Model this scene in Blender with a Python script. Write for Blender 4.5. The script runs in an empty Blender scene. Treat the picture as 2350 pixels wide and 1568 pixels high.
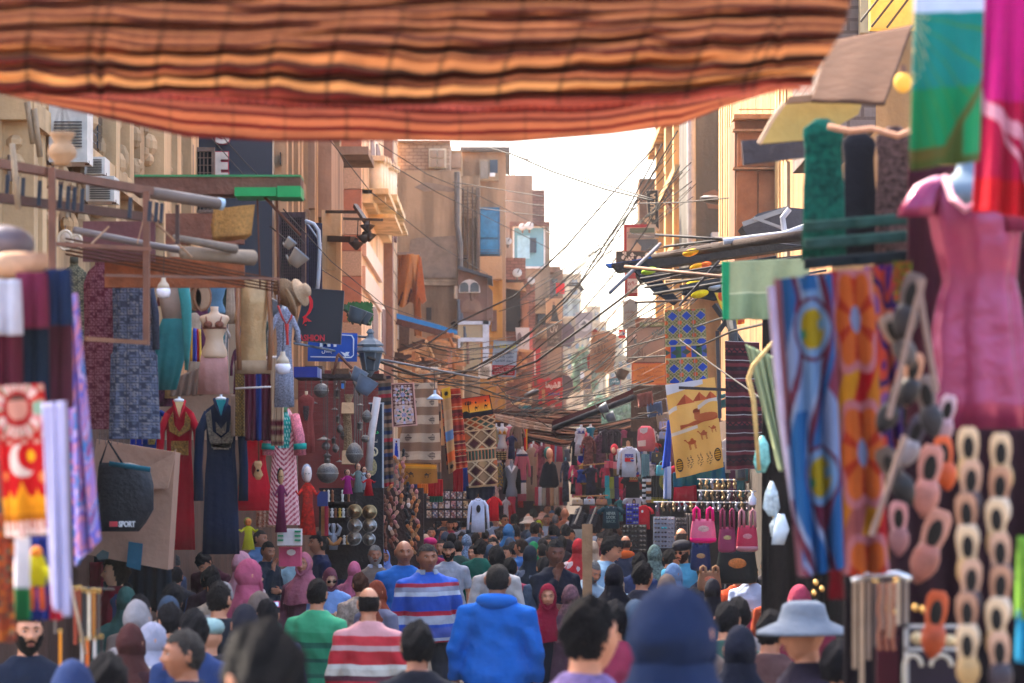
import bpy,bmesh,math,random
import numpy as np
from mathutils import Vector,Matrix
sc=bpy.context.scene
# ---------------- camera ----------------
F,CX,HY,CZ=6528.0,1175.0,1135.0,2.15
cd=bpy.data.cameras.new('camera');cam=bpy.data.objects.new('camera',cd);sc.collection.objects.link(cam)
cam.location=(0,0,CZ);cam.rotation_euler=(math.radians(90),0,0)
cd.lens=100;cd.sensor_width=36;cd.shift_y=(HY-784)/2350.0
cd.clip_start=0.3;cd.clip_end=3000
cd.dof.use_dof=True;cd.dof.focus_distance=34;cd.dof.aperture_fstop=100/25.0;cd.dof.aperture_blades=0
sc.camera=cam
# ---------------- light ----------------
SUN_EL,SUN_AZ=47.0,-38.0
w=bpy.data.worlds.new('World');sc.world=w;w.use_nodes=True
nt=w.node_tree;bg=nt.nodes['Background']
sky=nt.nodes.new('ShaderNodeTexSky');sky.sky_type='NISHITA';sky.sun_disc=False
sky.sun_elevation=math.radians(SUN_EL);sky.sun_rotation=math.radians(SUN_AZ)
sky.dust_density=6.0;sky.air_density=1.0;sky.ozone_density=0.6
nt.links.new(sky.outputs[0],bg.inputs[0]);bg.inputs[1].default_value=0.15
sd=bpy.data.lights.new('sun','SUN');sd.energy=2.0;sd.angle=math.radians(0.5);sd.color=(1.0,0.86,0.68)
sun=bpy.data.objects.new('sun',sd);sc.collection.objects.link(sun)
el,az=math.radians(SUN_EL),math.radians(SUN_AZ)
sdir=Vector((math.sin(az)*math.cos(el),math.cos(az)*math.cos(el),math.sin(el)))
sun.rotation_euler=sdir.to_track_quat('Z','Y').to_euler()
sc.view_settings.view_transform='Standard';sc.view_settings.look='None'
sc.view_settings.exposure=2.85;sc.view_settings.gamma=1.0
sc.cycles.max_bounces=6;sc.cycles.diffuse_bounces=3;sc.cycles.glossy_bounces=2
sc.cycles.transmission_bounces=3;sc.cycles.caustics_reflective=False;sc.cycles.caustics_refractive=False
# ---------------- helpers ----------------
rnd=random.Random(7)
def P(x,y,Y):return Vector(((x-CX)/F*Y,Y,CZ-(y-HY)/F*Y))
def lin(c):
 if isinstance(c,str):
  c=c.lstrip('#');c=[int(c[i:i+2],16)/255 for i in(0,2,4)]
 return tuple(((v/12.92)if v<=0.04045 else((v+0.055)/1.055)**2.4)for v in c)
_m={}
def lin2(c):
 if isinstance(c,tuple):return c
 c=c.lstrip('#');return tuple(int(c[i:i+2],16)/255 for i in(0,2,4))
def M(col,rough=0.85,metal=0.0,var=0.18,scale=6.0,bump=0.25,bscale=None,trans=0.0,kind='plain',spec=0.3,emit=0,alpha=1.0):
 """procedural surface: base colour broken up by noise, with a bump"""
 key=(str(col),rough,metal,var,scale,bump,bscale,trans,kind,spec,emit,alpha)
 if key in _m:return _m[key]
 m=bpy.data.materials.new(kind);m.use_nodes=True;n=m.node_tree.nodes;L=m.node_tree.links
 b=n['Principled BSDF'];b.inputs['Roughness'].default_value=rough;b.inputs['Metallic'].default_value=metal
 b.inputs['Specular IOR Level'].default_value=spec
 tc=n.new('ShaderNodeTexCoord')
 if col=='Col':
  at=n.new('ShaderNodeAttribute');at.attribute_name='Col';base=at.outputs['Color']
 else:
  r=n.new('ShaderNodeRGB');r.outputs[0].default_value=(*lin(col),1);base=r.outputs[0]
 nz=n.new('ShaderNodeTexNoise');nz.inputs['Scale'].default_value=scale;nz.inputs['Detail'].default_value=6;nz.inputs['Roughness'].default_value=0.65
 L.new(tc.outputs['Object'],nz.inputs['Vector'])
 mr=n.new('ShaderNodeMapRange');mr.inputs[1].default_value=0.3;mr.inputs[2].default_value=0.7
 mr.inputs[3].default_value=1-var;mr.inputs[4].default_value=1+var*0.6
 L.new(nz.outputs['Fac'],mr.inputs[0])
 mx=n.new('ShaderNodeVectorMath');mx.operation='SCALE'
 L.new(base,mx.inputs[0]);L.new(mr.outputs[0],mx.inputs['Scale'])
 colout=mx.outputs[0]
 if kind=='brick_masonry':
  bt=n.new('ShaderNodeTexBrick');bt.inputs['Scale'].default_value=1.0
  bt.inputs['Brick Width'].default_value=0.3;bt.inputs['Row Height'].default_value=0.13;bt.inputs['Mortar Size'].default_value=0.018
  bt.inputs['Color1'].default_value=(1,1,1,1);bt.inputs['Color2'].default_value=(.72,.70,.68,1);bt.inputs['Mortar'].default_value=(.55,.5,.47,1)
  mp=n.new('ShaderNodeMapping');mp.inputs['Rotation'].default_value=(math.radians(90),0,0)
  geo=n.new('ShaderNodeNewGeometry');sx=n.new('ShaderNodeSeparateXYZ');cx=n.new('ShaderNodeCombineXYZ');ad=n.new('ShaderNodeMath')
  L.new(tc.outputs['Object'],sx.inputs[0]);ad.operation='ADD';L.new(sx.outputs[0],ad.inputs[0]);L.new(sx.outputs[1],ad.inputs[1])
  L.new(ad.outputs[0],cx.inputs[0]);L.new(sx.outputs[2],cx.inputs[1]);L.new(cx.outputs[0],bt.inputs['Vector'])
  m2=n.new('ShaderNodeVectorMath');m2.operation='MULTIPLY';L.new(colout,m2.inputs[0]);L.new(bt.outputs['Color'],m2.inputs[1]);colout=m2.outputs[0]
 if kind=='old_plaster':
  mp=n.new('ShaderNodeMapping');mp.inputs['Scale'].default_value=(1.6,1.6,0.22);L.new(tc.outputs['Object'],mp.inputs[0])
  n2=n.new('ShaderNodeTexNoise');n2.inputs['Scale'].default_value=1.1;n2.inputs['Detail'].default_value=8;L.new(mp.outputs[0],n2.inputs['Vector'])
  cr=n.new('ShaderNodeMapRange');cr.inputs[1].default_value=.42;cr.inputs[2].default_value=.62;cr.inputs[3].default_value=1.12;cr.inputs[4].default_value=.66
  L.new(n2.outputs['Fac'],cr.inputs[0]);m2=n.new('ShaderNodeVectorMath');m2.operation='SCALE';L.new(colout,m2.inputs[0]);L.new(cr.outputs[0],m2.inputs['Scale']);colout=m2.outputs[0]
 L.new(colout,b.inputs['Base Color'])
 if emit:L.new(colout,b.inputs['Emission Color']);b.inputs['Emission Strength'].default_value=emit
 if bump:
  bn=n.new('ShaderNodeTexNoise');bn.inputs['Scale'].default_value=bscale or scale*3;bn.inputs['Detail'].default_value=4
  L.new(tc.outputs['Object'],bn.inputs['Vector'])
  bp=n.new('ShaderNodeBump');bp.inputs['Strength'].default_value=bump;bp.inputs['Distance'].default_value=0.03
  L.new(bn.outputs['Fac'],bp.inputs['Height']);L.new(bp.outputs[0],b.inputs['Normal'])
 if alpha<1:b.inputs['Alpha'].default_value=alpha
 if trans>0:
  t=n.new('ShaderNodeBsdfTranslucent');ms=n.new('ShaderNodeMixShader');ms.inputs[0].default_value=trans
  L.new(colout,t.inputs[0]);L.new(b.outputs[0],ms.inputs[1]);L.new(t.outputs[0],ms.inputs[2])
  L.new(ms.outputs[0],n['Material Output'].inputs[0])
 _m[key]=m;return m
def cloth(col,**k):
 d=dict(rough=.95,var=.16,scale=9,bump=.35,bscale=14,kind='woven_cloth',spec=.12);d.update(k);return M(col,**d)
def paint(col,**k):
 d=dict(rough=.55,var=.25,scale=5,bump=.12,kind='painted_metal');d.update(k);return M(col,**d)
def wood(col,**k):
 d=dict(rough=.8,var=.35,scale=8,bump=.5,kind='weathered_wood');d.update(k);return M(col,**d)
PRINT=cloth('Col',var=.12,bscale=60,bump=.2,kind='printed_cloth')
PRINT_T=cloth('Col',var=.12,bscale=40,bump=.2,trans=.45,kind='sheer_printed_cloth')
GLOSSP=M('Col',rough=.4,var=.06,bump=.05,kind='printed_board')
class MB:
 """collects faces; build() links them as ONE mesh object"""
 def __init__(s):s.v=[];s.f=[];s.c=None;s.mi=[]
 def add(s,vs,fs,mi=0):
  o=len(s.v);s.v+=[tuple(p)for p in vs];s.f+=[tuple(i+o for i in f)for f in fs];s.mi+=[mi]*len(fs);return s
 def box(s,a,b,mi=0):
  x0,y0,z0=[min(a[i],b[i])for i in range(3)];x1,y1,z1=[max(a[i],b[i])for i in range(3)]
  return s.add([(x0,y0,z0),(x1,y0,z0),(x1,y1,z0),(x0,y1,z0),(x0,y0,z1),(x1,y0,z1),(x1,y1,z1),(x0,y1,z1)],[(0,3,2,1),(4,5,6,7),(0,1,5,4),(1,2,6,5),(2,3,7,6),(3,0,4,7)],mi)
 def prism(s,pts,d):
  n=len(pts);pts=[Vector(p)for p in pts];d=Vector(d)
  return s.add(pts+[p+d for p in pts],[tuple(range(n))[::-1],tuple(range(n,2*n))]+[(i,(i+1)%n,(i+1)%n+n,i+n)for i in range(n)])
 def ppoly(s,px,Y,t=.03):
  return s.prism([P(x,y,Y)for x,y in px],(0,t,0))
 def pbox(s,x0,y0,x1,y1,Y,t=.1):return s.box(P(x0,y0,Y),P(x1,y1,Y)+Vector((0,t,0)))
 def tube(s,pts,r,n=6,cap=True):
  pts=[Vector(p)for p in pts];rs=r if isinstance(r,(list,tuple))else[r]*len(pts);vs=[];fs=[]
  a=None
  for i,p in enumerate(pts):
   t=(pts[min(i+1,len(pts)-1)]-pts[max(i-1,0)]).normalized()
   if a is None:a=t.orthogonal()
   a=a-t*a.dot(t)
   if a.length<1e-4:a=t.orthogonal()
   a.normalize();b=t.cross(a).normalized()
   for k in range(n):
    q=2*math.pi*k/n;vs.append(p+(a*math.cos(q)+b*math.sin(q))*rs[i])
  for i in range(len(pts)-1):
   for k in range(n):fs.append((i*n+k,i*n+(k+1)%n,(i+1)*n+(k+1)%n,(i+1)*n+k))
  if cap:fs+=[tuple(range(n))[::-1],tuple((len(pts)-1)*n+k for k in range(n))]
  return s.add(vs,fs)
 def bar(s,a,b,wx,wz=None):
  wz=wz or wx;a=Vector(a);b=Vector(b);t=(b-a).normalized();u=t.cross(Vector((0,0,1)))
  if u.length<.05:u=t.cross(Vector((0,1,0)))
  u.normalize();v=t.cross(u).normalized();vs=[p+u*i*wx/2+v*j*wz/2 for p in(a,b)for i,j in((-1,-1),(1,-1),(1,1),(-1,1))]
  return s.add(vs,[(0,3,2,1),(4,5,6,7),(0,1,5,4),(1,2,6,5),(2,3,7,6),(3,0,4,7)])
 def lathe(s,c,prof,n=20,sx=1,sy=1):
  c=Vector(c);vs=[];fs=[]
  for r,z in prof:
   for k in range(n):q=2*math.pi*k/n;vs.append(c+Vector((r*math.cos(q)*sx,r*math.sin(q)*sy,z)))
  for i in range(len(prof)-1):
   for k in range(n):fs.append((i*n+k,i*n+(k+1)%n,(i+1)*n+(k+1)%n,(i+1)*n+k))
  fs+=[tuple(range(n))[::-1],tuple((len(prof)-1)*n+k for k in range(n))]
  return s.add(vs,fs)
 def ell(s,c,r,nu=14,nv=9,rot=None):
  c=Vector(c);vs=[];fs=[];R=rot or Matrix.Identity(3)
  for i in range(1,nv):
   a=math.pi*i/nv
   for k in range(nu):q=2*math.pi*k/nu;vs.append(c+R@Vector((r[0]*math.sin(a)*math.cos(q),r[1]*math.sin(a)*math.sin(q),r[2]*math.cos(a))))
  for i in range(nv-2):
   for k in range(nu):fs.append((i*nu+k,(i+1)*nu+k,(i+1)*nu+(k+1)%nu,i*nu+(k+1)%nu))
  t=len(vs);vs+=[c+R@Vector((0,0,r[2])),c-R@Vector((0,0,r[2]))]
  for k in range(nu):fs+=[(t,k,(k+1)%nu),(t+1,(nv-2)*nu+(k+1)%nu,(nv-2)*nu+k)]
  return s.add(vs,fs)
 def loft(s,rings,n=16,folds=0,amp=0,cap=True,seed=0,pw=1.0):
  vs=[];fs=[];N=len(rings);rr=random.Random(seed);ph=rr.random()*6
  for i,(c,rx,ry)in enumerate(rings):
   g=(i/(N-1))
   for k in range(n):
    q=2*math.pi*k/n;m=1+amp*g*math.sin(folds*q+ph+g*1.3)+amp*.5*g*math.sin(folds*.6*q+ph*2)
    cq,sq=math.cos(q),math.sin(q)
    if pw!=1:cq=math.copysign(abs(cq)**pw,cq);sq=math.copysign(abs(sq)**pw,sq)
    vs.append(Vector(c)+Vector((rx*cq*m,ry*sq*m,0)))
  for i in range(N-1):
   for k in range(n):fs.append((i*n+k,i*n+(k+1)%n,(i+1)*n+(k+1)%n,(i+1)*n+k))
  if cap:fs+=[tuple(range(n))[::-1],tuple((N-1)*n+k for k in range(n))]
  return s.add(vs,fs)
 def grid(s,fn,nu,nv,col=None):
  o=len(s.v);vs=[fn(i/nu,j/nv)for j in range(nv+1)for i in range(nu+1)]
  fs=[(j*(nu+1)+i,(j+1)*(nu+1)+i,(j+1)*(nu+1)+i+1,j*(nu+1)+i+1)for j in range(nv)for i in range(nu)]
  s.add(vs,fs)
  if col:
   if s.c is None:s.c=[(1,1,1)]*o
   cc={}
   def L(c):
    if c not in cc:cc[c]=lin(c)
    return cc[c]
   s.c+=[L(col(i/nu,j/nv))for j in range(nv+1)for i in range(nu+1)]
  return s
OFF={};ALL=[]
def new_obj(name,me):
 o=bpy.data.objects.new(name,me);sc.collection.objects.link(o);ALL.append(o);return o
def build(mb,name,mat,parent=None,smooth=False,solid=0,origin=None):
 off=OFF[parent.name]if parent else(origin or Vector((0,0,0)))
 me=bpy.data.meshes.new(name)
 V=np.array(mb.v,dtype=np.float64)-np.array(off)
 me.from_pydata(V.tolist(),[],mb.f)
 for mm in(mat if isinstance(mat,(list,tuple))else[mat]):me.materials.append(mm)
 if any(mb.mi):me.polygons.foreach_set('material_index',mb.mi)
 if mb.c is not None:
  c=mb.c+[(1,1,1)]*(len(mb.v)-len(mb.c));a=me.color_attributes.new('Col','FLOAT_COLOR','POINT')
  a.data.foreach_set('color',np.hstack([np.array(c),np.ones((len(c),1))]).ravel())
 if smooth:me.polygons.foreach_set('use_smooth',[True]*len(me.polygons))
 me.update();o=new_obj(name,me)
 if parent:o.parent=parent
 else:o.location=off
 OFF[o.name]=Vector(off)
 if solid:
  md=o.modifiers.new('thickness','SOLIDIFY');md.thickness=solid;md.offset=0
 return o
def tag(o,label=None,cat=None,group=None,kind=None):
 if label:o['label']=label
 if cat:o['category']=cat
 if group:o['group']=group
 if kind:o['kind']=kind
 return o
def T(name,label,cat,parts,group=None):
 """one thing. parts: (part name, MB, material[, opts[, subparts]]). One part -> one top-level mesh"""
 allv=[]
 def col(ps):
  for p in ps:
   allv.extend(p[1].v)
   if len(p)>4:col(p[4])
 col(parts);A=np.array(allv);mn,mx=A.min(0),A.max(0)
 loc=Vector(((mn[0]+mx[0])/2,(mn[1]+mx[1])/2,mn[2]))
 if len(parts)==1 and len(parts[0])<5:
  p=parts[0];o=build(p[1],name,p[2],None,origin=loc,**(p[3]if len(p)>3 else{}))
  return tag(o,label,cat,group)
 r=new_obj(name,None);r.location=loc;OFF[r.name]=loc;tag(r,label,cat,group)
 for p in parts:
  o=build(p[1],p[0],p[2],r,**(p[3]if len(p)>3 and p[3]else{}))
  if len(p)>4:
   for q in p[4]:build(q[1],q[0],q[2],o,**(q[3]if len(q)>3 else{}))
 return r
def struct(name,mb,mat,kind='structure',**k):return tag(build(mb,name,mat,**k),kind=kind)
SM=dict(smooth=True)
# ---- lettering ----
_AR={'ا':('\ufe8d','\ufe8e',0,0),'أ':('\ufe83','\ufe84',0,0),'ب':('\ufe8f','\ufe90','\ufe91','\ufe92'),'ت':('\ufe95','\ufe96','\ufe97','\ufe98'),'ة':('\ufe93','\ufe94',0,0),'ج':('\ufe9d','\ufe9e','\ufe9f','\ufea0'),'د':('\ufea9','\ufeaa',0,0),'ر':('\ufead','\ufeae',0,0),'س':('\ufeb1','\ufeb2','\ufeb3','\ufeb4'),'ش':('\ufeb5','\ufeb6','\ufeb7','\ufeb8'),'ع':('\ufec9','\ufeca','\ufecb','\ufecc'),'ق':('\ufed5','\ufed6','\ufed7','\ufed8'),'ك':('\ufed9','\ufeda','\ufedb','\ufedc'),'ل':('\ufedd','\ufede','\ufedf','\ufee0'),'م':('\ufee1','\ufee2','\ufee3','\ufee4'),'ن':('\ufee5','\ufee6','\ufee7','\ufee8'),'ه':('\ufee9','\ufeea','\ufeeb','\ufeec'),'و':('\ufeed','\ufeee',0,0),'ي':('\ufef1','\ufef2','\ufef3','\ufef4'),'ء':('\ufe80','\ufe80',0,0),'خ':('\ufea5','\ufea6','\ufea7','\ufea8'),'ح':('\ufea1','\ufea2','\ufea3','\ufea4'),'ى':('\ufeef','\ufef0',0,0),'ف':('\ufed1','\ufed2','\ufed3','\ufed4'),'ص':('\ufeb9','\ufeba','\ufebb','\ufebc'),'ط':('\ufec1','\ufec2','\ufec3','\ufec4')}
def arab(s):
 out=[]
 for i,ch in enumerate(s):
  if ch not in _AR:out.append(ch);continue
  pj=i>0 and s[i-1]in _AR and _AR[s[i-1]][2];f=_AR[ch];nj=i+1<len(s)and s[i+1]in _AR and f[2]
  if s[i+1:i+2]=='ء':nj=0
  out.append(f[3]if pj and nj else f[2]if nj else f[1]if pj else f[0])
 return ''.join(reversed(out))
def text_mb(s,x0,y0,x1,y1,Y,rot=0,bold=.01,t=.012,ar=False,back=False):
 """lettering as solid geometry filling the picture box at depth Y (rot 90 = reads upwards)"""
 cu=bpy.data.curves.new('lettering','FONT');cu.body=arab(s)if ar else s;cu.size=1;cu.offset=bold;cu.extrude=0.0;cu.resolution_u=3
 o=bpy.data.objects.new('lettering',cu);sc.collection.objects.link(o)
 dg=bpy.context.evaluated_depsgraph_get();me=bpy.data.meshes.new_from_object(o.evaluated_get(dg))
 V=np.zeros(len(me.vertices)*3);me.vertices.foreach_get('co',V);V=V.reshape(-1,3);fs=[tuple(p.vertices)for p in me.polygons]
 bpy.data.objects.remove(o);bpy.data.curves.remove(cu);bpy.data.meshes.remove(me)
 if rot:V=np.stack([-V[:,1],V[:,0],V[:,2]],1)
 mn,mx=V.min(0),V.max(0);a=P(x0,y1,Y);b=P(x1,y0,Y);mb=MB()
 X=a.x+(V[:,0]-mn[0])/(mx[0]-mn[0])*(b.x-a.x);Z=a.z+(V[:,1]-mn[1])/(mx[1]-mn[1])*(b.z-a.z)
 n=len(V);vs=[(X[i],Y,Z[i])for i in range(n)]+[(X[i],Y+t,Z[i])for i in range(n)]
 ed={}
 for f in fs:
  for i in range(len(f)):
   e=(f[i],f[(i+1)%len(f)]);ed[e]=ed.get(e,0)+1
 side=[(a_,b_,b_+n,a_+n)for(a_,b_)in ed if(b_,a_)not in ed]
 return mb.add(vs,fs+[tuple(i+n for i in f[::-1])for f in fs]+side)
# ---- cloth sheets ----
def lerp(a,b,t):return a+(b-a)*t
def quad(tl,tr,br,bl,Y,amp=.03,folds=5,hang=True,Yb=None,ph=0):
 """hanging cloth through four picture corners; waves grow towards the hem"""
 Yb=Yb or Y;A,B,C,D=P(*tl,Y),P(*tr,Y),P(*br,Yb),P(*bl,Yb)
 def fn(u,v):
  p=(A*(1-u)+B*u)*(1-v)+(D*(1-u)+C*u)*v
  g=(.25+.75*v)if hang else 1
  p=p+Vector((0,amp*g*(math.sin(u*folds*6.283+ph+v*.8)+.5*math.sin(u*folds*3.1+ph*2+v*2.1)),-amp*.25*g*abs(math.sin(u*folds*3.14+ph))))
  return p
 return fn
def sheet(name,label,cat,cs,Y,col,res=(30,40),amp=.03,folds=5,mat=None,group=None,solid=.008,extra=None,Yb=None,ph=0):
 mb=MB().grid(quad(*cs,Y,amp,folds,Yb=Yb,ph=ph),res[0],res[1],col if callable(col)else None)
 if mat is None:mat=PRINT if callable(col)else cloth(col)
 parts=[('cloth',mb,mat,dict(smooth=True,solid=solid))]
 if extra:parts+=extra
 if len(parts)==1:return T(name,label,cat,[(name,mb,mat,dict(smooth=True,solid=solid))],group)
 return T(name,label,cat,parts,group)
def R4(x0,y0,x1,y1):return((x0,y0),(x1,y0),(x1,y1),(x0,y1))
def cable(name,label,pts,Y0,Y1=None,r=.015,col='2a2624',group='overhead cables',sag=0):
 Y1=Y1 or Y0;n=len(pts)-1;out=[]
 for i in range(n):
  for k in range(6):
   t=k/6;q=(i+t)/n;out.append(P(lerp(pts[i][0],pts[i+1][0],t),lerp(pts[i][1],pts[i+1][1],t)+sag*4*q*(1-q),lerp(Y0,Y1,q)))
 out.append(P(*pts[-1],Y1));return T(name,label,'cable',[(name,MB().tube(out,r,5),M(col,var=.1,bump=0,kind='cable_rubber'),SM)],group)
# ================= setting =================
g=MB().box((-400,-60,-.4),(400,1500,-.004));struct('ground',g,M('8a7a6a',kind='dusty_ground',scale=.5))
g=MB().box((-4.2,-20,0),(4.2,400,.004));struct('road',g,M('57504a',kind='worn_asphalt',scale=2,var=.35))
def pl(x,Xp):return Xp*F/(x-CX)
def zat(x,y,Xp):return CZ-(y-HY)/F*pl(x,Xp)
def fb(mb,Xp,x0,x1,z0,z1,d):
 return mb.box((Xp,pl(x0,Xp),z0),(Xp+d,pl(x1,Xp),z1))
def fby(mb,Xp,x0,x1,y0,y1,d):
 xm=(x0+x1)/2;return fb(mb,Xp,x0,x1,zat(xm,y1,Xp),zat(xm,y0,Xp),d)
def arch_pts(x0,x1,y0,y1,n=8,pointed=False):
 c,r=(x0+x1)/2,(x1-x0)/2;ya=y0+r*(1.6 if pointed else 1);pts=[(x0,y1),(x0,ya)]
 for k in range(1,n):
  a=math.pi*k/n
  yy=ya-(ya-y0)*(math.sin(a)**(1.5 if pointed else 1));pts.append((c-r*math.cos(a),yy))
 return pts+[(x1,ya),(x1,y1)]
def warm(c):
 v=lin2(c);return '%02x%02x%02x'%tuple(min(255,int(a*b*255))for a,b in zip(v,(1.0,.97,.88)))
plaster=lambda c,**k:M(warm(c),rough=.9,kind='old_plaster',scale=1.2,var=.14,bump=.5,bscale=9,**k)
brick=lambda c,**k:M(c,rough=.9,kind='brick_masonry',scale=1.6,var=.2,bump=.4,bscale=12,**k)
glass=M('2c3440',rough=.12,var=.1,bump=0,kind='dark_glass',spec=.6)
XL,XR=-4.3,4.25
def gbox(x0,y0,x1,Y,t):
 a,b=P(x0,y0,Y),P(x1,y0,Y);return MB().box((a.x,Y,0),(b.x,Y+t,a.z))
# ---- left row, from near to far ----
m=MB().box((XL-6,16,0),(XL,pl(440,XL),11.5));parts=[('wall',m,plaster('b59a80'))]
rel=MB()
for x in(14,52,96,215,262,300,332,352,376,398,418):fb(rel,XL,x-7,x+3,4.0,11.4,.14+.06*(x%3))
fb(rel,XL,0,439,5.3,5.5,.25)
parts.append(('pilaster',rel,plaster('c7ab8d')))
orn=MB();r2=random.Random(3)
for k in range(420):
 x=r2.uniform(5,430);z=r2.uniform(4.6,8.6);Y=pl(x,XL);orn.ell((XL+.1,Y,z),(.06+.05*r2.random(),.07+.1*r2.random(),.05+.13*r2.random()),7,5)
parts.append(('carved_ornament',orn,plaster('c2a78c')))
for(x0,x1,y0,y1)in((190,238,265,352),(60,108,270,345),(345,372,330,400)):
 f=MB();fby(f,XL,x0,x1,y0,y1,.1);pn=MB()
 for i in range(3):
  for j in range(4):
   xa=x0+4+(x1-x0-8)*i/3;xb=xa+(x1-x0-8)/3-3;ya=y0+4+(y1-y0-8)*j/4;fby(pn,XL+.1,xa,xb,ya,ya+(y1-y0-8)/4-3,.02)
 parts.append(('window',f,paint('c9c5c0'),None,[('pane',pn,glass)]))
T('old_house','weathered ornate stucco house with carved pilasters behind the left dress stall','building',parts)
def ac(x0,y0,x1,y1,Y,label):
 w=P(x1,y0,Y).x-P(x0,y0,Y).x;b=MB().pbox(x0,y0,x1,y1,Y,.35);f=MB();c=P((x0+x1)/2,(y0+y1)/2,Y-.02);r=w*.36
 for k in range(5):f.lathe((0,0,0),[(r*(k+1)/5,0),(r*(k+1)/5-.012,.01)],20)if 0 else None
 for k in range(9):f.box((c.x-r,Y-.03,c.z-r+2*r*k/9),(c.x+r,Y-.012,c.z-r+2*r*k/9+r*.08))
 br=MB().bar(P(x0,y1+2,Y+.1),P(x0,y1+2,Y+.6),.04).bar(P(x1,y1+2,Y+.1),P(x1,y1+2,Y+.6),.04)
 T('air_conditioner',label,'air conditioner',[('case',b,paint('cfccc6')),('grille',f,paint('4a4a4c')),('bracket',br,paint('5a4438'))],'air conditioners on the house walls')
ac(194,360,240,400,27,'white air conditioner below the barred window of the stucco house')
ac(112,240,200,372,25,'tall white air conditioning cabinet behind the hanging clay lantern')
ac(197,404,262,462,26.5,'air conditioner box behind the rusty balcony bars')
ac(912,745,938,778,100,'small air conditioner under the torn orange awning')
ac(1098,835,1128,868,96,'air conditioner with slatted grille below the blue awning')
# shutters with lattice (camera facing, swung open)
def lattice(name,label,x0,y0,x1,y1,Y,col,nx,ny,arch=False):
 fr=MB();w=(x1-x0)*.14
 for a in((x0,y0,x0+w,y1),(x1-w,y0,x1,y1),(x0+w,y0,x1-w,y0+w*1.4),(x0+w,y1-w,x1-w,y1)):fr.pbox(*a,Y,.08)
 la=MB()
 for i in range(1,nx):x=x0+w+(x1-x0-2*w)*i/nx;la.pbox(x-.8,y0+w,x+.8,y1-w,Y+.02,.04)
 for j in range(1,ny):y=y0+w+(y1-y0-2*w)*j/ny;la.pbox(x0+w,y-.8,x1-w,y+.8,Y+.022,.036)
 bk=MB().pbox(x0+w,y0+w,x1-w,y1-w,Y+.09,.03)
 T(name,label,'shutter',[('frame',fr,wood(col)),('lattice',la,wood(col)),('backing',bk,M('15171c',kind='dark_inside',bump=0))],'lattice shutters')
lattice('lattice_shutter','grey shutter with arched lattice left of the dark sign wall',406,332,443,488,36,'8a7669',5,12)
lattice('lattice_shutter','square mesh lattice shutter beside the white letter E',443,338,492,488,37,'6f5d54',4,8)
lattice('lattice_shutter','tall dark wooden lattice shutter above the black shop sign',636,487,700,665,40,'4d3a3c',10,22)
lattice('lattice_shutter','narrow navy framed lattice shutter right of the tall one',703,512,739,668,42,'2e2c44',6,20)
# navy cladding building with letters
m=MB().box((XL-6,pl(440,XL),0),(XL,pl(625,XL),12.5));j=MB()
for x in(478,520,560,598):fb(j,XL,x,x+2,4,12,.02)
for z in(5.4,6.7,8,9.4):fb(j,XL,441,624,z,z+.03,.024)
face=MB().pbox(455,290,625,700,38.6,.3)
T('clad_building','dark navy panelled shop building carrying a large letter E','building',[('wall',m,M('2e3440',rough=.5,var=.1,kind='panel_cladding',scale=2)),('panel_joint',j,paint('7b8088')),('sign_wall',face,M('2f3542',rough=.45,var=.12,kind='panel_cladding',scale=1))])
def letter(s,x0,y0,x1,y1,Y,label):
 T('sign_letter',label,'letter',[('face',text_mb(s,x0,y0,x1,y1,Y,bold=.06,t=.06),paint('cfc6bd')),('edge',text_mb(s,x0-2,y0-2,x1+2,y1+2,Y+.05,bold=.09,t=.08),paint('a83a4a'))],'raised sign letters')
letter('E',494,349,523,413,38.3,'large serif letter E in white with a red edge on the navy wall')
letter('S',494,290,526,330,38.3,'letter half hidden under the striped awning above the E')
# grey ribbed building
m=MB().box((XL-6,pl(625,XL),0),(XL,pl(780,XL),13.5));rib=MB()
for x in(632,645,660,668,700,705,728,760):fb(rib,XL,x-2,x+2,4,13.4,.22)
box=MB();fby(box,XL,706,738,345,520,.5);fby(box,XL,745,762,352,370,1.0)
ch=MB().pbox(707,300,722,478,52,.3).pbox(735,300,752,500,62,.3)
T('ribbed_building','grey rough rendered building with vertical ribs beside the navy wall','building',[('wall',m,plaster('8b7b70')),('rib',rib,plaster('b3a08e')),('bay',box,plaster('9a8780')),('pier',ch,plaster('9c8a80'))])
cream=plaster('d9c3a6')
m=MB().pbox(738,482,782,692,57,.4)
fr=MB().pbox(748,540,772,620,56.95,.04)
T('stair_tower','cream rendered stair tower between the ribbed house and the pink house','building',[('wall',m,cream),('panel',fr,plaster('c4b397')),('coping',MB().pbox(735,688,785,697,56.9,.6),wood('6b4c3c'))])
# pink and cream house with arcaded balconies
Y0,Y1=pl(782,XL),pl(913,XL)
m=MB().box((XL-7,Y0,0),(XL,Y1,17));ps=[('wall',m,plaster('e0bfa6'))]
a,b2=MB(),MB();ys=[300,377,434,484,539,576,634,740,860]
for i in range(len(ys)-1):(a if i in(0,2,4,6)else b2).pbox(783,ys[i]+1,829,ys[i+1]-1,Y0-.05,.3)
ps+=[('tile_panel',a,M('c98264',kind='stone_tile',rough=.7,scale=3)),('stone_panel',b2,M('d9b596',kind='stone_tile',rough=.9,scale=25,var=.25))]
co=MB();cap=MB()
for x,yt,yb in((835,372,455),(843,374,459),(850,377,462),(859,388,470),(866,391,474),(872,394,478)):
 Y=pl(x,XL);c=P(x,yb,Y);c.x=XL+.35;zt=zat(x,yt,XL);co.tube([c,Vector((c.x,c.y,zt))],.2,10);cap.box((c.x-.28,Y-.4,zt),(c.x+.28,Y+.4,zt+.14));cap.box((c.x-.28,Y-.4,c.z-.1),(c.x+.28,Y+.4,c.z+.08))
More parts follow.
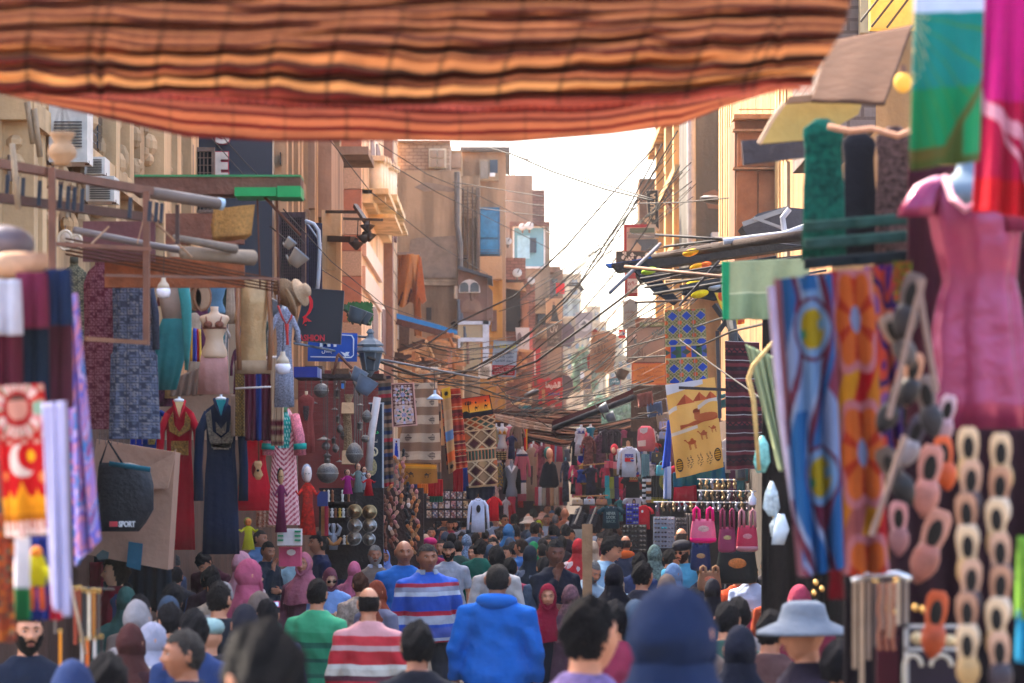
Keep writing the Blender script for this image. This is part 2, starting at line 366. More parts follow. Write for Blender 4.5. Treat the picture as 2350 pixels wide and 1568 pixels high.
ps+=[('column',co,M('ead9c0',kind='stone',var=.1),SM,[('capital',cap,M('dcc7aa',kind='stone'))])]
bal=MB();fby(bal,XL,831,854,456,468,.75);fby(bal,XL,856,879,471,484,.75);fby(bal,XL,831,879,484,512,.3);fby(bal,XL,845,866,512,520,.8);fby(bal,XL,869,882,522,529,.8)
ps+=[('balcony',bal,cream)]
win=MB();
def parch(x0,x1,y0,y1,pointed=True,d=.06,n=7):
 c=(x0+x1)/2;pts=[]
 for(px_,py_)in arch_pts(x0,x1,y0,y1,n,pointed):Y=pl(px_,XL);pts.append(Vector((XL+.01,Y,CZ-(py_-HY)/F*pl(c,XL))))
 return pts
for q in((850,862,706,800),(872,886,712,812),(857,866,497,515),(876,884,508,524),(846,855,325,366),(859,868,335,380),(888,892,415,545),(894,900,405,550),(902,906,418,553),(893,898,815,880)):
 win.prism(parch(*q),(.07,0,0))
sur=MB()
for q in((848,864,700,802),(870,888,706,814),(844,857,320,368),(857,870,330,382)):sur.prism(parch(*q),(.04,0,0))
ps+=[('arch_surround',sur,M('efe0c9',kind='stone',var=.08)),('window',win,M('6b4136',kind='stained_wood',rough=.6))]
cou=MB()
for y in(295,352,390,445,500,560,612,660,725,800):fby(cou,XL,884,912,y,y+1.2,.02)
fb(cou,XL,880.5,883,1,17,.3);slab=MB();fby(slab,XL,831,870,580,618,.12);fby(slab,XL,831,870,640,690,.1)
ps+=[('panel_joint',cou,M('8d6a5c',kind='stone')),('marble_slab',slab,M('cfa792',kind='polished_marble',rough=.35,scale=3))]
T('arcaded_house','pink and cream stone house with columned balconies and pointed arches','building',ps)
# beige gable house closing the view on the left
m=gbox(913,392,1056,107,9);up=MB().pbox(913,326,1032,394,107.4,8.5)
ps=[('wall',m,plaster('a58c78')),('brick_top',up,brick('b09279'))]
ps+=[('parapet',MB().pbox(911,322,1033,327,107.2,8.9),plaster('9b8470')),('moulding',MB().pbox(936,642,1056,646,106.9,.2).pbox(930,647,1056,655,106.85,.25),plaster('b09a86')),('pipe',MB().tube([P(1049,395,106.8),P(1049,520,106.8),P(1056,560,106.8),P(1057,900,106.8)],.1,8),paint('5f5650'))]
ps+=[('window',MB().pbox(984,341,1024,386,107.2,.3),paint('d0bda0'),None,[('pane',MB().pbox(987,345,1002.5,362,107.1,.08).pbox(1005,345,1020,362,107.1,.08).pbox(987,365,1002.5,383,107.1,.08).pbox(1005,365,1020,383,107.1,.08),M('9a7e66',kind='dusty_pane',rough=.4))])]
ps+=[('plaster_patch',MB().ppoly([(950,430),(975,418),(1010,423),(1040,432),(1052,438),(1030,441),(1000,437),(975,440)],106.97,.02).ppoly([(939,574),(942,550),(958,546),(1046,541),(1050,560),(1046,638),(939,638)],106.96,.04).ppoly([(1033,740),(1045,732),(1052,738),(1050,752),(1037,756)],106.97,.03),M('8b7664',kind='bare_render',scale=2,var=.35)),('slit_window',MB().pbox(978,706,990,735,106.9,.2),M('4f4740',kind='old_wood')),('wall_hole',MB().ppoly([(1034,742),(1043,737),(1050,744),(1043,752),(1036,750)],106.93,.04),M('2b2522',kind='dark_inside'))]
T('gable_house','tall beige house with brick top storey and blank cracked side wall','building',ps)
# narrow wing with pilasters
m=gbox(1056,404,1100,110,8);r_=MB()
for x in(1062,1072,1083,1092):r_.pbox(x,430,x+3,660,109.8,.3)
r_.pbox(1052,585,1075,592,109.5,.5).pbox(1095,430,1101,640,109.6,.4)
T('side_wing','narrow brown wing with wooden posts between the beige house and the blue doorway','building',[('wall',m,plaster('9c7f69')),('post',r_,wood('6a5445')),('brick_strip',MB().pbox(1057,425,1100,500,109.9,.2),brick('b08d6d')),('attic',MB().pbox(1033,345,1059,418,110.2,6),plaster('b08e6c'),None,[('attic_window',MB().pbox(1036,352,1057,385,110,.25).pbox(1036,388,1055,415,110,.25),M('a2826a',kind='dusty_pane'))])])
# blue door tower
m=gbox(1060,340,1160,113,8)
ps=[('wall',m,plaster('a07d66')),('roof_slab',MB().pbox(1056,337,1170,345,112.4,8.6),wood('5e5048')),('roof_window',MB().pbox(1100,366,1144,414,112.7,.5),plaster('b49a84'),None,[('pane',MB().pbox(1103,370,1121,410,112.6,.2),M('8b7b6c',kind='dusty_pane')),('dark_opening',MB().pbox(1124,367,1142,396,112.55,.3),M('26374a',kind='dark_glass',bump=0)),('white_sill',MB().pbox(1124,397,1136,405,112.5,.3),M('e7e2dc'))])]
ps+=[('blue_door',MB().pbox(1098,476,1147,586,112.6,.5),paint('1f5f82',var=.4),None,[('door_panel',MB().pbox(1103,484,1142,545,112.5,.12).pbox(1103,550,1142,582,112.5,.12),paint('2c7ba6',var=.4,scale=3))]),('balcony',MB().pbox(1094,588,1152,640,111.4,1.2),plaster('b48c6c'),None,[('railing',MB().pbox(1094,578,1152,579.5,111.4,.08).pbox(1094,583,1152,584.2,111.4,.08).pbox(1094,573,1152,574,111.4,.08),paint('4b4a4c'))]),('yellow_wall',MB().pbox(1122,640,1153,780,112.2,.8),plaster('c2893f')),('lower_front',gbox(1092,775,1160,111.9,1.1),plaster('b0793c')),('door',MB().pbox(1128,712,1140,760,112,.4),wood('6b4536'))]
T('blue_door_house','brown house with a tall blue balcony door and open roof window','building',ps)
# oriel with arched window
ps=[('body',MB().pbox(1051,655,1118,735,104,3).ppoly([(1118,655),(1130,668),(1130,728),(1118,735)],104.6,2.4),plaster('6f5a58')),('roof',MB().prism([P(1050,609,103.6),P(1130,634,103.6),P(1130,640,103.6),P(1050,616,103.6)],(0,3.8,0)),paint('3c4048')),('gable',MB().ppoly([(1051,616),(1118,637),(1118,656),(1051,656)],103.97,3),plaster('6a5350'))]
ps+=[('arched_window',MB().ppoly(arch_pts(1053,1102,641,672),103.9,.1),paint('c9c6c6'),None,[('pane',MB().ppoly(arch_pts(1056,1075,648,670),103.86,.03).ppoly(arch_pts(1079,1099,648,670),103.86,.03),M('49545c',kind='dark_glass',rough=.2))]),('moulding',MB().ppoly(arch_pts(1058,1106,685,716),103.95,.05).pbox(1070,697,1088,712,103.88,.1),plaster('7e6a66'))]
T('oriel_window','dark wooden oriel with a half round window on the beige house','oriel',ps)
ps=[('frame',MB().pbox(1051,737,1125,745,103.9,.3).pbox(1108,737,1122,855,103.9,.3).pbox(1051,775,1108,784,103.9,.3).pbox(1051,784,1056,855,103.9,.3),paint('b9c1cf')),('glazing',MB().pbox(1051,745,1108,775,104,.1).ppoly(arch_pts(1056,1104,784,852),104,.1),M('a3906f',kind='reflecting_glass',rough=.15,spec=.7,var=.3,scale=1))]
T('shop_window','white framed arched shop window under the oriel','window',ps)
# houses further along on the left of the sky gap
ps=[('wall',gbox(1160,402,1222,132,8),plaster('8f7468')),('brick_tower',MB().pbox(1205,436,1250,700,134,8),brick('84564a')),('rebar',MB().tube([P(1168,402,132),P(1167,372,132)],.03).tube([P(1175,402,132),P(1175,380,132)],.03).tube([P(1180,402,132),P(1182,386,132)],.03),paint('4a3a33')),('terrace',MB().pbox(1222,520,1262,560,133,6),plaster('8a7468'))]
T('brick_tower_house','stepped brick and render house with bare rebar on its roof','building',ps)
ps=[('frame',MB().pbox(1174,512,1262,700,124,6),plaster('8c7a6e')),('glass_front',MB().pbox(1180,523,1248,612,123.9,.08),M('5f93a3',kind='tinted_glass',rough=.1,var=.25,scale=.6,bump=0,spec=.7)),('white_border',MB().pbox(1177,519,1251,523,123.85,.1).pbox(1177,523,1180,616,123.85,.1).pbox(1248,523,1251,616,123.85,.1).pbox(1177,612,1251,616,123.85,.1),paint('d9d4cf')),('glass_door',MB().pbox(1187,541,1216,594,123.8,.05),M('93bccb',kind='tinted_glass',rough=.1)),('opening',MB().pbox(1216,546,1231,580,123.78,.05),M('35414f',kind='dark_inside')),('cornice',MB().pbox(1170,509,1262,518,123.5,6.5),plaster('7a4f45'))]
T('glass_front_room','roof room with a big blue tinted glass front','building',ps)
def dish(x,y,r,Y,label):
 c=P(x,y,Y);R=r/F*Y;rot=Matrix.Rotation(math.radians(65),3,'X');mb=MB();prof=[(R*k/6,.22*R*(k/6)**2)for k in range(7)];vs=[];fs=[]
 m2=MB().lathe((0,0,0),[(max(p[0],.01),p[1])for p in prof]+[(R*.98,.22*R+.03),(.01,.04)],20);mb.v=[tuple(c+rot@Vector(v))for v in m2.v];mb.f=m2.f;mb.mi=m2.mi
 T('satellite_dish',label,'dish',[('bowl',mb,paint('cbbfb2'),SM),('stand',MB().tube([c,c+Vector((0,.2,-R*1.3))],.04).tube([c,c+Vector((.1,-R*.8,.2))],.02),paint('6a5a50'))],'satellite dishes')
for x,y,r,l in((1199,522,9,'left of the pair of satellite dishes on the glass room roof'),(1215,520,10,'right and larger of the pair of satellite dishes on the glass room roof')):dish(x,y,r,123,l)
dish(1166,555,9,120,'dish on the wall left of the blue glass room');dish(1187,628,11,117,'dish standing on the brick ledge');dish(1219,646,9,117,'dish below the blue glass room')
ps=[('wall',gbox(1154,640,1228,119,7),brick('97604a')),('ledge',MB().pbox(1157,592,1206,642,118,4),brick('9c614d')),('garage',MB().pbox(1160,662,1194,760,118.8,.4),M('3b3029',kind='dark_inside')),('canopy',MB().ppoly([(1157,650),(1200,648),(1208,668),(1160,660)],118.2,.8),plaster('b98d6b')),('pier',MB().pbox(1197,690,1213,950,118.5,.5),plaster('a5694d'))]
T('brick_house','red brick house with a dark gateway below the satellite dishes','building',ps)
ps=[('wall',gbox(1224,618,1292,138,7),plaster('7b5a4f')),('brown_screen',MB().pbox(1232,648,1270,690,137.7,.5),M('5f464a')),('parapet',MB().pbox(1220,612,1286,624,137.5,7.5),plaster('8d6c5a')),('balcony',MB().pbox(1226,752,1262,775,137,1.4),plaster('9b7a62')),('dark_window',MB().pbox(1233,700,1252,745,137.8,.3).pbox(1266,640,1280,680,137.8,.3),glass)]
T('narrow_house','narrow brown house behind the tangle of cables','building',ps)
# far houses in haze
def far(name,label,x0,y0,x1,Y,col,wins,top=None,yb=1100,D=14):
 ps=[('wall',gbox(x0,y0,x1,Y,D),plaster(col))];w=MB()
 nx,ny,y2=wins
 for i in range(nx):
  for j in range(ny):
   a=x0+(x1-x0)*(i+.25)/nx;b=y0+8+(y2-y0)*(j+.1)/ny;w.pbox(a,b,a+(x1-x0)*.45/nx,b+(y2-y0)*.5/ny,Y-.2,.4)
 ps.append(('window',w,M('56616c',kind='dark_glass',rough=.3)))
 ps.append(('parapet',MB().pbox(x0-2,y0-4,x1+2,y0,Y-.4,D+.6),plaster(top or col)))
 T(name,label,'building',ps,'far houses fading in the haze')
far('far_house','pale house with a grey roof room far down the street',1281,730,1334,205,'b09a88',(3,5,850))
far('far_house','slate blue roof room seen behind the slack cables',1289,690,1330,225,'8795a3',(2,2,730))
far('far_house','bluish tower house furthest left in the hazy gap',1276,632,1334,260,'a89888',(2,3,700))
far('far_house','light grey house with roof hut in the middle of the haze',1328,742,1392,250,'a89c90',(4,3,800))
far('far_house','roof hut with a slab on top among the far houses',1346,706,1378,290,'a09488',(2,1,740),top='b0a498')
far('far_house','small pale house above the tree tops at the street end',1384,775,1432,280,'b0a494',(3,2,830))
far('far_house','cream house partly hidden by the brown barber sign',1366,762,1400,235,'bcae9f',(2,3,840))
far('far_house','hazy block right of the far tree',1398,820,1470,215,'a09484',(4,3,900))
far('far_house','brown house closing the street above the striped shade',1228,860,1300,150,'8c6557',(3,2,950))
# far tree
def tree(label,x,y,Y,rpx,n,col,seed):
 r=random.Random(seed);c=P(x,y,Y);R=rpx/F*Y;tr=MB().tube([Vector((c.x,Y,0)),Vector((c.x+.2,Y,c.z-R*.5)),Vector((c.x,Y,c.z+R*.3))],[.5,.35,.12],8)
 for k in range(6):a=k*1.05;tr.tube([Vector((c.x,Y,c.z-R*.6)),c+Vector((math.cos(a)*R*.6,math.sin(a)*R*.6,R*.2*math.sin(k)))],[.16,.04],5)
 cr=MB();cl=[(c+Vector((r.gauss(0,.42),r.gauss(0,.42),r.gauss(0,.36)))*1 if 0 else c+Vector((r.gauss(0,.42)*R,r.gauss(0,.42)*R,r.gauss(0,.4)*R)),R*r.uniform(.12,.3))for _ in range(34)]
 for _ in range(n):
  q,s=r.choice(cl);d=Vector((r.gauss(0,1),r.gauss(0,1),r.gauss(0,1))).normalized()*s*r.random()**.4;p=q+d
  u=Vector((r.gauss(0,1),r.gauss(0,1),r.gauss(0,1))).normalized()*.28;v=u.orthogonal().normalized()*.16;cr.add([p-u,p+v,p+u,p-v],[(0,1,2,3)])
 T('street_tree',label,'tree',[('trunk',tr,wood('5a4636')),('crown',cr,M(col,kind='foliage',var=.45,scale=.8,rough=.7,bump=0,trans=.25))],'trees at the end of the street')
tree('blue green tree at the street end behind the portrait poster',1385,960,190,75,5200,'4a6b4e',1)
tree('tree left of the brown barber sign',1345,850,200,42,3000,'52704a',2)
# ---- right row ----
ps=[('wall',MB().box((XR+1.5,pl(1690,XR),0),(XR+8,pl(1512,XR),18)),plaster('c9a27d')),('street_face',MB().box((XR,pl(1582,XR),2.6),(XR+1.5,pl(1512,XR),18)),plaster('bc9a6e'))]
mo=MB()
for k,x in enumerate((1514,1519,1526,1534,1541,1549,1557,1563,1569,1576)):fb(mo,XR,x,x+3.2,4,17.5,-.12-.08*(k%3))
for z in(6.2,8.1,9.9,11.8,14):fb(mo,XR,1513,1581,z,z+.18,-.35)
ps+=[('moulding',mo,plaster('c8a474')),('brick_panel',MB().pbox(1522,295,1540,362,81,.3),brick('8d4a40')),('pipe',MB().tube([P(1587,260,67),P(1590,560,67)],.07,8),paint('9b9a98'))]
for(x0,y0,x1,y1)in((1523,396,1543,470),(1532,500,1552,600),(1550,350,1572,415)):ps.append(('shutter',MB().pbox(x0,y0,x1,y1,74,.12),wood('7c5846')))
T('sunlit_house','narrow sunlit cream house with vertical mouldings at the edge of the sky','building',ps)
ps=[('wall',MB().pbox(1589,200,1658,600,63,5),plaster('5c5a5c')),('rust_stain',MB().ppoly([(1612,445),(1640,435),(1660,450),(1655,480),(1625,478)],62.98,.015),M('7a5c4a',kind='stain')),('corner_pipe',MB().tube([P(1586,250,62.8),P(1587,600,62.8)],.1,8),paint('b9b4ae')),('white_box',MB().pbox(1634,533,1656,560,62.6,.4),paint('b9c4d0'))]
T('slate_gable','blank slate coloured gable wall behind the sunlit pilasters','building',ps)
ps=[('wall',MB().box((XR,pl(1910,XR),2.6),(XR+8,pl(1655,XR),17)),plaster('a67c56'))]
mo=MB()
for k,x in enumerate((1652,1657,1663,1668,1673,1678,1782,1788,1796,1803)):mo.pbox(x,150,x+3,610,pl(x,XR)-.25,.3)
for x in(1700,1716,1733,1750,1767):mo.pbox(x,225,x+1,262,45.6,.05)
mo.pbox(1695,250,1778,251.5,45.6,.05)
ps+=[('pilaster',mo,plaster('cca87a')),('wood_bay',MB().pbox(1686,272,1782,640,46,1.2),wood('8a5c40',scale=2)),('bay_rail',MB().pbox(1682,296,1784,301,45.8,.2).pbox(1682,384,1784,388,45.8,.2).pbox(1684,262,1780,272,45.7,.4),wood('b08560')),('bay_panel',MB().pbox(1690,392,1738,600,45.9,.05).pbox(1741,392,1778,600,45.9,.05).pbox(1692,303,1778,382,45.9,.05),wood('9a6543',scale=3)),('rough_wall',MB().pbox(1806,370,1880,640,43.5,.6),plaster('8e8378'))]
T('bay_house','ornate house with tall brown wooden bay and bright carved pilasters','building',ps)
ps=[('wall',MB().pbox(1905,-40,2010,300,30,4),brick('7d6d68')),('pier',MB().pbox(1975,-40,1996,75,29.8,.4),plaster('c3b39a'))]
T('grey_brick_house','grey brick house corner seen past the end of the striped awning','building',ps)
T('yellow_balcony','bright yellow balcony screen at the top right above the brown tarpaulin','balcony',[('screen',MB().pbox(1998,-40,2110,66,28,.15),cloth('e8c878',trans=.5)),('wire',MB().tube([P(1975,50,27.9),P(2030,-20,27.9)],.012).tube([P(2000,62,27.9),P(2065,-20,27.9)],.012).tube([P(2035,64,27.9),P(2098,-20,27.9)],.012),paint('4a3a2a'))])
# shop rows behind the goods
ps=[('wall',MB().box((XL-.1,18,0),(XL+.9,56,3.0)),plaster('4f342b')),('fascia',MB().box((XL,20,3.0),(XL+.95,56,3.35)),wood('6b3f30'))]
T('shop_row','dark brown shop fronts behind the left clothes stalls','shop',ps)
T('shop_row','dark shop fronts behind the right hand stalls','shop',[('wall',MB().box((XR-.9,14,0),(XR+.3,110,3.0)),plaster('3c3434')),('fascia',MB().box((XR-.95,14,3.0),(XR+.3,110,3.3)),wood('5b4438'))])
T('shop_row','brown shop fronts behind the hanging carpets','shop',[('wall',MB().box((XL-.1,57,0),(XL+1.1,106,3.2)),plaster('4a362e')),('fascia',MB().box((XL,57,3.2),(XL+1.2,106,3.6)),wood('7a5a44'))])
# ================= people =================
def ev_mesh(mb,vox,name,smooth_it=2):
 me=bpy.data.meshes.new(name);me.from_pydata([tuple(v)for v in mb.v],[],mb.f);o=bpy.data.objects.new(name,me);sc.collection.objects.link(o)
 md=o.modifiers.new('r','REMESH');md.mode='VOXEL';md.voxel_size=vox;md.use_smooth_shade=True
 if smooth_it:s=o.modifiers.new('s','SMOOTH');s.iterations=smooth_it;s.factor=.5
 dg=bpy.context.evaluated_depsgraph_get();r=bpy.data.meshes.new_from_object(o.evaluated_get(dg));r.name=name
 bpy.data.objects.remove(o);bpy.data.meshes.remove(me);r.materials.clear();r.materials.append(None);return r
HC=Vector((0,-.012,1.603))
def head_grid(sc_=1.0,nu=48,nv=34,face=True,dz=0):
 """head as a shaped sphere, local to HC; returns verts (np) and faces"""
 vs=[];fs=[]
 for i in range(nv+1):
  a=math.pi*i/nv
  for k in range(nu):
   q=2*math.pi*k/nu;x=math.sin(a)*math.sin(q);y=-math.sin(a)*math.cos(q);z=math.cos(a)
   px,py,pz=.075*x,.098*y,.119*z
   if z<0:
    t=-z;px*=1-.30*t**1.4
    if y<0:py=py*(1-.10*t)-.006*t
    else:py*=1-.42*t
   if y<0:py=max(py,-.089-.004*math.cos(px*30))
   if z>.2 and y<0:py+=.012*(z-.2)
   if face and y<.2:
    gx=lambda c,s:math.exp(-((px-c)/s)**2);gz=lambda c,s:math.exp(-((pz-c)/s)**2);fr=1 if y<0 else 0
    ns=gx(0,.0105)*(gz(-.020,.013)*.027+gz(.002,.020)*.012)
    br=gx(.028,.02)*gz(.030,.010)*.006+gx(-.028,.02)*gz(.030,.010)*.006
    ey=(gx(.031,.014)+gx(-.031,.014))*gz(.012,.012)*.012
    ck=(gx(.042,.018)+gx(-.042,.018))*gz(-.02,.02)*.006
    lip=gx(0,.021)*(gz(-.050,.006)+gz(-.064,.007))*.007-gx(0,.024)*gz(-.057,.003)*.004
    chn=gx(0,.022)*gz(-.096,.013)*.009;al=(gx(.014,.007)+gx(-.014,.007))*gz(-.027,.008)*.009
    py-=fr*(ns+br-ey+ck+lip+chn+al)
   vs.append((px*sc_,py*sc_,pz*sc_+dz))
 for i in range(nv):
  for k in range(nu):fs.append((i*nu+k,(i+1)*nu+k,(i+1)*nu+(k+1)%nu,i*nu+(k+1)%nu))
 return np.array(vs),fs
def sculpt_head(mb,H):
 v,f=head_grid();mb.add([H@Vector(p)for p in v],f)
 for s in(-1,1):
  e=MB().ell((s*.077,.010,-.004),(.008,.017,.031),10,8);mb.add([H@Vector(p)for p in e.v],e.f)
  e=MB().tube([(s*.072,.012,-.03),(s*.082,.02,.0),(s*.083,.018,.022),(s*.076,.002,.027)],.006,6);mb.add([H@Vector(p)for p in e.v],e.f)
TOR=[(.86,.150,.112,.0),(.94,.168,.118,.0),(1.02,.155,.108,-.004),(1.12,.145,.100,-.006),(1.22,.160,.110,-.008),(1.31,.178,.115,-.004),(1.38,.178,.102,.002),(1.425,.150,.082,.008),(1.455,.095,.066,.012),(1.485,.060,.060,.012)]
def torso(mb,g=0,lean=None,z0=.0,flare=0,top=None):
 T_=[(z,rx,ry,y)for z,rx,ry,y in TOR if z>=z0]
 if top:T_=[t for t in T_ if t[0]<=top]
 rings=[]
 for z,rx,ry,y in T_:
  f=max(0,(1.25-z))*flare;rings.append((Vector((0,y,z)),rx+g+f,ry+g+f*.8))
 m=MB().loft(rings,28,pw=.88);mb.add([lean(Vector(v))if lean else v for v in m.v],m.f)
POSES={}
from mathutils import noise as _n
def fold(c,k=1):
 a=_n.noise((c[0]*11*k,c[1]*11*k,c[2]*5.5*k));b=_n.noise((c[0]*24*k+7,c[1]*24*k,c[2]*13*k));return.011*(.35-abs(a))+.005*(.3-abs(b))
def mkpose(name,yaw=0,pitch=0,lean=0,arms='down',neckf=0):
 lm=Matrix.Rotation(math.radians(lean),4,'X')
 def L(p):
  p=Vector(p);k=max(0,min(1,(p.z-.95)/.25));a=math.radians(lean)*k;b=Vector((0,0,.95));return b+Matrix.Rotation(a,3,'X')@(p-b)if lean else p
 base=L(HC);H=Matrix.Translation(base)@Matrix.Rotation(math.radians(lean*.6),4,'X')@Matrix.Translation((0,.01,-.09))@Matrix.Rotation(math.radians(yaw),4,'Z')@Matrix.Rotation(math.radians(pitch),4,'X')@Matrix.Translation((0,-.01,.09))
 A={}
 for s in(-1,1):
  sh=L((s*.180,.010,1.375))
  if arms=='down':el,wr,fd=L((s*.245,.035,1.10)),L((s*.255,-.045,.865)),Vector((s*-.1,-.25,-1))
  elif arms=='chin' and s==-1:el,wr,fd=L((s*.215,-.12,1.13)),L((s*.085,-.15,1.385)),Vector((.25,-.05,1))
  elif arms=='chin':el,wr,fd=L((s*.24,-.02,1.12)),L((s*.02,-.17,1.12)),Vector((-1,-.1,.1))
  elif arms=='hold':el,wr,fd=L((s*.235,-.03,1.12)),L((s*.105,-.25,1.14)),Vector((s*-.75,-.6,.25))
  elif arms=='reach' and s==1:el,wr,fd=L((s*.26,-.16,1.22)),L((s*.23,-.40,1.27)),Vector((-.1,-1,.1))
  else:el,wr,fd=L((s*.24,.02,1.10)),L((s*.22,-.12,.90)),Vector((s*-.1,-.5,-1))
  A[s]=(sh,el,wr,fd.normalized())
 POSES[name]=dict(L=L,H=H,A=A);return POSES[name]
def hand(mb,wr,fd,s):
 side=fd.cross(Vector((0,1,.2))).normalized()*s;nrm=fd.cross(side).normalized();R=Matrix((side,nrm,fd)).transposed()
 mb.ell(wr+fd*.048,(.038,.016,.052),12,8,R)
 for k,(o,ln)in enumerate(((-.030,.066),(-.010,.078),(.011,.073),(.030,.056))):
  b=wr+fd*.082+side*o;c1=-.012*k*.5;q1=b+fd*ln*.42-nrm*.010;q2=b+fd*ln*.75-nrm*.026;q3=b+fd*ln*.88-nrm*.042
  mb.tube([b-fd*.02,b,q1,q2,q3],[.0095,.0092,.0086,.008,.0065],8)
 tb=wr+fd*.03-side*.033;mb.tube([tb,tb-side*.022+fd*.028-nrm*.006,tb-side*.024+fd*.056-nrm*.02],[.012,.0105,.008],8)
BODY,TOP,TEE,PANTS,ROBE={},{},{},{},{}
def make_pose_meshes(name):
 p=POSES[name];L,H,A=p['L'],p['H'],p['A']
 b=MB();sculpt_head(b,H);nb=L((0,.012,1.44));nt=H@Vector((0,.016,-.07));b.tube([L((0,.01,1.38)),nb,nb.lerp(nt,.55),nt],[.075,.060,.053,.052],20)
 torso(b,0,L,z0=.86)
 for s in(-1,1):
  sh,el,wr,fd=A[s];b.tube([sh+Vector((-s*.05,0,.01)),sh,sh.lerp(el,.5),el,el.lerp(wr,.35),wr,wr+fd*.03],[.052,.054,.045,.038,.037,.026,.024],16);hand(b,wr,fd,s)
  st=.10*s if name!='bend' else 0
  b.tube([(s*.08,0,.95),(s*.095,0,.88),(s*.098,-.01+st*.3,.68),(s*.095,-st*.6,.50),(s*.09,.01-st*.9,.30),(s*.088,.02-st,.09)],[.09,.088,.070,.052,.050,.036],16)
  b.ell((s*.09,-.045-st,.038),(.045,.125,.038),14,8)
 BODY[name]=ev_mesh(b,.0075,'body',1)
 def shirt(cut,g=.016,flare=.10):
  m=MB();torso(m,g,L,z0=.86,flare=flare)
  for s in(-1,1):
   sh,el,wr,fd=A[s];w_=wr-(wr-el).normalized()*.012
   if cut:e2=sh.lerp(el,.8);m.tube([sh+Vector((-s*.06,0,.005)),sh,sh.lerp(e2,.5),e2],[.068,.074,.070,.068],16)
   else:m.tube([sh+Vector((-s*.06,0,.005)),sh,sh.lerp(el,.5),el,el.lerp(w_,.5),w_],[.066,.070,.062,.056,.048,.040],16)
  me=ev_mesh(m,.012,'shirt',3);n=len(me.vertices);co=np.zeros(n*3);me.vertices.foreach_get('co',co);co=co.reshape(-1,3)
  no=np.zeros(n*3);me.vertices.foreach_get('normal',no);no=no.reshape(-1,3)
  f=.0035*np.sin(co[:,2]*26+np.abs(co[:,0])*34+np.sin(co[:,1]*9)*2)*(co[:,2]<1.36)+.002*np.sin(co[:,2]*47-co[:,0]*25+co[:,1]*20);f+=np.array([fold(c)for c in co]);co+=no*f[:,None];me.vertices.foreach_set('co',co.ravel());me.update();return me
 TOP[name]=shirt(False);TEE[name]=shirt(True)
def legs_mesh():
 m=MB().loft([(Vector((0,0,z)),rx,ry)for z,rx,ry in((.84,.175,.125),(.93,.178,.128),(1.0,.168,.12))],24)
 for s in(-1,1):
  st=.10*s;m.tube([(s*.085,0,.93),(s*.098,0,.86),(s*.102,-.01+st*.3,.66),(s*.098,-st*.6,.48),(s*.092,.012-st*.9,.28),(s*.09,.02-st,.07)],[.10,.098,.082,.068,.064,.058],16)
 return ev_mesh(m,.014,'trousers',2)
def robe_mesh():
 rings=[(Vector((0,0,z)),rx,ry)for z,rx,ry in((.06,.29,.25),(.3,.27,.22),(.6,.245,.19),(.9,.215,.16),(1.1,.19,.145),(1.25,.195,.14),(1.36,.20,.125),(1.43,.16,.10),(1.47,.08,.08))]
 m=MB().loft(rings[::-1],40,folds=9,amp=.07)
 for s in(-1,1):m.tube([(s*.13,.01,1.38),(s*.19,.01,1.36),(s*.235,.03,1.1),(s*.24,-.05,.9)],[.07,.078,.075,.07],14)
 return ev_mesh(m,.014,'robe',2)
def shell(fn_keep,scale=1.06,nu=56,nv=40,mod=None,name='hair',thick=0):
 v,f=head_grid(scale,nu,nv,face=False)
 if mod is not None:v=mod(v)
 keep=fn_keep(v);f=[q for q in f if all(keep[i]for i in q)]
 used=sorted({i for q in f for i in q});ix={u:k for k,u in enumerate(used)}
 me=bpy.data.meshes.new(name);me.from_pydata(v[used].tolist(),[],[tuple(ix[i]for i in q)for q in f]);me.polygons.foreach_set('use_smooth',[True]*len(me.polygons));me.materials.append(None);return me
def jit(v,a,fq=90):
 n=np.sin(v[:,0]*fq+v[:,2]*fq*.7)*np.sin(v[:,1]*fq*1.1+v[:,2]*fq*.5);r=np.linalg.norm(v,axis=1)[:,None];return v*(1+a*n[:,None]/np.maximum(r,.01)*.1)
def hair_short(v):
 x,y,z=v.T;line=np.where(y<-.045,.060+.10*(x**2)*40*.1,np.where(y<.0,.060-(y+.045)*2.2,-.05-(y)*.35));return z>line
HAIR={}
HAIR['short']=lambda:shell(hair_short,1.085,mod=lambda v:jit(jit(v,.05),.03,190))
HAIR['full']=lambda:shell(lambda v:v[:,2]>np.where(v[:,1]<-.045,.050,np.where(v[:,1]<.01,.05-(v[:,1]+.045)*2.2,-.075)),1.13,mod=lambda v:jit(jit(v,.09,62),.04,170))
HAIR['balding']=lambda:shell(lambda v:(v[:,2]<.060)&(v[:,1]>-.02)&(v[:,2]>np.where(v[:,1]<.01,.0,-.055)),1.055,mod=lambda v:jit(v,.03))
HAIR['thin']=lambda:shell(hair_short,1.03,mod=lambda v:jit(v,.02))
HAIR['bob']=lambda:shell(lambda v:v[:,2]>np.where(v[:,1]<-.04,.06,np.where(v[:,1]<.0,.06-(v[:,1]+.04)*3.6,-.2)),1.24,mod=lambda v:jit(v*np.array([1.0,1.04,1.03]),.08,60))
HAIR['beard']=lambda:shell(lambda v:(v[:,1]<.012)&(v[:,2]<np.where(np.abs(v[:,0])<.03,-.040,-.02+(np.abs(v[:,0])-.03)*.8))&(v[:,2]>-.15)&~((np.abs(v[:,0])<.018)&(v[:,2]>-.066)&(v[:,2]<-.048)),1.075,name='beard',mod=lambda v:jit(v*np.array([1,1.01,1.02]),.04))
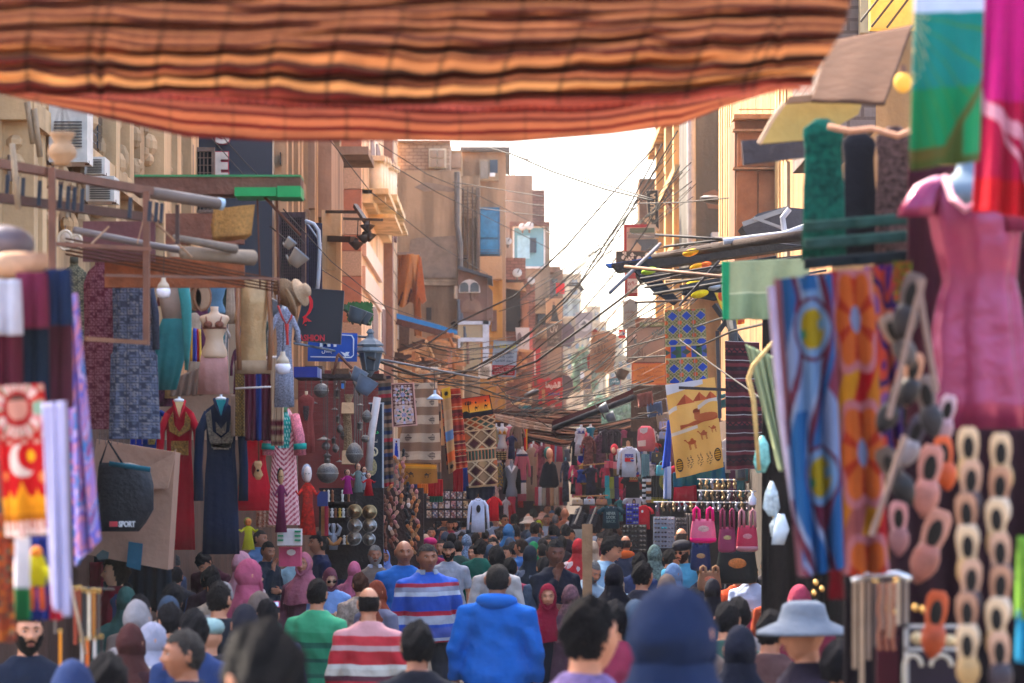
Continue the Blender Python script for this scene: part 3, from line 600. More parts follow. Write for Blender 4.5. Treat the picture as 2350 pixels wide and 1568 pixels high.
def hijab_mesh():
 v,f=head_grid(1.15,64,44,face=False);x,y,z=v.T
 hid=((x/.062)**2+((z+.004)/.086)**2<1)&(y<-.03)
 f=[q for q in f if not any(hid[i]for i in q)]
 m=MB().add([tuple(p)for p in v],f)
 rings=[(-.055,.080,.090,.004),(-.10,.088,.096,.006),(-.14,.115,.104,.012),(-.19,.160,.12,.014),(-.25,.205,.145,.01),(-.33,.222,.165,.004),(-.42,.226,.172,0)]
 o=len(m.v);n=56;vs=[];ff=[]
 for i,(zz,rx,ry,yc)in enumerate(rings):
  g=i/len(rings)
  for k in range(n):
   q=2*math.pi*k/n;w_=1+.06*g*math.sin(9*q+g*3)+.03*math.sin(5*q+zz*40);vs.append((rx*math.cos(q)*w_,yc+ry*math.sin(q)*w_-.012*(zz<-.12),zz+.012*math.sin(4*q)*g))
 for i in range(len(rings)-1):
  for k in range(n):ff.append((i*n+k,(i+1)*n+k,(i+1)*n+(k+1)%n,i*n+(k+1)%n))
 m.add(vs,ff);m.tube([(-.07,-.03,.03),(-.062,-.07,-.05),(-.03,-.088,-.10),(0,-.092,-.118),(.03,-.088,-.10),(.062,-.07,-.05),(.07,-.03,.03)],.014,8)
 m.v=[tuple(Vector(p)*(1+fold(p,1.5)/max(.09,Vector(p).length)*(.9 if p[1]>-.05 else.3)))for p in m.v]
 me=bpy.data.meshes.new('headscarf');me.from_pydata([tuple(p)for p in m.v],[],m.f);me.polygons.foreach_set('use_smooth',[True]*len(me.polygons));me.materials.append(None);return me
HAIR['hijab']=hijab_mesh
def simple(mb,name):
 me=bpy.data.meshes.new(name);me.from_pydata([tuple(p)for p in mb.v],[],mb.f);me.polygons.foreach_set('use_smooth',[True]*len(me.polygons));me.materials.append(None);return me
def cap_mesh(brim=True):
 v,f=head_grid(1.12,40,30,face=False);keep=v[:,2]>.045+v[:,1]*.12
 m=MB().add([tuple(p)for p in v],[q for q in f if all(keep[i]for i in q)])
 if brim:
  vs=[];
  for t in(0,.009):
   for i in range(9):
    a=math.radians(-62+124*i/8);vs.append((.082*math.sin(a),-.095*math.cos(a)+.01,.052-t));vs.append((.078*math.sin(a),-.095-.075*math.cos(a)**.7,.040-t))
  fs=[(2*i,2*i+1,2*i+3,2*i+2)for i in range(8)]+[(18+2*i,18+2*i+2,18+2*i+3,18+2*i+1)for i in range(8)];m.add(vs,fs)
 return simple(m,'cap')
HAIR['cap']=cap_mesh;HAIR['skullcap']=lambda:cap_mesh(False)
HAIR['hat']=lambda:simple(MB().lathe((0,.0,0),[(.19,.005),(.185,.022),(.104,.062),(.092,.10),(.084,.135),(.055,.150),(.005,.152),(.005,.146),(.08,.128),(.088,.06),(.16,.014),(.19,.005)],32,1,1.12),'hat')
HAIR['turban']=lambda:simple(MB().lathe((0,.0,0),[(.078,.03),(.098,.05),(.106,.075),(.098,.105),(.08,.125),(.04,.14),(.005,.142)],28,1,1.15),'skullcap')
_hm={}
def hm(k):
 if k not in _hm:_hm[k]=HAIR[k]()
 return _hm[k]
def eye_mb(s):return MB().ell((s*.031,-.078,.012),(.0115,.009,.0048),10,7)
_fm={}
def facemesh():
 if not _fm:
  for s in(-1,1):
   _fm['eye',s]=simple(eye_mb(s),'eye')
   _fm['pupil',s]=simple(MB().ell((s*.031,-.0855,.012),(.0058,.004,.0058),8,6),'iris')
   _fm['eyebrow',s]=simple(MB().tube([(s*.013,-.096,.029),(s*.027,-.096,.035),(s*.045,-.084,.030)],[.0026,.0036,.002],6),'eyebrow')
  _fm['lips',0]=simple(MB().ell((0,-.0935,-.050),(.021,.006,.0048),12,6).ell((0,-.0935,-.0635),(.018,.007,.0062),12,6),'lips')
  _fm['glasses',0]=simple(MB().tube([(.033+.021*math.cos(a*.5236),-.100,.010+.017*math.sin(a*.5236))for a in range(13)],.0022,5).tube([(-.033+.021*math.cos(a*.5236),-.100,.010+.017*math.sin(a*.5236))for a in range(13)],.0022,5).tube([(-.012,-.101,.014),(.012,-.101,.014)],.002,5).tube([(.054,-.098,.014),(.080,.01,.014)],.002,5).tube([(-.054,-.098,.014),(-.080,.01,.014)],.002,5).ell((.033,-.099,.010),(.019,.002,.015),12,6).ell((-.033,-.099,.010),(.019,.002,.015),12,6),'glasses')
  _fm['moustache',0]=simple(MB().tube([(-.026,-.092,-.050),(-.012,-.103,-.041),(0,-.106,-.038),(.012,-.103,-.041),(.026,-.092,-.050)],[.003,.006,.0065,.006,.003],8),'moustache')
 return _fm
for nm,kw in dict(walk={},left=dict(yaw=38),right=dict(yaw=-38),bend=dict(pitch=34,lean=22,arms='hold'),chin=dict(pitch=8,arms='chin',yaw=-22),hold=dict(pitch=26,arms='hold'),reach=dict(arms='reach')).items():
 mkpose(nm,**kw);make_pose_meshes(nm)
TROU,ROB=legs_mesh(),robe_mesh()
SKIN={'l':'dca886','m':'c48564','d':'9e674c','k':'744a3a'}
def skin(k):return M(SKIN[k],rough=.5,var=.10,scale=14,bump=.05,kind='skin',spec=.35)
def hairm(c):return M(c,rough=.75,var=.5,scale=60,bump=1.0,bscale=110,kind='hair',spec=.15)
def stripes(bands,z0,z1,kind='striped_knit'):
 """knit with horizontal bands: list of (upto 0..1, colour) between heights z0 (bottom) and z1"""
 k=('st',str(bands),z0,z1)
 if k in _m:return _m[k]
 m=bpy.data.materials.new(kind);m.use_nodes=True;n=m.node_tree.nodes;L=m.node_tree.links;b=n['Principled BSDF'];b.inputs['Roughness'].default_value=.95
 tc=n.new('ShaderNodeTexCoord');sp=n.new('ShaderNodeSeparateXYZ');L.new(tc.outputs['Object'],sp.inputs[0]);mr=n.new('ShaderNodeMapRange');mr.inputs[1].default_value=z0;mr.inputs[2].default_value=z1
 nz=n.new('ShaderNodeTexNoise');nz.inputs['Scale'].default_value=5;ad=n.new('ShaderNodeMath');ad.operation='MULTIPLY_ADD';ad.inputs[1].default_value=.022;L.new(nz.outputs['Fac'],ad.inputs[0]);L.new(sp.outputs['Z'],ad.inputs[2]);L.new(tc.outputs['Object'],nz.inputs['Vector'])
 L.new(ad.outputs[0],mr.inputs[0]);cr=n.new('ShaderNodeValToRGB');cr.color_ramp.interpolation='CONSTANT';L.new(mr.outputs[0],cr.inputs[0])
 els=cr.color_ramp.elements;prev=0
 for i,(up,c)in enumerate(bands):
  e=els[i]if i<2 else els.new(prev)
  e.position=prev;e.color=(*lin(c),1);prev=up
 L.new(cr.outputs[0],b.inputs['Base Color']);wv=n.new('ShaderNodeTexNoise');wv.inputs['Scale'].default_value=40;bp=n.new('ShaderNodeBump');bp.inputs['Strength'].default_value=.3;bp.inputs['Distance'].default_value=.01
 L.new(tc.outputs['Object'],wv.inputs['Vector']);L.new(wv.outputs['Fac'],bp.inputs['Height']);L.new(bp.outputs[0],b.inputs['Normal']);_m[k]=m;return m
def _child(name,me,mat,root,mw=None):
 o=new_obj(name,me);o.parent=root
 if mw is not None:o.matrix_local=mw
 o.material_slots[0].link='OBJECT';o.material_slots[0].material=mat;return o
PEOPLE=[]
def person(x,yt,hh,label,rz=0,pose='walk',sk='m',hair='short',hc='1b1614',top='3a3f4a',kind='top',beard=None,low='2a2d35',face=None,extra=None,glasses=False,group=None,wide=1.0,Y=None,hmin=1.42,hmax=1.9):
 """x, yt: picture column and row of the top of the head; hh: head height on the picture grid; rz: turn (0 faces the camera, 180 away)"""
 Y=Y or.238*F/hh;hgt=CZ-(yt-HY)/F*Y
 while hgt>hmax:Y+=.25;hgt=CZ-(yt-HY)/F*Y
 while hgt<hmin and Y>4:Y-=.25;hgt=CZ-(yt-HY)/F*Y
 p=P(x,yt,Y);hp=POSES[pose]['H']@Vector((0,0,.125));s=hgt/hp.z
 rm=Matrix.Rotation(math.radians(rz),3,'Z');off=rm@Vector((hp.x*s,hp.y*s,0))
 r=new_obj('person',None);r.location=(p.x-off.x,Y-off.y,0);r.rotation_euler=(rnd.uniform(-.02,.02),rnd.uniform(-.025,.025),math.radians(rz+rnd.uniform(-4,4)));r.scale=(s*wide,s*wide,s);OFF[r.name]=Vector((0,0,0))
 tag(r,label,'person',group or 'people in the market crowd');PEOPLE.append(r)
 b=_child('body',BODY[pose],skin(sk),r);H=POSES[pose]['H']
 tm=top if not isinstance(top,str)else cloth(top,scale=5,bump=.6,bscale=9)
 lm=cloth(low)
 if kind=='top':_child('shirt',TOP[pose],tm,r)
 elif kind=='tee':_child('t_shirt',TEE[pose],tm,r)
 elif kind=='robe':_child('robe',ROB,tm,r)
 if kind!='robe' and hh>22:_child('trousers',TROU,lm,r)
 cm=hairm(hc)if hair in('short','full','balding','thin','bob')else(hc if not isinstance(hc,str)else cloth(hc,scale=7,bump=.5))
 if hair:_child({'hijab':'headscarf','cap':'cap','hat':'hat','skullcap':'skullcap','turban':'cap'}.get(hair,'hair'),hm(hair),cm,r,H)
 if beard:_child('beard',hm('beard'),hairm(beard),r,H)
 fr=face if face is not None else(abs(((rz+180)%360)-180)<115)
 if fr and hh>20:
  fm=facemesh();bc=hairm(hc if hair in('short','full','bob','balding','thin')else '1d1512')
  for sd in(-1,1):
   if hh>40:e=_child('eye',fm['eye',sd],M('a89c94',rough=.3,var=.02,kind='eye'),r,H);q=_child('iris',fm['pupil',sd],M('1c120d',rough=.2,kind='iris'),e)
   else:_child('eye',fm['eye',sd],M('3a241a',rough=.4,kind='iris'),r,H)
   _child('eyebrow',fm['eyebrow',sd],bc,r,H)
  _child('lips',fm['lips',0],M({'l':'a8605a','m':'8c4a40','d':'6a382f','k':'512c26'}[sk],rough=.5,var=.05,kind='lips'),r,H)
  if beard:_child('moustache',fm['moustache',0],hairm(beard),r,H)
 if glasses:_child('glasses',facemesh()['glasses',0],M('121416',rough=.2,kind='dark_lens',bump=0),r,H)
 if extra:extra(r,pose)
 return r
def hood(col):
 def f(r,pose):
  L=POSES[pose]['L'];m=MB();n=28;rings=[]
  for i in range(9):
   a=math.pi*2*i/8;rings.append(a)
  vs=[];fs=[]
  for i in range(n):
   q=2*math.pi*i/n;back=(1+math.sin(q))/2;c=Vector((.095*math.cos(q),.012+.085*math.sin(q),1.452+.018*back));rr=.018+.030*back
   for k in range(9):a=2*math.pi*k/9;o=Vector((math.cos(q),math.sin(q),0));vs.append(L(c+o*math.cos(a)*rr+Vector((0,0,math.sin(a)*rr*1.25-.01*back))))
  for i in range(n):
   for k in range(9):fs.append((i*9+k,((i+1)%n)*9+k,((i+1)%n)*9+(k+1)%9,i*9+(k+1)%9))
  _child('hood',simple(m.add(vs,fs),'hood'),cloth(col,scale=5),r)
 return f
def collar(col):
 def f(r,pose):
  L=POSES[pose]['L'];m=MB();n=26;vs=[]
  for j,(rr,z)in enumerate(((.074,1.455),(.072,1.505),(.080,1.50),(.096,1.462))):
   for i in range(n):q=math.radians(-68)+math.radians(316)*i/(n-1);vs.append(L((rr*math.cos(q),.012+rr*math.sin(q),z)))
  fs=[(j*n+i,j*n+i+1,(j+1)*n+i+1,(j+1)*n+i)for j in range(3)for i in range(n-1)]
  _child('collar',simple(m.add(vs,fs),'collar'),cloth(col),r)
 return f
def shawl(col,col2=None):
 def f(r,pose):
  m=MB();L=POSES[pose]['L'];rings=[(1.50,.078,.078),(1.46,.12,.105),(1.41,.19,.135),(1.33,.232,.165),(1.20,.245,.18),(1.05,.25,.19)]
  m.loft([(Vector((0,.012,z)),a,b)for z,a,b in rings],40,folds=8,amp=.07,cap=False)
  _child('shawl',simple(m,'shawl'),cloth(col),r)
 return f
# ================= striped awning overhead =================
def interp(pts,x):
 if x<=pts[0][0]:return pts[0][1]
 for(a,b),(c,d)in zip(pts,pts[1:]):
  if x<=c:return b+(d-b)*(x-a)/(c-a)
 return pts[-1][1]
hem1=[(-120,200),(0,205),(430,220),(700,232),(950,240),(1170,244),(1400,236),(1600,222),(1760,205),(1870,204)]
hem2=[(-120,200),(0,215),(200,262),(430,315),(640,325),(900,324),(1170,328),(1400,310),(1560,288),(1660,246),(1790,205)]
SEAM=[-40,70,215,245,375,520,640,782,920,1040,1190,1335,1490,1640,1775,1800]
def stripe_top(u,v):
 x=u*2070-125;q=v+.010*math.sin(x*.011)+.006*math.sin(x*.031)
 s=1
 if q<.60:
  k=(q*15+.25*math.sin(x*.004+q*9))%1
  c=(.55,.33,.25)if k<.26 else(.36,.20,.17)if k<.40 else(.24,.11,.11)if k<.54 else(.34,.12,.11)if k<.74 else(.72,.46,.31)
 else:
  bands=[(.625,(.30,.07,.07)),(.70,(.74,.46,.29)),(.735,(.28,.17,.14)),(.77,(.33,.07,.07)),(.80,(.66,.38,.25)),(.835,(.27,.10,.09)),(.90,(.80,.53,.33)),(.925,(.28,.15,.12)),(.955,(.36,.08,.08)),(.985,(.50,.20,.16)),(1.1,(.66,.30,.24))]
  c=next(b for a,b in bands if q<=a or a>1)
 d=min(abs(x-t-6*math.sin(v*7))for t in SEAM)
 if d<3 and v>.5:s=.55
 elif d<6:s=.82
 return tuple(min(1,a*s*b)for a,b in zip(c,(.74,.76,.76)))
def top_pos(u,v):
 xr=interp([(-60,1960),(40,1945),(100,1915),(180,1870),(215,1862)],lerp(-60,interp(hem1,1870),v))
 x=lerp(-125,xr,u);yb=interp(hem1,x);y=lerp(-70,yb,v**.95)
 i=max(k for k in range(len(SEAM))if SEAM[k]<=max(x,-40));a=SEAM[i];b=SEAM[min(i+1,len(SEAM)-1)]
 t=0 if b==a or x>b else(x-a)/(b-a);sag=math.sin(math.pi*max(0,min(1,t)))*9*(.5+v)
 yy=y+sag*(.45+.3*math.sin(v*9+u*3))+2.5*math.sin(v*30+u*5)*(1-v)+5*math.sin(x*.009+v*7)
 Y=6.3+2.1*v+.07*math.sin(v*34+u*5+.8*math.sin(x*.006))+.05*math.sin(v*61+x*.008)+.03*math.sin(x*.05)*v
 return P(x,yy,Y)
def stripe_low(u,v):
 q=v+.05*math.sin(u*7)+.02*math.sin(u*31)
 c=(.50,.22,.18)if q<.18 else(.33,.08,.08)if q<.30 else(.60,.32,.24)if q<.42 else(.38,.14,.13)if q<.52 else(.70,.40,.27)if q<.68 else(.40,.10,.10)if q<.78 else(.72,.42,.28)if q<.94 else(.44,.15,.13)
 x=u*1960-125
 if min(abs(x-t-15)for t in SEAM)<4:c=tuple(a*.8 for a in c)
 return tuple(a*b for a,b in zip(c,(.76,.74,.74)))
def low_pos(u,v):
 x=lerp(-125,1835,u);y0=interp(hem1,x)-14;y1=interp(hem2,x)
 y=lerp(y0,max(y1,y0+3),v)+2.2*math.sin(x*.02)*v*(1-v)*4
 return P(x,y,8.7+1.6*v+.07*math.sin(v*14+u*6)+.05*math.sin(x*.03))
top=MB().grid(top_pos,420,170,stripe_top);low=MB().grid(low_pos,380,70,stripe_low)
fr=MB()
for k in range(620):
 x=-110+k*3.18;a=interp(hem1,x)+2;p=P(x,a+3*math.sin(x*.03),8.42);fr.tube([p,p+Vector((.003*math.sin(k),0,-.010-.004*math.sin(k*1.7)))],.0016,4)
AWN=cloth('Col',var=.22,scale=5,bscale=40,bump=.35,trans=.32,kind='striped_tent_cloth')
T('awning','large orange and maroon striped cloth awning sagging across the top of the street','awning',[('upper_cloth',top,AWN,SM),('lower_cloth',low,AWN,SM),('fringe',fr,cloth('c25a4a'))])
def beam(name,label,pts,Y0,Y1,r,col,cat='pole',group=None,mat=None):
 n=len(pts)-1
 return T(name,label,cat,[(name,MB().tube([P(x,y,lerp(Y0,Y1,i/n))for i,(x,y)in enumerate(pts)],r/F*(Y0+Y1)/2,10),mat or paint(col),SM)],group)
# ================= builders for goods =================
def rw(x0,x1,y,Y,dep=.35):
 a,b=P(x0,y,Y),P(x1,y,Y);return((a+b)/2,abs(b.x-a.x)/2,abs(b.x-a.x)/2*dep)
GREYW,SKINM='c3cbd8','cfa284'
def dress(label,x0,y0,x1,y1,Y,col,sleeve='none',mat=None,trim=None,neck='c9ccd2',name='dress',cat='dress',group=None,waist=.36,wf=.5,sh=.66,folds=9,amp=.07,seed=1,yoke=None,hem=1.0,dep=.34,head=None):
 """garment shown on a neck stump or hanger, front towards the street"""
 c=(x0+x1)/2;w=(x1-x0)/2;H=y1-y0;bw=w*(sh if sleeve!='none' else.95);k=[]
 for t,f in((0,.30),(.035,.62),(.07,.96),(.12,1.0),(.22,.90),(waist,wf/.66 if 0 else wf*1.5),(waist+.12,wf*1.62),(.7,hem*.93),(1,hem)):
  f=min(f,1.15);k.append(rw(c-bw*f,c+bw*f,y0+H*t,Y,dep))
 mat=mat or cloth(col,scale=6,bump=.5)
 body=MB().loft(k,44,folds,amp,seed=seed);parts=[('skirt' if 0 else 'fabric',body,mat,SM)]
 if sleeve!='none':
  ln={'long':.46,'short':.17,'mid':.28}[sleeve]
  for s in(-1,1):
   p=[P(c+s*bw*.75,y0+H*.075,Y),P(c+s*bw*1.12,y0+H*(.09+ln*.25),Y),P(c+s*w*.93,y0+H*(.07+ln*.6),Y-.02),P(c+s*w*.95,y0+H*(.07+ln),Y-.03)]
   u=w/F*Y;parts.append(('sleeve',MB().tube(p,[u*.17,u*.19,u*.17,u*.2],14),mat,SM))
 if neck:parts.append(('neck',MB().loft([rw(c-bw*.20,c+bw*.20,y0-H*.03-3,Y,.9),rw(c-bw*.19,c+bw*.19,y0,Y,.9),rw(c-bw*.3,c+bw*.3,y0+H*.05,Y,.5)],14),paint(neck,var=.05),SM))
 if trim:
  tc,ty0,ty1,tw=trim;m=MB();g=[]
  for j in range(7):
   t=ty0+(ty1-ty0)*j/6;yy=y0+H*t;wid=tw*w*(1 if j<4 else 1-.16*(j-3));rr=(w*.66)/F*Y
   for i in range(9):
    q=-1+2*i/8;pp=P(c+wid*q,yy,Y);pp.y=Y-rr*dep*math.sqrt(max(.05,1-min(1,(wid*q/(bw*1.02)))**2))*1.05-.012;g.append(pp)
  m.add(g,[(j*9+i,(j+1)*9+i,(j+1)*9+i+1,j*9+i+1)for j in range(6)for i in range(8)])
  parts.append(('embroidery',m,M(tc,rough=.6,var=.7,scale=40,bump=.9,bscale=90,kind='embroidery',metal=.2),dict(smooth=True,solid=.01)))
 if head:parts.append(('head',MB().ell(P(c,y0-head*.62,Y),(head*.36/F*Y,head*.4/F*Y,head*.5/F*Y),16,12),paint(head and 'd6a182'),SM))
 return T(name,label,cat,parts,group)
def torso_form(label,x0,y0,x1,y1,Y,col=GREYW,wear=None,wcol=None,name='mannequin',group='shop mannequins',extra=None,legs=False):
 c=(x0+x1)/2;w=(x1-x0)/2;H=y1-y0;k=[(0,.26,.9),(.08,.24,.9),(.13,.32,.7),(.18,.88,.42),(.24,.98,.42),(.34,.80,.55),(.45,.74,.62),(.60,.56,.6),(.72,.60,.6),(.85,.80,.6),(.95,.84,.6),(1,.80,.6)]
 b=MB().loft([rw(c-w*f,c+w*f,y0+H*t,Y,d)for t,f,d in k],24);parts=[('torso',b,paint(col,var=.06,rough=.35,spec=.5),SM)];u=w/F*Y
 if wear=='bra':
  m=MB()
  for s in(-1,1):m.ell(P(c+s*w*.36,y0+H*.36,Y-.0)+Vector((0,-u*.42,0)),(u*.30,u*.24,u*.26),12,9).tube([P(c+s*w*.5,y0+H*.2,Y)+Vector((0,-u*.35,0)),P(c+s*w*.4,y0+H*.33,Y)+Vector((0,-u*.6,0))],u*.05,6)
  m.loft([rw(c-w*.80,c+w*.80,y0+H*.40,Y,.62),rw(c-w*.78,c+w*.78,y0+H*.44,Y,.66)],20);parts.append(('bra',m,M(wcol,rough=.35,metal=.35,var=.4,scale=60,kind='sequins',bump=.6,bscale=120),SM))
 if wear in('top','vest'):
  m=MB().loft([rw(c-w*f*1.07,c+w*f*1.07,y0+H*t,Y,d)for t,f,d in k if.17<t<(1.1 if wear=='top' else.7)],28,7,.04);parts.append(('top',m,cloth(wcol),SM))
 if extra:parts+=extra
 return T(name,label,'mannequin',parts,group)
def tee(label,x0,y0,x1,y1,Y,col,long=False,text=None,tcol='ffffff',logo=None,name='t_shirt',group=None,mat=None,cat='shirt'):
 c=(x0+x1)/2;w=(x1-x0)/2;H=y1-y0;bw=w*(.60 if long else.66);d=.22
 k=[(0,.42),(.03,.52),(.06,.90),(.12,1.0),(.3,.98),(.6,1.0),(1,1.04)];mat=mat or cloth(col)
 parts=[('shirt_body',MB().loft([rw(c-bw*f,c+bw*f,y0+H*t,Y,d)for t,f in k],40,6,.05,pw=.8),mat,SM)];u=w/F*Y
 for s in(-1,1):
  if long:p=[P(c+s*bw*.8,y0+H*.08,Y),P(c+s*w*.80,y0+H*.22,Y),P(c+s*w*.92,y0+H*.6,Y),P(c+s*w*.97,y0+H*.92,Y)];r=[u*.16,u*.15,u*.13,u*.10]
  else:p=[P(c+s*bw*.75,y0+H*.10,Y),P(c+s*w*.90,y0+H*.22,Y),P(c+s*w*.99,y0+H*.36,Y)];r=[u*.18,u*.20,u*.22]
  parts.append(('sleeve',MB().tube(p,r,12),mat,SM))
 parts.append(('neckline',MB().tube([P(c+w*.22*math.cos(a),y0+H*.02+w*.16*math.sin(a),Y-u*.12)for a in[math.pi*i/8 for i in range(9)]],u*.02,5),cloth('20242c' if col>'8' else 'b8bcc4'),SM))
 parts.append(('hanger',MB().tube([P(c-w*.3,y0+2,Y),P(c,y0-H*.05,Y),P(c+w*.3,y0+2,Y)],u*.025,6).tube([P(c,y0-H*.05,Y),P(c,y0-H*.13,Y)],u*.018,5),wood('a9743e'),SM))
 if text:
  for(s,a,b_,cc,dd,tc)in text:parts.append(('lettering',text_mb(s,a,b_,cc,dd,Y-u*.27,bold=.03),cloth(tc)))
 if logo:parts+=logo(Y-u*.27)
 return T(name,label,cat,parts,group)
def tote(label,x0,y0,x1,y1,Y,col,group='beach bags hanging by their handles',band=None,motif=None,name='tote_bag',hfrac=.32):
 c=(x0+x1)/2;w=(x1-x0)/2;H=y1-y0;yb=y0+H*hfrac;parts=[]
 body=MB().loft([rw(c-w*f,c+w*f,yb+(y1-yb)*t,Y,.32)for t,f in((0,.80),(.15,.86),(.5,.95),(.85,1.0),(.96,.92),(1,.6))],32,5,.03,pw=.75)
 parts.append(('bag_body',body,cloth(col,rough=.5),SM));u=w/F*Y
 m=MB()
 for s in(-1,1):m.tube([P(c+s*w*.30,yb+4,Y-.02),P(c+s*w*.34,y0+H*.05,Y),P(c+s*w*.52,y0,Y),P(c+s*w*.68,y0+H*.05,Y),P(c+s*w*.74,yb+4,Y-.02)],u*.13,8)
 parts.append(('handle',m,cloth(band or col),SM))
 if motif:parts.append(('motif',MB().ell(P(c,yb+(y1-yb)*.42,Y)+Vector((0,-u*.27,0)),(u*.45,u*.05,u*.28),14,8),M(motif,rough=.4,metal=.2,var=.5,scale=30,kind='sequins',bump=.5),SM))
 if band:parts.append(('base_band',MB().loft([rw(c-w*f,c+w*f,yb+(y1-yb)*t,Y,.335)for t,f in((.80,1.02),(.90,1.01),(.965,.94),(1.01,.6))],32,5,.03,pw=.75),cloth(band),SM))
 return T(name,label,'bag',parts,group)
def handbag(label,x0,y0,x1,y1,Y,col,group='handbags on the shelf',name='handbag'):
 c=(x0+x1)/2;w=(x1-x0)/2;H=y1-y0;u=w/F*Y
 b=MB().loft([rw(c-w*f,c+w*f,y0+H*.3+H*.7*t,Y,.4)for t,f in((0,.82),(.1,.9),(.8,1),(1,.95))],24,0,0,pw=.6)
 h=MB().tube([P(c+w*.5*math.cos(a),y0+H*.32-H*.3*math.sin(a),Y)for a in[math.pi*i/8 for i in range(9)]],u*.05,6)
 return T(name,label,'handbag',[('bag_body',b,M(col,rough=.4,var=.2,kind='leather'),SM),('handle',h,M(col,rough=.4,kind='leather'),SM),('clasp',MB().box(P(c-w*.12,y0+H*.45,Y)+Vector((0,-u*.46,0)),P(c+w*.12,y0+H*.6,Y)+Vector((0,-u*.38,0))),M('c9a04a',rough=.3,metal=.8,kind='brass'))],group)
def slipper_mesh(rot,L):
 m=MB();R=Matrix.Rotation(rot,3,'Y')
 prof=[(-.5,.10),(-.4,.17),(-.2,.18),(0,.145),(.2,.17),(.36,.16),(.46,.09),(.56,.02)]
 so=MB().add([],[])
 vs=[];n=10
 for t,wd in prof:
  for k in range(n):q=2*math.pi*k/n;vs.append(R@Vector((wd*L*math.cos(q),.035*L*math.sin(q)+.0,t*L)))
 fs=[(i*n+k,i*n+(k+1)%n,(i+1)*n+(k+1)%n,(i+1)*n+k)for i in range(len(prof)-1)for k in range(n)]+[tuple(range(n))[::-1],tuple((len(prof)-1)*n+k for k in range(n))]
 so.add(vs,fs);up=MB();vs=[]
 pr2=[(.02,.12,.06),(.16,.175,.11),(.3,.175,.10),(.42,.12,.07),(.54,.03,.03)]
 for t,wd,h in pr2:
  for k in range(9):q=math.pi*k/8;vs.append(R@Vector((wd*L*math.cos(q)*1.05,-h*L*math.sin(q)-.01,t*L)))
 up.add(vs,[(i*9+k,i*9+k+1,(i+1)*9+k+1,(i+1)*9+k)for i in range(4)for k in range(8)])
 return so,up
def slipper(label,x,y,ln,Y,sole,upper,rot=0,group='slippers strung up for sale',name='slipper'):
 so,up=slipper_mesh(rot,ln/F*Y);c=P(x,y,Y)
 for m in(so,up):m.v=[tuple(Vector(v)+c)for v in m.v]
 ex=[('insole',MB().ell(c+Matrix.Rotation(rot,3,'Y')@Vector((0,-.04*ln/F*Y,-.16*ln/F*Y)),(.10*ln/F*Y,.02*ln/F*Y,.2*ln/F*Y),12,8,Matrix.Rotation(rot,3,'Y')),M('1c1714',kind='insole',bump=0),SM)]if ln>90 else[]  # dark ellipse on the insole stands for the shade inside the slipper opening
 return T(name,label,'slipper',ex+[('sole',so,M(sole,rough=.6,kind='leather'),SM),('upper',up,M(upper,rough=.45,kind='leather',var=.3,scale=20),dict(smooth=True,solid=.004))],group)
def globe(label,x,y,r,Y,kind='globe',top=None,col='6d6a68'):
 c=P(x,y,Y);R=r/F*Y;yt=(top if top is not None else 870);brass=M(col,rough=.5,metal=.55,var=.35,scale=18,bump=.5,bscale=70,kind='pierced_brass')
 if kind=='globe':prof=[(R*math.sin(a),R*.94*math.cos(a))for a in[math.pi-i*math.pi/12 for i in range(13)]];prof=[(max(p,.003),z)for p,z in prof]+[(R*.16,R*.98),(R*.13,R*1.15),(R*.22,R*1.2),(R*.05,R*1.35)]
 elif kind=='egg':prof=[(.01,-R*1.1),(R*.45,-R*1.0),(R*.8,-R*.6),(R*.98,-R*.15),(R*.95,R*.3),(R*.7,R*.85),(R*.35,R*1.2),(R*.1,R*1.35),(R*.14,R*1.45),(.01,R*1.55)]
 elif kind=='cone':prof=[(R,-R*.1),(R*1.02,-R*.04),(R*.5,R*.22),(R*.12,R*.42),(R*.1,R*.6),(.01,R*.62)]
 else:prof=[(R*.5,-R*1.2),(R*.7,-R),(R*.62,R*.2),(R*.95,R*.35),(R*.4,R*.8),(R*.2,R*.9),(R*.28,R*1.1),(.01,R*1.3)]
 parts=[('body',MB().lathe(c,prof,26),brass,SM)]
 if kind in('globe','egg'):parts.append(('rim_band',MB().lathe(c,[(R*1.0,-R*.08),(R*1.04,-R*.06),(R*1.04,R*.0),(R*1.0,R*.02)],26),M('9b968f',rough=.4,metal=.6,kind='brass'),SM))
 if kind=='globe':
  st=MB()
  for a in range(14):q=a*.4488;st.ell(c+Vector((R*.86*math.cos(q),R*.86*math.sin(q),R*.42)),(R*.06,)*3,6,4).ell(c+Vector((R*.8*math.cos(q),R*.8*math.sin(q),-R*.5)),(R*.05,)*3,6,4)
  parts.append(('stud',st,M('8f8a84',metal=.6,rough=.4,kind='brass')))
 if kind=='lamp':parts.append(('glass',MB().lathe(c,[(R*.42,-R*1.7),(R*.46,-R*1.2),(R*.4,-R*1.1)],12),M('a99f8c',rough=.2,kind='frosted_glass'),SM))
 if yt<y-r:parts.append(('chain',MB().tube([c+Vector((0,0,R)),Vector((c.x,c.y,CZ-(yt-HY)/F*Y))],.006,4),M('5d5048',kind='chain',bump=0)))
 return T('hanging_lantern',label,'lantern',parts,'metal lanterns hung for sale')
def rail(label,a,b,Y0,Y1=None,r=2,col='6b4030',name='rail',cat='rail',group=None):
 Y1=Y1 or Y0;return T(name,label,cat,[(name,MB().tube([P(*a,Y0),P(*b,Y1)],r/F*Y0,8),paint(col,rough=.8,var=.4),SM)],group)
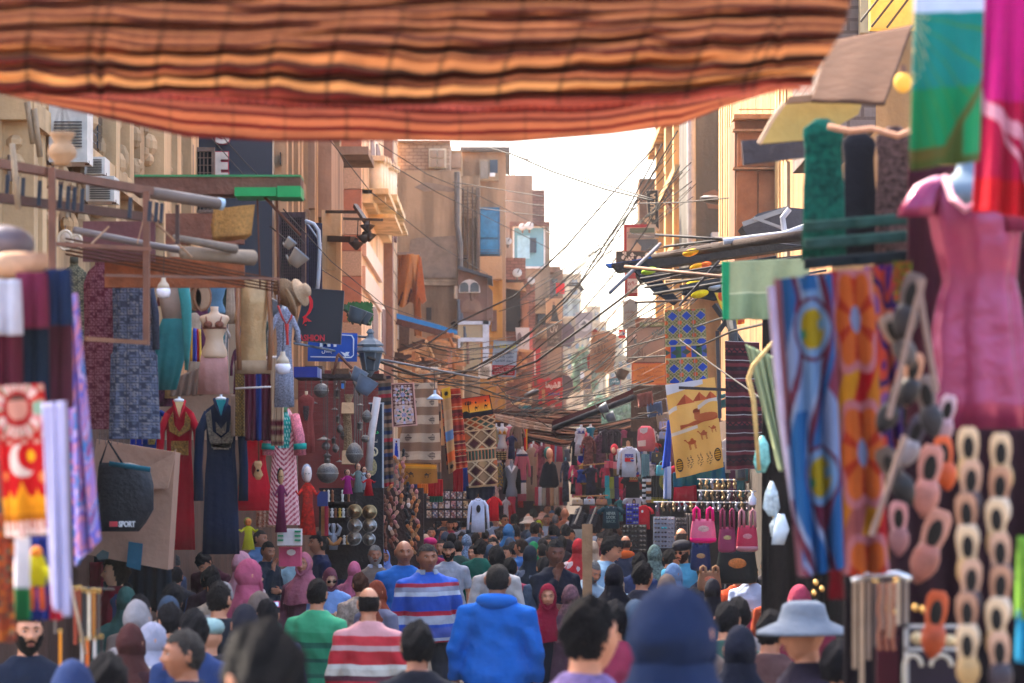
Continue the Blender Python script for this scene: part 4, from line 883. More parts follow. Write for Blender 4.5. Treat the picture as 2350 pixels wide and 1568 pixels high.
def flood(label,x,y,s,Y,rot=-35,col='5f6772'):
 c=P(x,y,Y);u=s/F*Y;R=Matrix.Rotation(math.radians(rot),3,'Y');mb=MB().lathe((0,0,0),[(.02,u*.9),(u*.42,u*.85),(u*.5,u*.5),(u*.62,0),(u*.6,-.02),(u*.5,.0),(.02,u*.3)],16);mb.v=[tuple(c+R@Vector(v))for v in mb.v]
 br=MB().bar(c+R@Vector((0,0,u)),c+R@Vector((0,0,u))+Vector((-u*.4,.1,u*.8)),u*.12);vis=MB().lathe((0,0,0),[(u*.62,-.02),(u*.66,-u*.1),(u*.64,-u*.1),(u*.6,-.02)],16);vis.v=[tuple(c+R@Vector(v))for v in vis.v]
 T('floodlight',label,'floodlight',[('housing',mb,paint(col),SM),('bracket',br,paint('4a4440')),('rim',vis,paint('8d95a0'),SM)],'floodlights over the stalls')
def sign(name,label,cs,Y,col,parts=(),t=.08,rim=None,group=None,mat=None):
 ps=[('panel',MB().ppoly(cs,Y,t),mat or M(col,rough=.5,var=.12,kind='painted_board',bump=.05))]
 if rim:
  n=len(cs);r=MB()
  for i in range(n):r.bar(P(*cs[i],Y-.01),P(*cs[(i+1)%n],Y-.01),rim[1]/F*Y)
  ps.append(('frame',r,paint(rim[0])))
 return T(name,label,'sign',ps+list(parts),group)
def shape(px,Y,col,nm='motif',t=.01,**k):return(nm,MB().ppoly(px,Y,t),M(col,rough=.6,var=.08,kind='painted_shape',bump=0,**k))
def disc(x,y,rx,ry,n=20):return[(x+rx*math.cos(2*math.pi*i/n),y+ry*math.sin(2*math.pi*i/n))for i in range(n)]
# figures used on cloths
def camel(u,v,cx,cy,s,flip=1):
 x=(u-cx)/s*flip;y=(v-cy)/s
 if(x/.42)**2+(y/.20)**2<1:return True
 if((x-.02)/.17)**2+((y+.20)/.17)**2<1:return True
 if-.62<x<-.36 and abs(y-(.02+(x+.36)*1.15))<.075:return True
 if((x+.66)/.12)**2+((y+.30)/.065)**2<1:return True
 for lx in(-.30,-.20,.24,.34):
  if abs(x-lx-(y-.3)*.12)<.035 and.1<y<.66:return True
 return False
def kilim(cols,bands=24):
 def f(u,v):
  k=int(v*bands);r=random.Random(k*7+3);c=cols[r.randrange(len(cols))];q=v*bands-k
  if q<.16:return tuple(a*.55 for a in lin2(c))
  if r.random()>.72:
   z=abs((u*9+(.5 if k%2 else 0))%1-.5)*2
   if q>.3 and abs(q-.3-z*.5)<.14:return lin2(cols[(k+2)%len(cols)])
  return lin2(c)
 return f
H_=lin2
def hstr(cols,n,wob=0):
 def f(u,v):return H_(cols[int((v+wob*math.sin(u*12))*n)%len(cols)])
 return f
def vstr(cols,n=None):
 n=n or len(cols)
 def f(u,v):return H_(cols[min(n-1,int(u*n))%len(cols)])
 return f
def small_print(base,cols,nx,ny,fill=.5,seed=0):
 def f(u,v):
  i,j=int(u*nx),int(v*ny);r=((i*73856093)^(j*19349663)^seed*83492791)&1023
  a,b=u*nx-i-.5,v*ny-j-.5
  return H_(cols[r%len(cols)])if(a*a+b*b<.25*fill+.05 and r>180)else H_(base)
 return f
def diamonds(bg,cols,line,nx,ny,lw=.10):
 def f(u,v):
  a=u*nx+v*ny;b=u*nx-v*ny;fa,fb_=a-math.floor(a),b-math.floor(b)
  if fa<lw or fb_<lw:return H_(line)
  i=int(math.floor(a)*3+math.floor(b)*5)
  return H_(cols[i%len(cols)])if.22<fa<.88 and.22<fb_<.88 else H_(bg)
 return f
def swirl(cols,s=1.0,seed=0,edges=None,asp=3):
 def f(u,v):
  x=u*s;y=v*s*asp
  t=math.sin(x*3.1+2*math.sin(y*1.7+seed))+math.sin(y*2.3+1.7*math.sin(x*2.9+seed*2))+.5*math.sin(x*7+y*5+seed)
  k=(t+2.5)/5*len(cols);i=int(k)%len(cols)
  if edges and k-int(k)<.16:return H_(edges)
  return H_(cols[i])
 return f
# ================= left side: nearest cloths =================
def shawl_roll(label,x0,x1,y0,ym,y1,Y,c1,c2):
 a=MB().grid(quad(*R4(x0,y0,x1,ym),Y-.12,.015,2),12,10);b=MB().grid(quad(*R4(x0,y0+4,x1,y1),Y,.02,2),14,20)
 T('folded_shawl',label,'shawl',[('front_fold',a,cloth(c1),dict(smooth=True,solid=.02)),('back_fold',b,cloth(c2),dict(smooth=True,solid=.02))],'shawls folded over the near left rail')
shawl_roll('pale grey cloth over maroon, leftmost on the near rail',-30,46,642,768,985,9,'b9bdd0','54192f')
shawl_roll('maroon shawl over a navy one on the near left rail',40,106,625,752,960,9.05,'6b2442','16283f')
shawl_roll('navy shawl over dark plum, rightmost on the near rail',104,160,618,745,935,9.1,'1c2f52','4a2234')
T('hanger_bar','thick pale wooden bar above the folded shawls','rail',[('hanger_bar',MB().tube([P(-40,612,9),P(30,606,9),P(108,602,9)],[.035,.04,.03],12),wood('c9a183'),SM)])
T('plastic_cover','grey bundled plastic cover at the left edge above the shawls','cover',[('plastic_cover',MB().ell(P(8,560,9.2),(.10,.12,.06),20,12).ell(P(45,590,9.3),(.05,.08,.03),14,9),cloth('6d6b78',rough=.5),SM)])
def crescent(u,v):
 if v>.955:return H_('f0dccf')if(u*16)%1<.7 else H_('c95a4a')
 if v>.90:return H_('eac7b4')if math.sin(u*60)>-.4 else H_('b8321c')
 d=math.hypot((u-.42)/.42,(v-.16)/.15)
 if v<.40:
  if math.hypot((u-.42)/.22,(v-.15)/.085)<1:return H_('c98a78')if v>.10 else H_('5a4038')
  if d<.78:return H_('a3161a')
  if d<1.25:return H_(('8fae94','d98f8f','e0c9bd','c83a30')[int(math.atan2(v-.16,u-.42)*9)%4])
  return H_('c4907e')if math.sin(u*22)*math.sin(v*60)>.2 else H_('b5201c')
 if math.hypot((u-.46)/.27,(v-.50)/.115)<1 and math.hypot((u-.60)/.24,(v-.475)/.10)>1:return H_('dfcabc')
 if math.hypot((u-.63)/.10,(v-.475)/.040)<1:return H_('f2b01c')
 if u>.86 and v>.62:return H_('e8641a')
 hz=.74-.10*max(0,1-abs(u-.40)/.10)-.05*max(0,1-abs(u-.16)/.05)-.05*max(0,1-abs(u-.72)/.05)
 if v>hz+.06:return H_('d98a14')if v<.86 else H_('b86a10')
 if v>hz:return H_('ef9a1a')
 if math.hypot((u-.86)/.09,(v-.62)/.04)<1 or math.hypot((u-.08)/.06,(v-.60)/.03)<1:return H_('e78a4a')
 return H_('c4141a')
sheet('tapestry','red festive tapestry with a white crescent and golden mosque, fringed hem','tapestry',((-8,885),(100,880),(128,1222),(12,1232)),8,crescent,(70,110),amp=.012,folds=2)
sheet('scarf','smooth lilac white scarf hanging beside the crescent tapestry','scarf',((98,925),(150,920),(158,1415),(118,1390)),7.6,'b6b2d8',(14,30),amp=.02,folds=2)
sheet('scarf','violet and pink marbled scarf tapering to a point left of the patterned dresses','scarf',((150,680),(176,672),(226,1240),(170,1300)),10,swirl(['8a8ad8','9c7cc8','c98aa8','6a6ac8','b0a4dc','4a7cc4','8a4a8a'],2.2,3,'b87aa0',5),(40,120),amp=.03,folds=2)
sheet('cloth','blue and red cloth low behind the toy figure at the left','cloth',R4(62,1232,142,1420),8.6,lambda u,v:H_('1d2f7c')if u<.68 or v<.4 else H_('b01c34'),(20,20),amp=.02)
sheet('scarf','orange patterned scarf hanging at the far left edge','scarf',R4(-30,1180,34,1470),8.2,small_print('a4482c',['5a3a34','c8742c','4c6a5a'],7,22,.5,5),(20,60),amp=.02)
sheet('scarf','white and green scarf beside the orange patterned one','scarf',R4(34,1232,68,1420),8,lambda u,v:H_('d9d2d4')if v<.62 else H_('1f6b3a'),(10,30),amp=.02)
T('plush_toy','yellow and green stuffed toy on the blue cloth at lower left','toy',[('body',MB().loft([rw(66,100,1275,8.3,.6),rw(60,108,1300,8.3,.6),rw(64,104,1345,8.3,.6)],16),cloth('b9b91c'),SM),('head',MB().ell(P(84,1268,8.3),(.018,.018,.018)),cloth('d98a3a'),SM),('leg',MB().tube([P(74,1340,8.3),P(72,1400,8.3)],.010),cloth('c4562c'),SM),('leg',MB().tube([P(94,1340,8.3),P(98,1400,8.3)],.010),cloth('c4562c'),SM),('arm',MB().tube([P(104,1300,8.25),P(120,1340,8.25)],.008),cloth('b9b91c'),SM)])
BELTC=['8a3a1c','2c2a2a','d8c9b0','b0702c','54443c','9a3c22','d4661c','c9c2bc','2b2422','e08a1a','6a5a50','bdb2a8']
for i,(x,y0,y1,nm)in enumerate(((182,1350,1458,'rust'),(193,1356,1462,'black'),(204,1360,1470,'cream'),(215,1356,1458,'tan'),(226,1358,1462,'grey brown'),(172,1352,1480,'brick red'),(200,1468,1545,'bright orange'),(217,1466,1520,'white'),(232,1462,1530,'black'),(138,1450,1530,'yellow'),(126,1360,1455,'black'),(188,1470,1545,'pale'))):
 m=MB();w=4/F*12
 m.box(P(x-3.6,y0,12),P(x+3.6,y1,12)+Vector((0,.008,0)));bk=MB().tube([P(x-4,y0-5,12),P(x+4,y0-5,12),P(x+4,y0+3,12),P(x-4,y0+3,12),P(x-4,y0-5,12)],.003,5)
 T('belt',f'{nm} leather belt on the lower left belt rack, {["upper row", "lower row"][y0 > 1440]} {"left part" if x < 200 else "right part"}','belt',[('strap',m,M(BELTC[i],rough=.5,var=.2,kind='leather')),('buckle',bk,M('c8a25a',rough=.3,metal=.8,kind='brass'))],'belts on the lower left rack')
rail('thin bar carrying the upper row of belts',(120,1348),(262,1352),12.1,r=2.4,col='55504c');rail('curved pale cane beside the belts',(160,1330),(196,1500),11.6,11.9,r=4,col='c9b49c',name='cane',cat='cane')
# rusty frame of the near left stall
RU='6d4433'
T('market_frame','rusty iron frame with railings over the left dress stall','frame',[('top_beam',MB().bar(P(-20,372,15),P(345,440,16),.055,.045),paint(RU,var=.4)),('lower_beam',MB().bar(P(-20,452,15.2),P(345,500,16.2),.04,.05),paint('5a3a30',var=.4)),('awning_tube',MB().tube([P(330,440,16),P(500,468,16.4)],.035,12),paint('6c5c54'),SM,[('end_cap',MB().tube([P(498,466,16.4),P(512,470,16.42)],.034,12),paint('a9c0d4'),SM)]),('post',MB().bar(P(119,385,15.3),P(122,860,15.3),.036),paint(RU,var=.4)),('post',MB().bar(P(336,440,15.9),P(336,792,15.9),.036),paint(RU,var=.4)),('post',MB().bar(P(407,470,16.3),P(407,560,16.3),.022),paint('3f2c28')),('crossbar',MB().bar(P(122,560,15.4),P(345,572,15.9),.022),paint('7a4c38',var=.4)),('crossbar',MB().bar(P(198,778,15.6),P(340,787,15.9),.024),paint('7c5038',var=.4)),('crossbar',MB().bar(P(240,632,15.6),P(640,640,17),.014),paint(RU)),('baluster',(lambda m:[m.bar(P(x,398+(x)*.185,15.4),P(x-3,458+x*.145,15.4),.02)for x in(18,40,54,92,140,158,172,190,300,345,360,372)]and m)(MB()),paint('1f2430')),('stay',MB().tube([P(205,565,15.8),P(250,520,15.9)],.006).tube([P(345,500,16),P(440,590,16.5)],.006).tube([P(330,500,16),P(315,560,16)],.004),paint('a07a5c'))])
T('stall_roof','orange brown boards and maroon panels under the left stall roof','roof',[('maroon_panel',MB().pbox(190,508,355,600,18.5,.05),M('643a3a',kind='painted_board')),('board',MB().pbox(240,590,560,660,18.7,.05),wood('8a4a2a')),('board',MB().pbox(380,490,560,560,18.9,.05),wood('7a4a38')),('slat',(lambda m:[m.ppoly([(150,545+k*9),(640,640+k*7),(640,643+k*7),(150,549+k*9)],17.6+k*.06,.05)for k in range(5)]and m)(MB()),wood('5a3828')),('grey_tube',MB().tube([P(170,528,17),P(330,560,17.3),P(560,600,17.8)],.022,10),paint('6e605c'),SM),('rolled_canvas',MB().tube([P(420,580,17.4),P(580,592,17.8)],[.04,.05],12),cloth('8a7868'),SM),('rolled_canvas',MB().tube([P(400,545,17.2),P(540,572,17.6)],[.02,.03],12),cloth('77695e'),SM)])
T('roof_beam','long green topped brown beam ending in a bright green block','beam',[('beam',MB().box(P(308,404,19),P(690,446,19)+Vector((0,.25,0))),wood('6a4436')),('green_strip',MB().box(P(308,401,18.99),P(690,406,18.99)+Vector((0,.28,0))),paint('2f7a48')),('green_block',MB().box(P(538,430,18.9),P(634,450,18.9)+Vector((0,.3,0))).box(P(636,427,18.9),P(690,452,18.9)+Vector((0,.3,0))),paint('128a48',var=.15))])
T('straw_mat','curled golden straw mats stacked under the green beam','mat',[('straw_mat',(lambda m:[m.grid(quad((490-k*2,478+k*12),(585-k*3,470+k*12),(575-k*4,540+k*3),(488,545+k*2),18.2+.05*k,.03,1),14,10)for k in range(4)]and m)(MB()),M('c08a4a',kind='woven_straw',var=.4,scale=40,bump=1),dict(smooth=True,solid=.02))])
rail('slanted brown brace under the green beam',(600,445),(690,540),19,r=3);rail('upright rusty pole below the green beam',(635,445),(640,700),19.2,r=3);rail('thin pole right of the gold dress',(590,440),(597,660),19.1,r=2)
# clay lantern
T('hanging_lantern','double bulb clay lantern hanging at the upper left','lantern',[('bowl',MB().lathe(P(143,365,12),[(.02,-.028),(.034,-.024),(.034,-.012),(.058,.010),(.062,.03),(.050,.055),(.034,.070),(.046,.092),(.056,.108),(.050,.11),(.03,.075)],24),M('a98463',kind='clay',rough=.9,scale=12),SM),('cord',MB().tube([P(120,312,12),P(143,225,12),P(166,312,12)],.003).tube([P(143,225,12),P(143,340,12)],.003),paint('4a3a30'))],'metal lanterns hung for sale')
# rags and cables on old house
for x,y0,y1,Y in((28,330,480,14.5),(62,235,330,20),(78,250,360,20)):
 rail(f'{"grimy plaster figure" if x == 28 else "bundled canvas roll"} hanging before the stucco house, {"left" if x < 60 else "upper" if x < 70 else "right"} one',(x,y0),(x+14,y1),Y,r=7,col='9a8268',name='canvas_roll',cat='roll')
# head forms and patterned dresses
def headform(x,y,s,label):T('head_form',label,'head form',[('shell',MB().ell(P(x,y,20),(s/F*20*.42,s/F*20*.3,s/F*20*.55),18,12),M('c9ad92',rough=.15,var=.25,kind='clear_plastic',spec=.7,scale=20),SM),('rim',MB().tube([P(x+s*.36*math.cos(a),y+s*.48*math.sin(a),19.86)for a in[2*math.pi*i/16 for i in range(17)]],.010,6),M('dcc6ac',rough=.2,kind='clear_plastic'),SM),('hook',MB().tube([P(x,y-s*.5,20),P(x,y-s*.75,20)],.006),paint('6a5a50'))],'plastic head forms on the hangers')
headform(150,552,46,'cloudy plastic head form above the olive dress, leftmost');headform(175,556,36,'smaller plastic head form between the olive and maroon dresses');headform(218,560,44,'plastic head form above the maroon print dress');headform(300,562,48,'clearest plastic head form above the grey print dress')
def pr_dress(label,x0,x1,y0,y1,base,cols,Y,tier):
 m=MB();c=(x0+x1)/2;w=(x1-x0)/2
 def fn(u,v):
  q=u*2*math.pi;f=interp([(0,.28),(.05,.30),(.09,.72),(.16,.95),(.45,.88),(tier,.92),(tier+.01,1.0),(1,1.06)],v);s=1+.15*v*math.sin(q*8+v*2)+.04*math.sin(q*13+v*5);p=P(c,lerp(y0,y1,v),Y);r=w*f/F*Y*s
  return p+Vector((-r*math.cos(q),-r*.42*math.sin(q),0))
 fabric=MB().grid(fn,110,170,lambda u,v:tuple(a*(1 if 1 else 1)for a in small_print(base,cols,40,64,.62,2)(u,v)))
 sl=MB()
 T('dress',label,'dress',[('fabric',fabric,PRINT,SM),('collar',MB().loft([rw(c-w*.30,c+w*.30,y0-8,Y,.8),rw(c-w*.32,c+w*.32,y0+6,Y,.8)],16),cloth(base),SM),('sleeve',MB().tube([P(c+w*.7,y0+(y1-y0)*.11,Y),P(c+w*1.02,y0+(y1-y0)*.3,Y-.03),P(c+w*1.05,y0+(y1-y0)*.5,Y-.04)],[w*.17/F*Y]*3,12),cloth(base,var=.5,scale=60),SM)],'small patterned long dresses on the left stall')
pr_dress('olive small print dress half hidden behind the rusty post',138,202,598,850,'4d4a3e',['8c8468','6a6450'],20.6,.5)
pr_dress('maroon small print long dress between the olive and grey ones',192,268,588,985,'5c2430',['8c545c','7a444c'],20.1,.52)
pr_dress('slate grey small print long dress with a high collar',258,356,596,1008,'383c4c',['62667a','555a6e','74727a'],19.8,.52)
T('wire_rack','wire grid hanging behind the lower hems of the print dresses','rack',[('wire_rack',(lambda m:[m.bar(P(228+k*14,790,20.9),P(228+k*14,1020,20.9),.006)for k in range(9)]and[m.bar(P(226,800+k*22,20.9),P(345,800+k*22,20.9),.006)for k in range(10)]and m)(MB()),paint('6d5a52'))])
# teal two piece on a mannequin
T('mannequin','bald mannequin in a draped teal two piece robe','mannequin',[('head',MB().ell(P(397,578,21),(.048,.06,.075),20,14),M('b89a80',rough=.4,kind='plastic_skin'),SM),('torso',MB().loft([rw(386,408,596,21,.9),rw(384,410,628,21,.9),rw(362,436,648,21,.45),rw(366,436,690,21,.5),rw(374,424,735,21,.6)],22),M('a98f80',rough=.4,kind='plastic_skin'),SM),('choker',MB().loft([rw(384,410,612,21,.95),rw(383,411,624,21,.95)],18),cloth('2a5a5a'),SM),('skirt',MB().loft([rw(372,424,732,21,.6),rw(362,430,760,21,.6),rw(352,424,820,21,.5),rw(350,404,895,21,.5)],44,10,.09),cloth('2a6e70'),SM),('cape',MB().loft([rw(404,432,640,20.9,.5),rw(414,440,700,20.9,.5),rw(420,440,770,20.9,.5),rw(424,432,850,20.9,.5)],20,4,.1),cloth('3a8482'),SM),('bodice',MB().loft([rw(380,425,672,21,.7),rw(382,422,700,21,.7)],20),cloth('5a3c3c',var=.6,scale=50),SM)],'shop mannequins')
def bulb(x,y,s,Y,label):T('light_bulb',label,'light bulb',[('glass',MB().lathe(P(x,y,Y),[(.002,-s*.5/F*Y),(s*.34/F*Y,-s*.42/F*Y),(s*.42/F*Y,-s*.15/F*Y),(s*.38/F*Y,.06*s/F*Y)],18),M('e6e2ee',rough=.25,kind='frosted_glass',var=.03),SM),('base',MB().lathe(P(x,y,Y),[(s*.38/F*Y,.06*s/F*Y),(s*.30/F*Y,.3*s/F*Y),(s*.14/F*Y,.5*s/F*Y),(s*.12/F*Y,.7*s/F*Y)],18),M('c9b49c',rough=.5,kind='plastic'),SM),('wire',MB().tube([P(x,y-s*.65,Y),P(x+2,y-s*2.2,Y)],.004),paint('3a302c'))],'hanging white light bulbs')
bulb(375,665,40,18.5,'large hanging bulb before the teal mannequin');bulb(352,634,32,19,'bulb hanging left of the teal mannequin, partly behind the post');bulb(648,672,42,22,'white caged bulb above the gingham dress');bulb(649,838,44,22,'caged bulb hanging over the lower gingham dress')
for x,y,r,l in((447,685,26,'round brown hand mirror, left of the pair'),(464,682,30,'round brown hand mirror, right of the pair')):T('tambourine',l,'tambourine',[('rim',MB().tube([P(x+r*.62*math.cos(a),y+r*math.sin(a),21.5+.02*math.cos(a))for a in[2*math.pi*i/22 for i in range(23)]],.012,8),wood('8a5a3c'),SM),('skin',MB().ppoly(disc(x,y,r*.6,r*.97),21.5,.01),M('a98468',kind='hide'))],'round tambourines on the left stall')
torso_form('beige torso form in a brown beaded bra above pink trousers',456,704,528,822,22,'d9b596','bra','8a5240',extra=[('trousers',MB().loft([rw(461,522,815,22,.5),rw(458,524,850,22,.5),rw(456,526,905,22,.45)],36,8,.07),cloth('bd8a84'),SM)])
torso_form('torso form in a slate blue top behind the round tambourines',474,640,520,720,23,'9a8270','top','56748a')
T('dress','shiny gold strapless dress with long brown gloves','dress',[('fabric',MB().loft([rw(552,612,642,22,.4),rw(550,616,700,22,.4),rw(553,610,760,22,.4),rw(546,612,830,22,.4),rw(545,614,850,22,.4)],40,6,.05),M('b08c62',rough=.35,metal=.35,var=.25,kind='satin'),SM),('strap',MB().tube([P(548,640,22),P(545,760,21.9),P(550,850,21.9)],.02).tube([P(616,640,22),P(622,760,21.9),P(618,850,21.9)],.02),M('8a5a3c',rough=.5,kind='satin'),SM),('pleat',MB().loft([rw(540,620,828,21.95,.4),rw(540,622,858,21.95,.4)],40,20,.03),cloth('a5886c'),SM)],'dresses on the left stall')
dress('grey gingham shirt dress with a red tassel necklace',618,706,686,935,22.5,'8d93a8','mid',mat=cloth('8d93a8',var=.8,scale=90),neck='dfe3ea',hem=1.05,sh=.6,group='dresses on the left stall')
T('necklace','red tassel necklace hanging on the gingham dress','necklace',[('cord',MB().tube([P(638,702,22.2),P(648,730,22.15),P(658,746,22.12),P(668,730,22.15),P(676,702,22.2)],.009),cloth('9c3c3a'),SM),('tassel',MB().tube([P(658,744,22.1),P(659,770,22.1),P(660,792,22.1)],[.018,.01,.012]),cloth('c03a38'),SM)])
for x,y,a,l in((664,694,1.9,'tan straw hat in front of the black sign, lowest'),(688,672,1.2,'tan straw hat in front of the black sign, rightmost'),(654,672,2.5,'pale straw hat at the top of the hat cluster')):
 m=MB().lathe((0,0,0),[(.115,0),(.112,.012),(.058,.02),(.052,.07),(.03,.085),(.004,.087)],22);R=Matrix.Rotation(a,3,'Z')@Matrix.Rotation(1.2,3,'X');m.v=[tuple(P(x,y,21.9)+R@Vector(v))for v in m.v]
 T('sun_hat',l,'hat',[('sun_hat',m,M('a98a6c',kind='woven_straw',var=.35,scale=60),SM)],'straw hats hung by the black sign')
flood('big dark floodlight behind the straw hats',640,700,34,22.6,-150);flood('double floodlight hanging under the green block',690,585,34,21,-140,'8a7c70');flood('small floodlight left of the hanging pair',668,555,20,21.3,-140,'8a7c70')
# shawls above the red dress
sheet('shawl','maroon and blue striped shawl on the glass rail','shawl',R4(562,815,626,1010),23.4,vstr(['5b2337','5b2337','27408a','5b2337','5b2337']),(30,20),amp=.03)
sheet('shawl','beige shawl with a checked hem right of the striped shawl','shawl',R4(622,815,650,1022),23.3,lambda u,v:H_('bfa084')if v<.72 else H_('6a2c34')if int(v*18)%2 else H_('a98a6c'),(16,30),amp=.03)
sheet('shawl','gold brocade shawl behind the gold dress hem','shawl',R4(540,850,560,1000),23.5,small_print('7c6238',['b8924a','4a3a2a'],6,40),(14,60),amp=.02)
sheet('shawl','beige fringed shawl above the navy dress','shawl',R4(530,905,590,1000),23.7,'a78e7c',(16,20),amp=.03)
rail('clear rail above the shawls',(545,824),(640,820),23.2,r=2.6,col='c9b8b0');rail('lower clear rail across the shawls',(540,892),(622,888),23.1,r=2.2,col='c9c2c0')
sheet('cloth','crumpled brown cloth below the teal skirt','cloth',((395,870),(478,835),(470,905),(388,908)),22.5,'8a7466',(20,14),amp=.05)
sheet('dress','narrow red, yellow and blue robe edge beside the pink trousers','dress',((438,752),(460,756),(462,830),(436,828)),22.6,vstr(['d8a03a','2c3f9a','5a5ac0','b0302c','e0b04a']),(30,10),amp=.02)
T('goods_backdrop','light brown cardboard backing behind the red and navy dresses','panel',[('goods_backdrop',MB().pbox(350,903,632,1010,25.2,.03),M('a5846c',kind='cardboard',var=.12))])
# red and navy embroidered dresses
def kaftan(label,x0,x1,y0,y1,Y,col,emb,bands,sleeve_y,neckc):
 c=(x0+x1)/2;w=(x1-x0)/2;s=w*.62;m=MB().loft([rw(c-s*f,c+s*f,y0+(y1-y0)*t,Y,.30)for t,f in((0,.34),(.03,.5),(.065,.98),(.12,1.0),(.24,.92),(.34,.9),(.5,1.02),(.8,1.12),(1,1.18))],60,11,.055,seed=4)
 mt=cloth(col,scale=4,bump=.5);ps=[('fabric',m,mt,SM)];u=w/F*Y
 for q in(-1,1):ps.append(('sleeve',MB().tube([P(c+q*s*.80,y0+(y1-y0)*.085,Y),P(c+q*w*.84,y0+(y1-y0)*.2,Y-.03),P(c+q*w*.92,(y0+(y1-y0)*.2+sleeve_y)/2,Y-.05),P(c+q*w*.90,sleeve_y,Y-.05)],[u*.2,u*.19,u*.18,u*.2],16),mt,SM))
 ps.append(('collar',MB().tube([P(c-w*.26,y0-2,Y),P(c-w*.16,y0+20,Y-.09),P(c,y0+42,Y-.12),P(c+w*.16,y0+20,Y-.09),P(c+w*.26,y0-2,Y)],u*.07,10),mt,SM));ps.append(('neck_insert',MB().ppoly([(c-w*.2,y0),(c+w*.2,y0),(c,y0+36)],Y-.07,.02),cloth(neckc)));ps.append(('hanger',MB().tube([P(c,y0-14,Y),P(c,y0+4,Y)],.012).ell(P(c,y0-2,Y),(.05,.04,.02)),paint('d5d7da'),SM))
 E_=M(emb,rough=.45,metal=.35,var=.8,scale=55,bump=1,bscale=120,kind='gold_embroidery')
 for pg in bands:ps.append(('embroidery',MB().ppoly([(c+a*w,b)for a,b in pg],Y-u*.215-.02,.03),E_))
 T('embroidered_dress',label,'dress',ps,'embroidered long dresses above the crowd')
kaftan('red long sleeved dress with gold embroidered chest panels',362,460,922,1262,24,'a30f24','b5803a',[[(-.5,965),(-.3,945),(-.24,975),(0,992),(.24,975),(.3,945),(.52,962),(.5,985),(0,1002),(-.46,990)],[(-.38,1012),(.42,1012),(.42,1045),(-.38,1043)]],1118,'e8c890')
kaftan('navy long sleeved dress with silver grey and tan embroidery',450,564,918,1272,23.8,'15233c','8f8474',[[(-.62,950),(-.42,940),(-.34,990),(0,1006),(.34,990),(.42,940),(.62,950),(.46,1012),(.3,1032),(-.3,1032),(-.46,1012)],[(-.22,968),(0,985),(.22,968),(.18,992),(0,1000),(-.18,992)],[(-.4,1018),(.4,1018),(.38,1028),(-.38,1028)]],1150,'2ca0a4')
dress('blue and gold sequinned dress behind the cardboard box',318,938,382,1030,25,'27408f','short',trim=('a98a4a',.2,.9,.4),group='dresses on the left stall');dress('royal blue dress edge behind the box',296,958,334,1050,25.1,'1d2f9a','none',group='dresses on the left stall')
T('cardboard_box','large opened brown cardboard box with printed side under the print dresses','box',[('front',MB().ppoly([(222,1008),(402,1038),(385,1308),(182,1270)],22,.35),M('a8806a',kind='cardboard',var=.15)),('flap',MB().ppoly([(222,1130),(385,1120),(404,1030),(392,1045)],21.9,.03),M('b58c74',kind='cardboard')),('printed_label',MB().ppoly([(295,1243),(328,1248),(322,1310),(290,1300)],21.88,.01),M('1f5a70',kind='print')),('printed_bird',MB().ppoly([(220,1275),(235,1262),(250,1268),(248,1283),(225,1285)],21.88,.01),M('4a5a5a',kind='print'))])
T('sports_bag','black soft sports bag hanging from a strap with a white word on it','bag',[('bag_body',MB().loft([rw(228,300,1062,21.5,.4),rw(226,345,1075,21.5,.4),rw(224,354,1115,21.5,.45),rw(225,353,1170,21.5,.45),rw(226,335,1200,21.5,.4),rw(228,318,1220,21.5,.3)],40,5,.06),M('1b2029',rough=.5,kind='nylon',var=.2,bump=.6),SM),('strap',MB().tube([P(230,1065,21.4),P(248,1012,21.4),P(290,1078,21.4)],.010),cloth('23262c')),('teal_trim',MB().tube([P(250,1064,21.15),P(345,1078,21.2)],.02),cloth('1f5a6a'),SM),('lettering',text_mb('SPORT',272,1196,310,1210,20.95,bold=.04),paint('d5d8dc')),('red_badge',MB().pbox(251,1197,269,1209,20.95,.02),paint('c03a44'))])
sheet('cloth','dark teal black drape hanging under the cardboard box','cloth',R4(215,1190,392,1402),23,'131f2a',(30,20),amp=.05,folds=8)
sheet('cloth','dark red drape at the bottom of the box','cloth',R4(176,1290,236,1400),22.9,'6a1426',(14,14),amp=.04)
dress('bright red dress behind the toy guitar',548,985,618,1172,25.5,'c3122a','none',hem=1.1,group='dresses on the left stall',neck=None)
T('toy_guitar','small wooden toy guitar hanging before the red dress','guitar',[('body',MB().loft([rw(585,599,1058,24.9,.3),rw(583,602,1066,24.9,.3),rw(587,598,1076,24.9,.3),rw(582,604,1090,24.9,.3),rw(588,597,1101,24.9,.3)],20),wood('c99a68'),SM),('neck',MB().bar(P(594,1060,24.9),P(593,985,24.9),.014),wood('6a2f22')),('sound_hole',MB().ell(P(592,1080,24.86),(.012,.006,.012)),M('1c1412',kind='dark_inside')),('red_side',MB().ell(P(585,1078,24.97),(.03,.02,.07)),paint('7c1a1a'),SM)])
for x,c_ in((596,'3a4a7c'),(632,'8a8a94')):sheet('price_card',f'plastic wrapped price card {"left" if x < 600 else "right"} above the red dress','card',R4(x-9,960,x+9,985),24.6,c_,(4,4),amp=.003)
km=cloth('Col',kind='striped_kaftan_cloth')
def kcol(u,v):
 a=(u*2)%1
 if v<.34 and abs(u-.25)*4<(.42-.6*abs(v-.14))and v>.0:return H_('168a80')if math.sin(v*90)*math.sin(u*160)>-.5 else H_('b9d9cf')
 return H_('f0c4bf')if(v*22+abs(u-.25)*14)%1<.55 else H_('b0384f')
m=MB().grid(lambda u,v:(lambda q,r,p:p+Vector((-r*math.cos(q),-r*.4*math.sin(q),0)))(u*2*math.pi,interp([(0,12),(.05,20),(.12,30),(.4,27),(1,35)],v)/F*25.5*(1+.06*v*math.sin(u*50)),P(652,lerp(938,1205,v),25.5)),90,110,kcol)
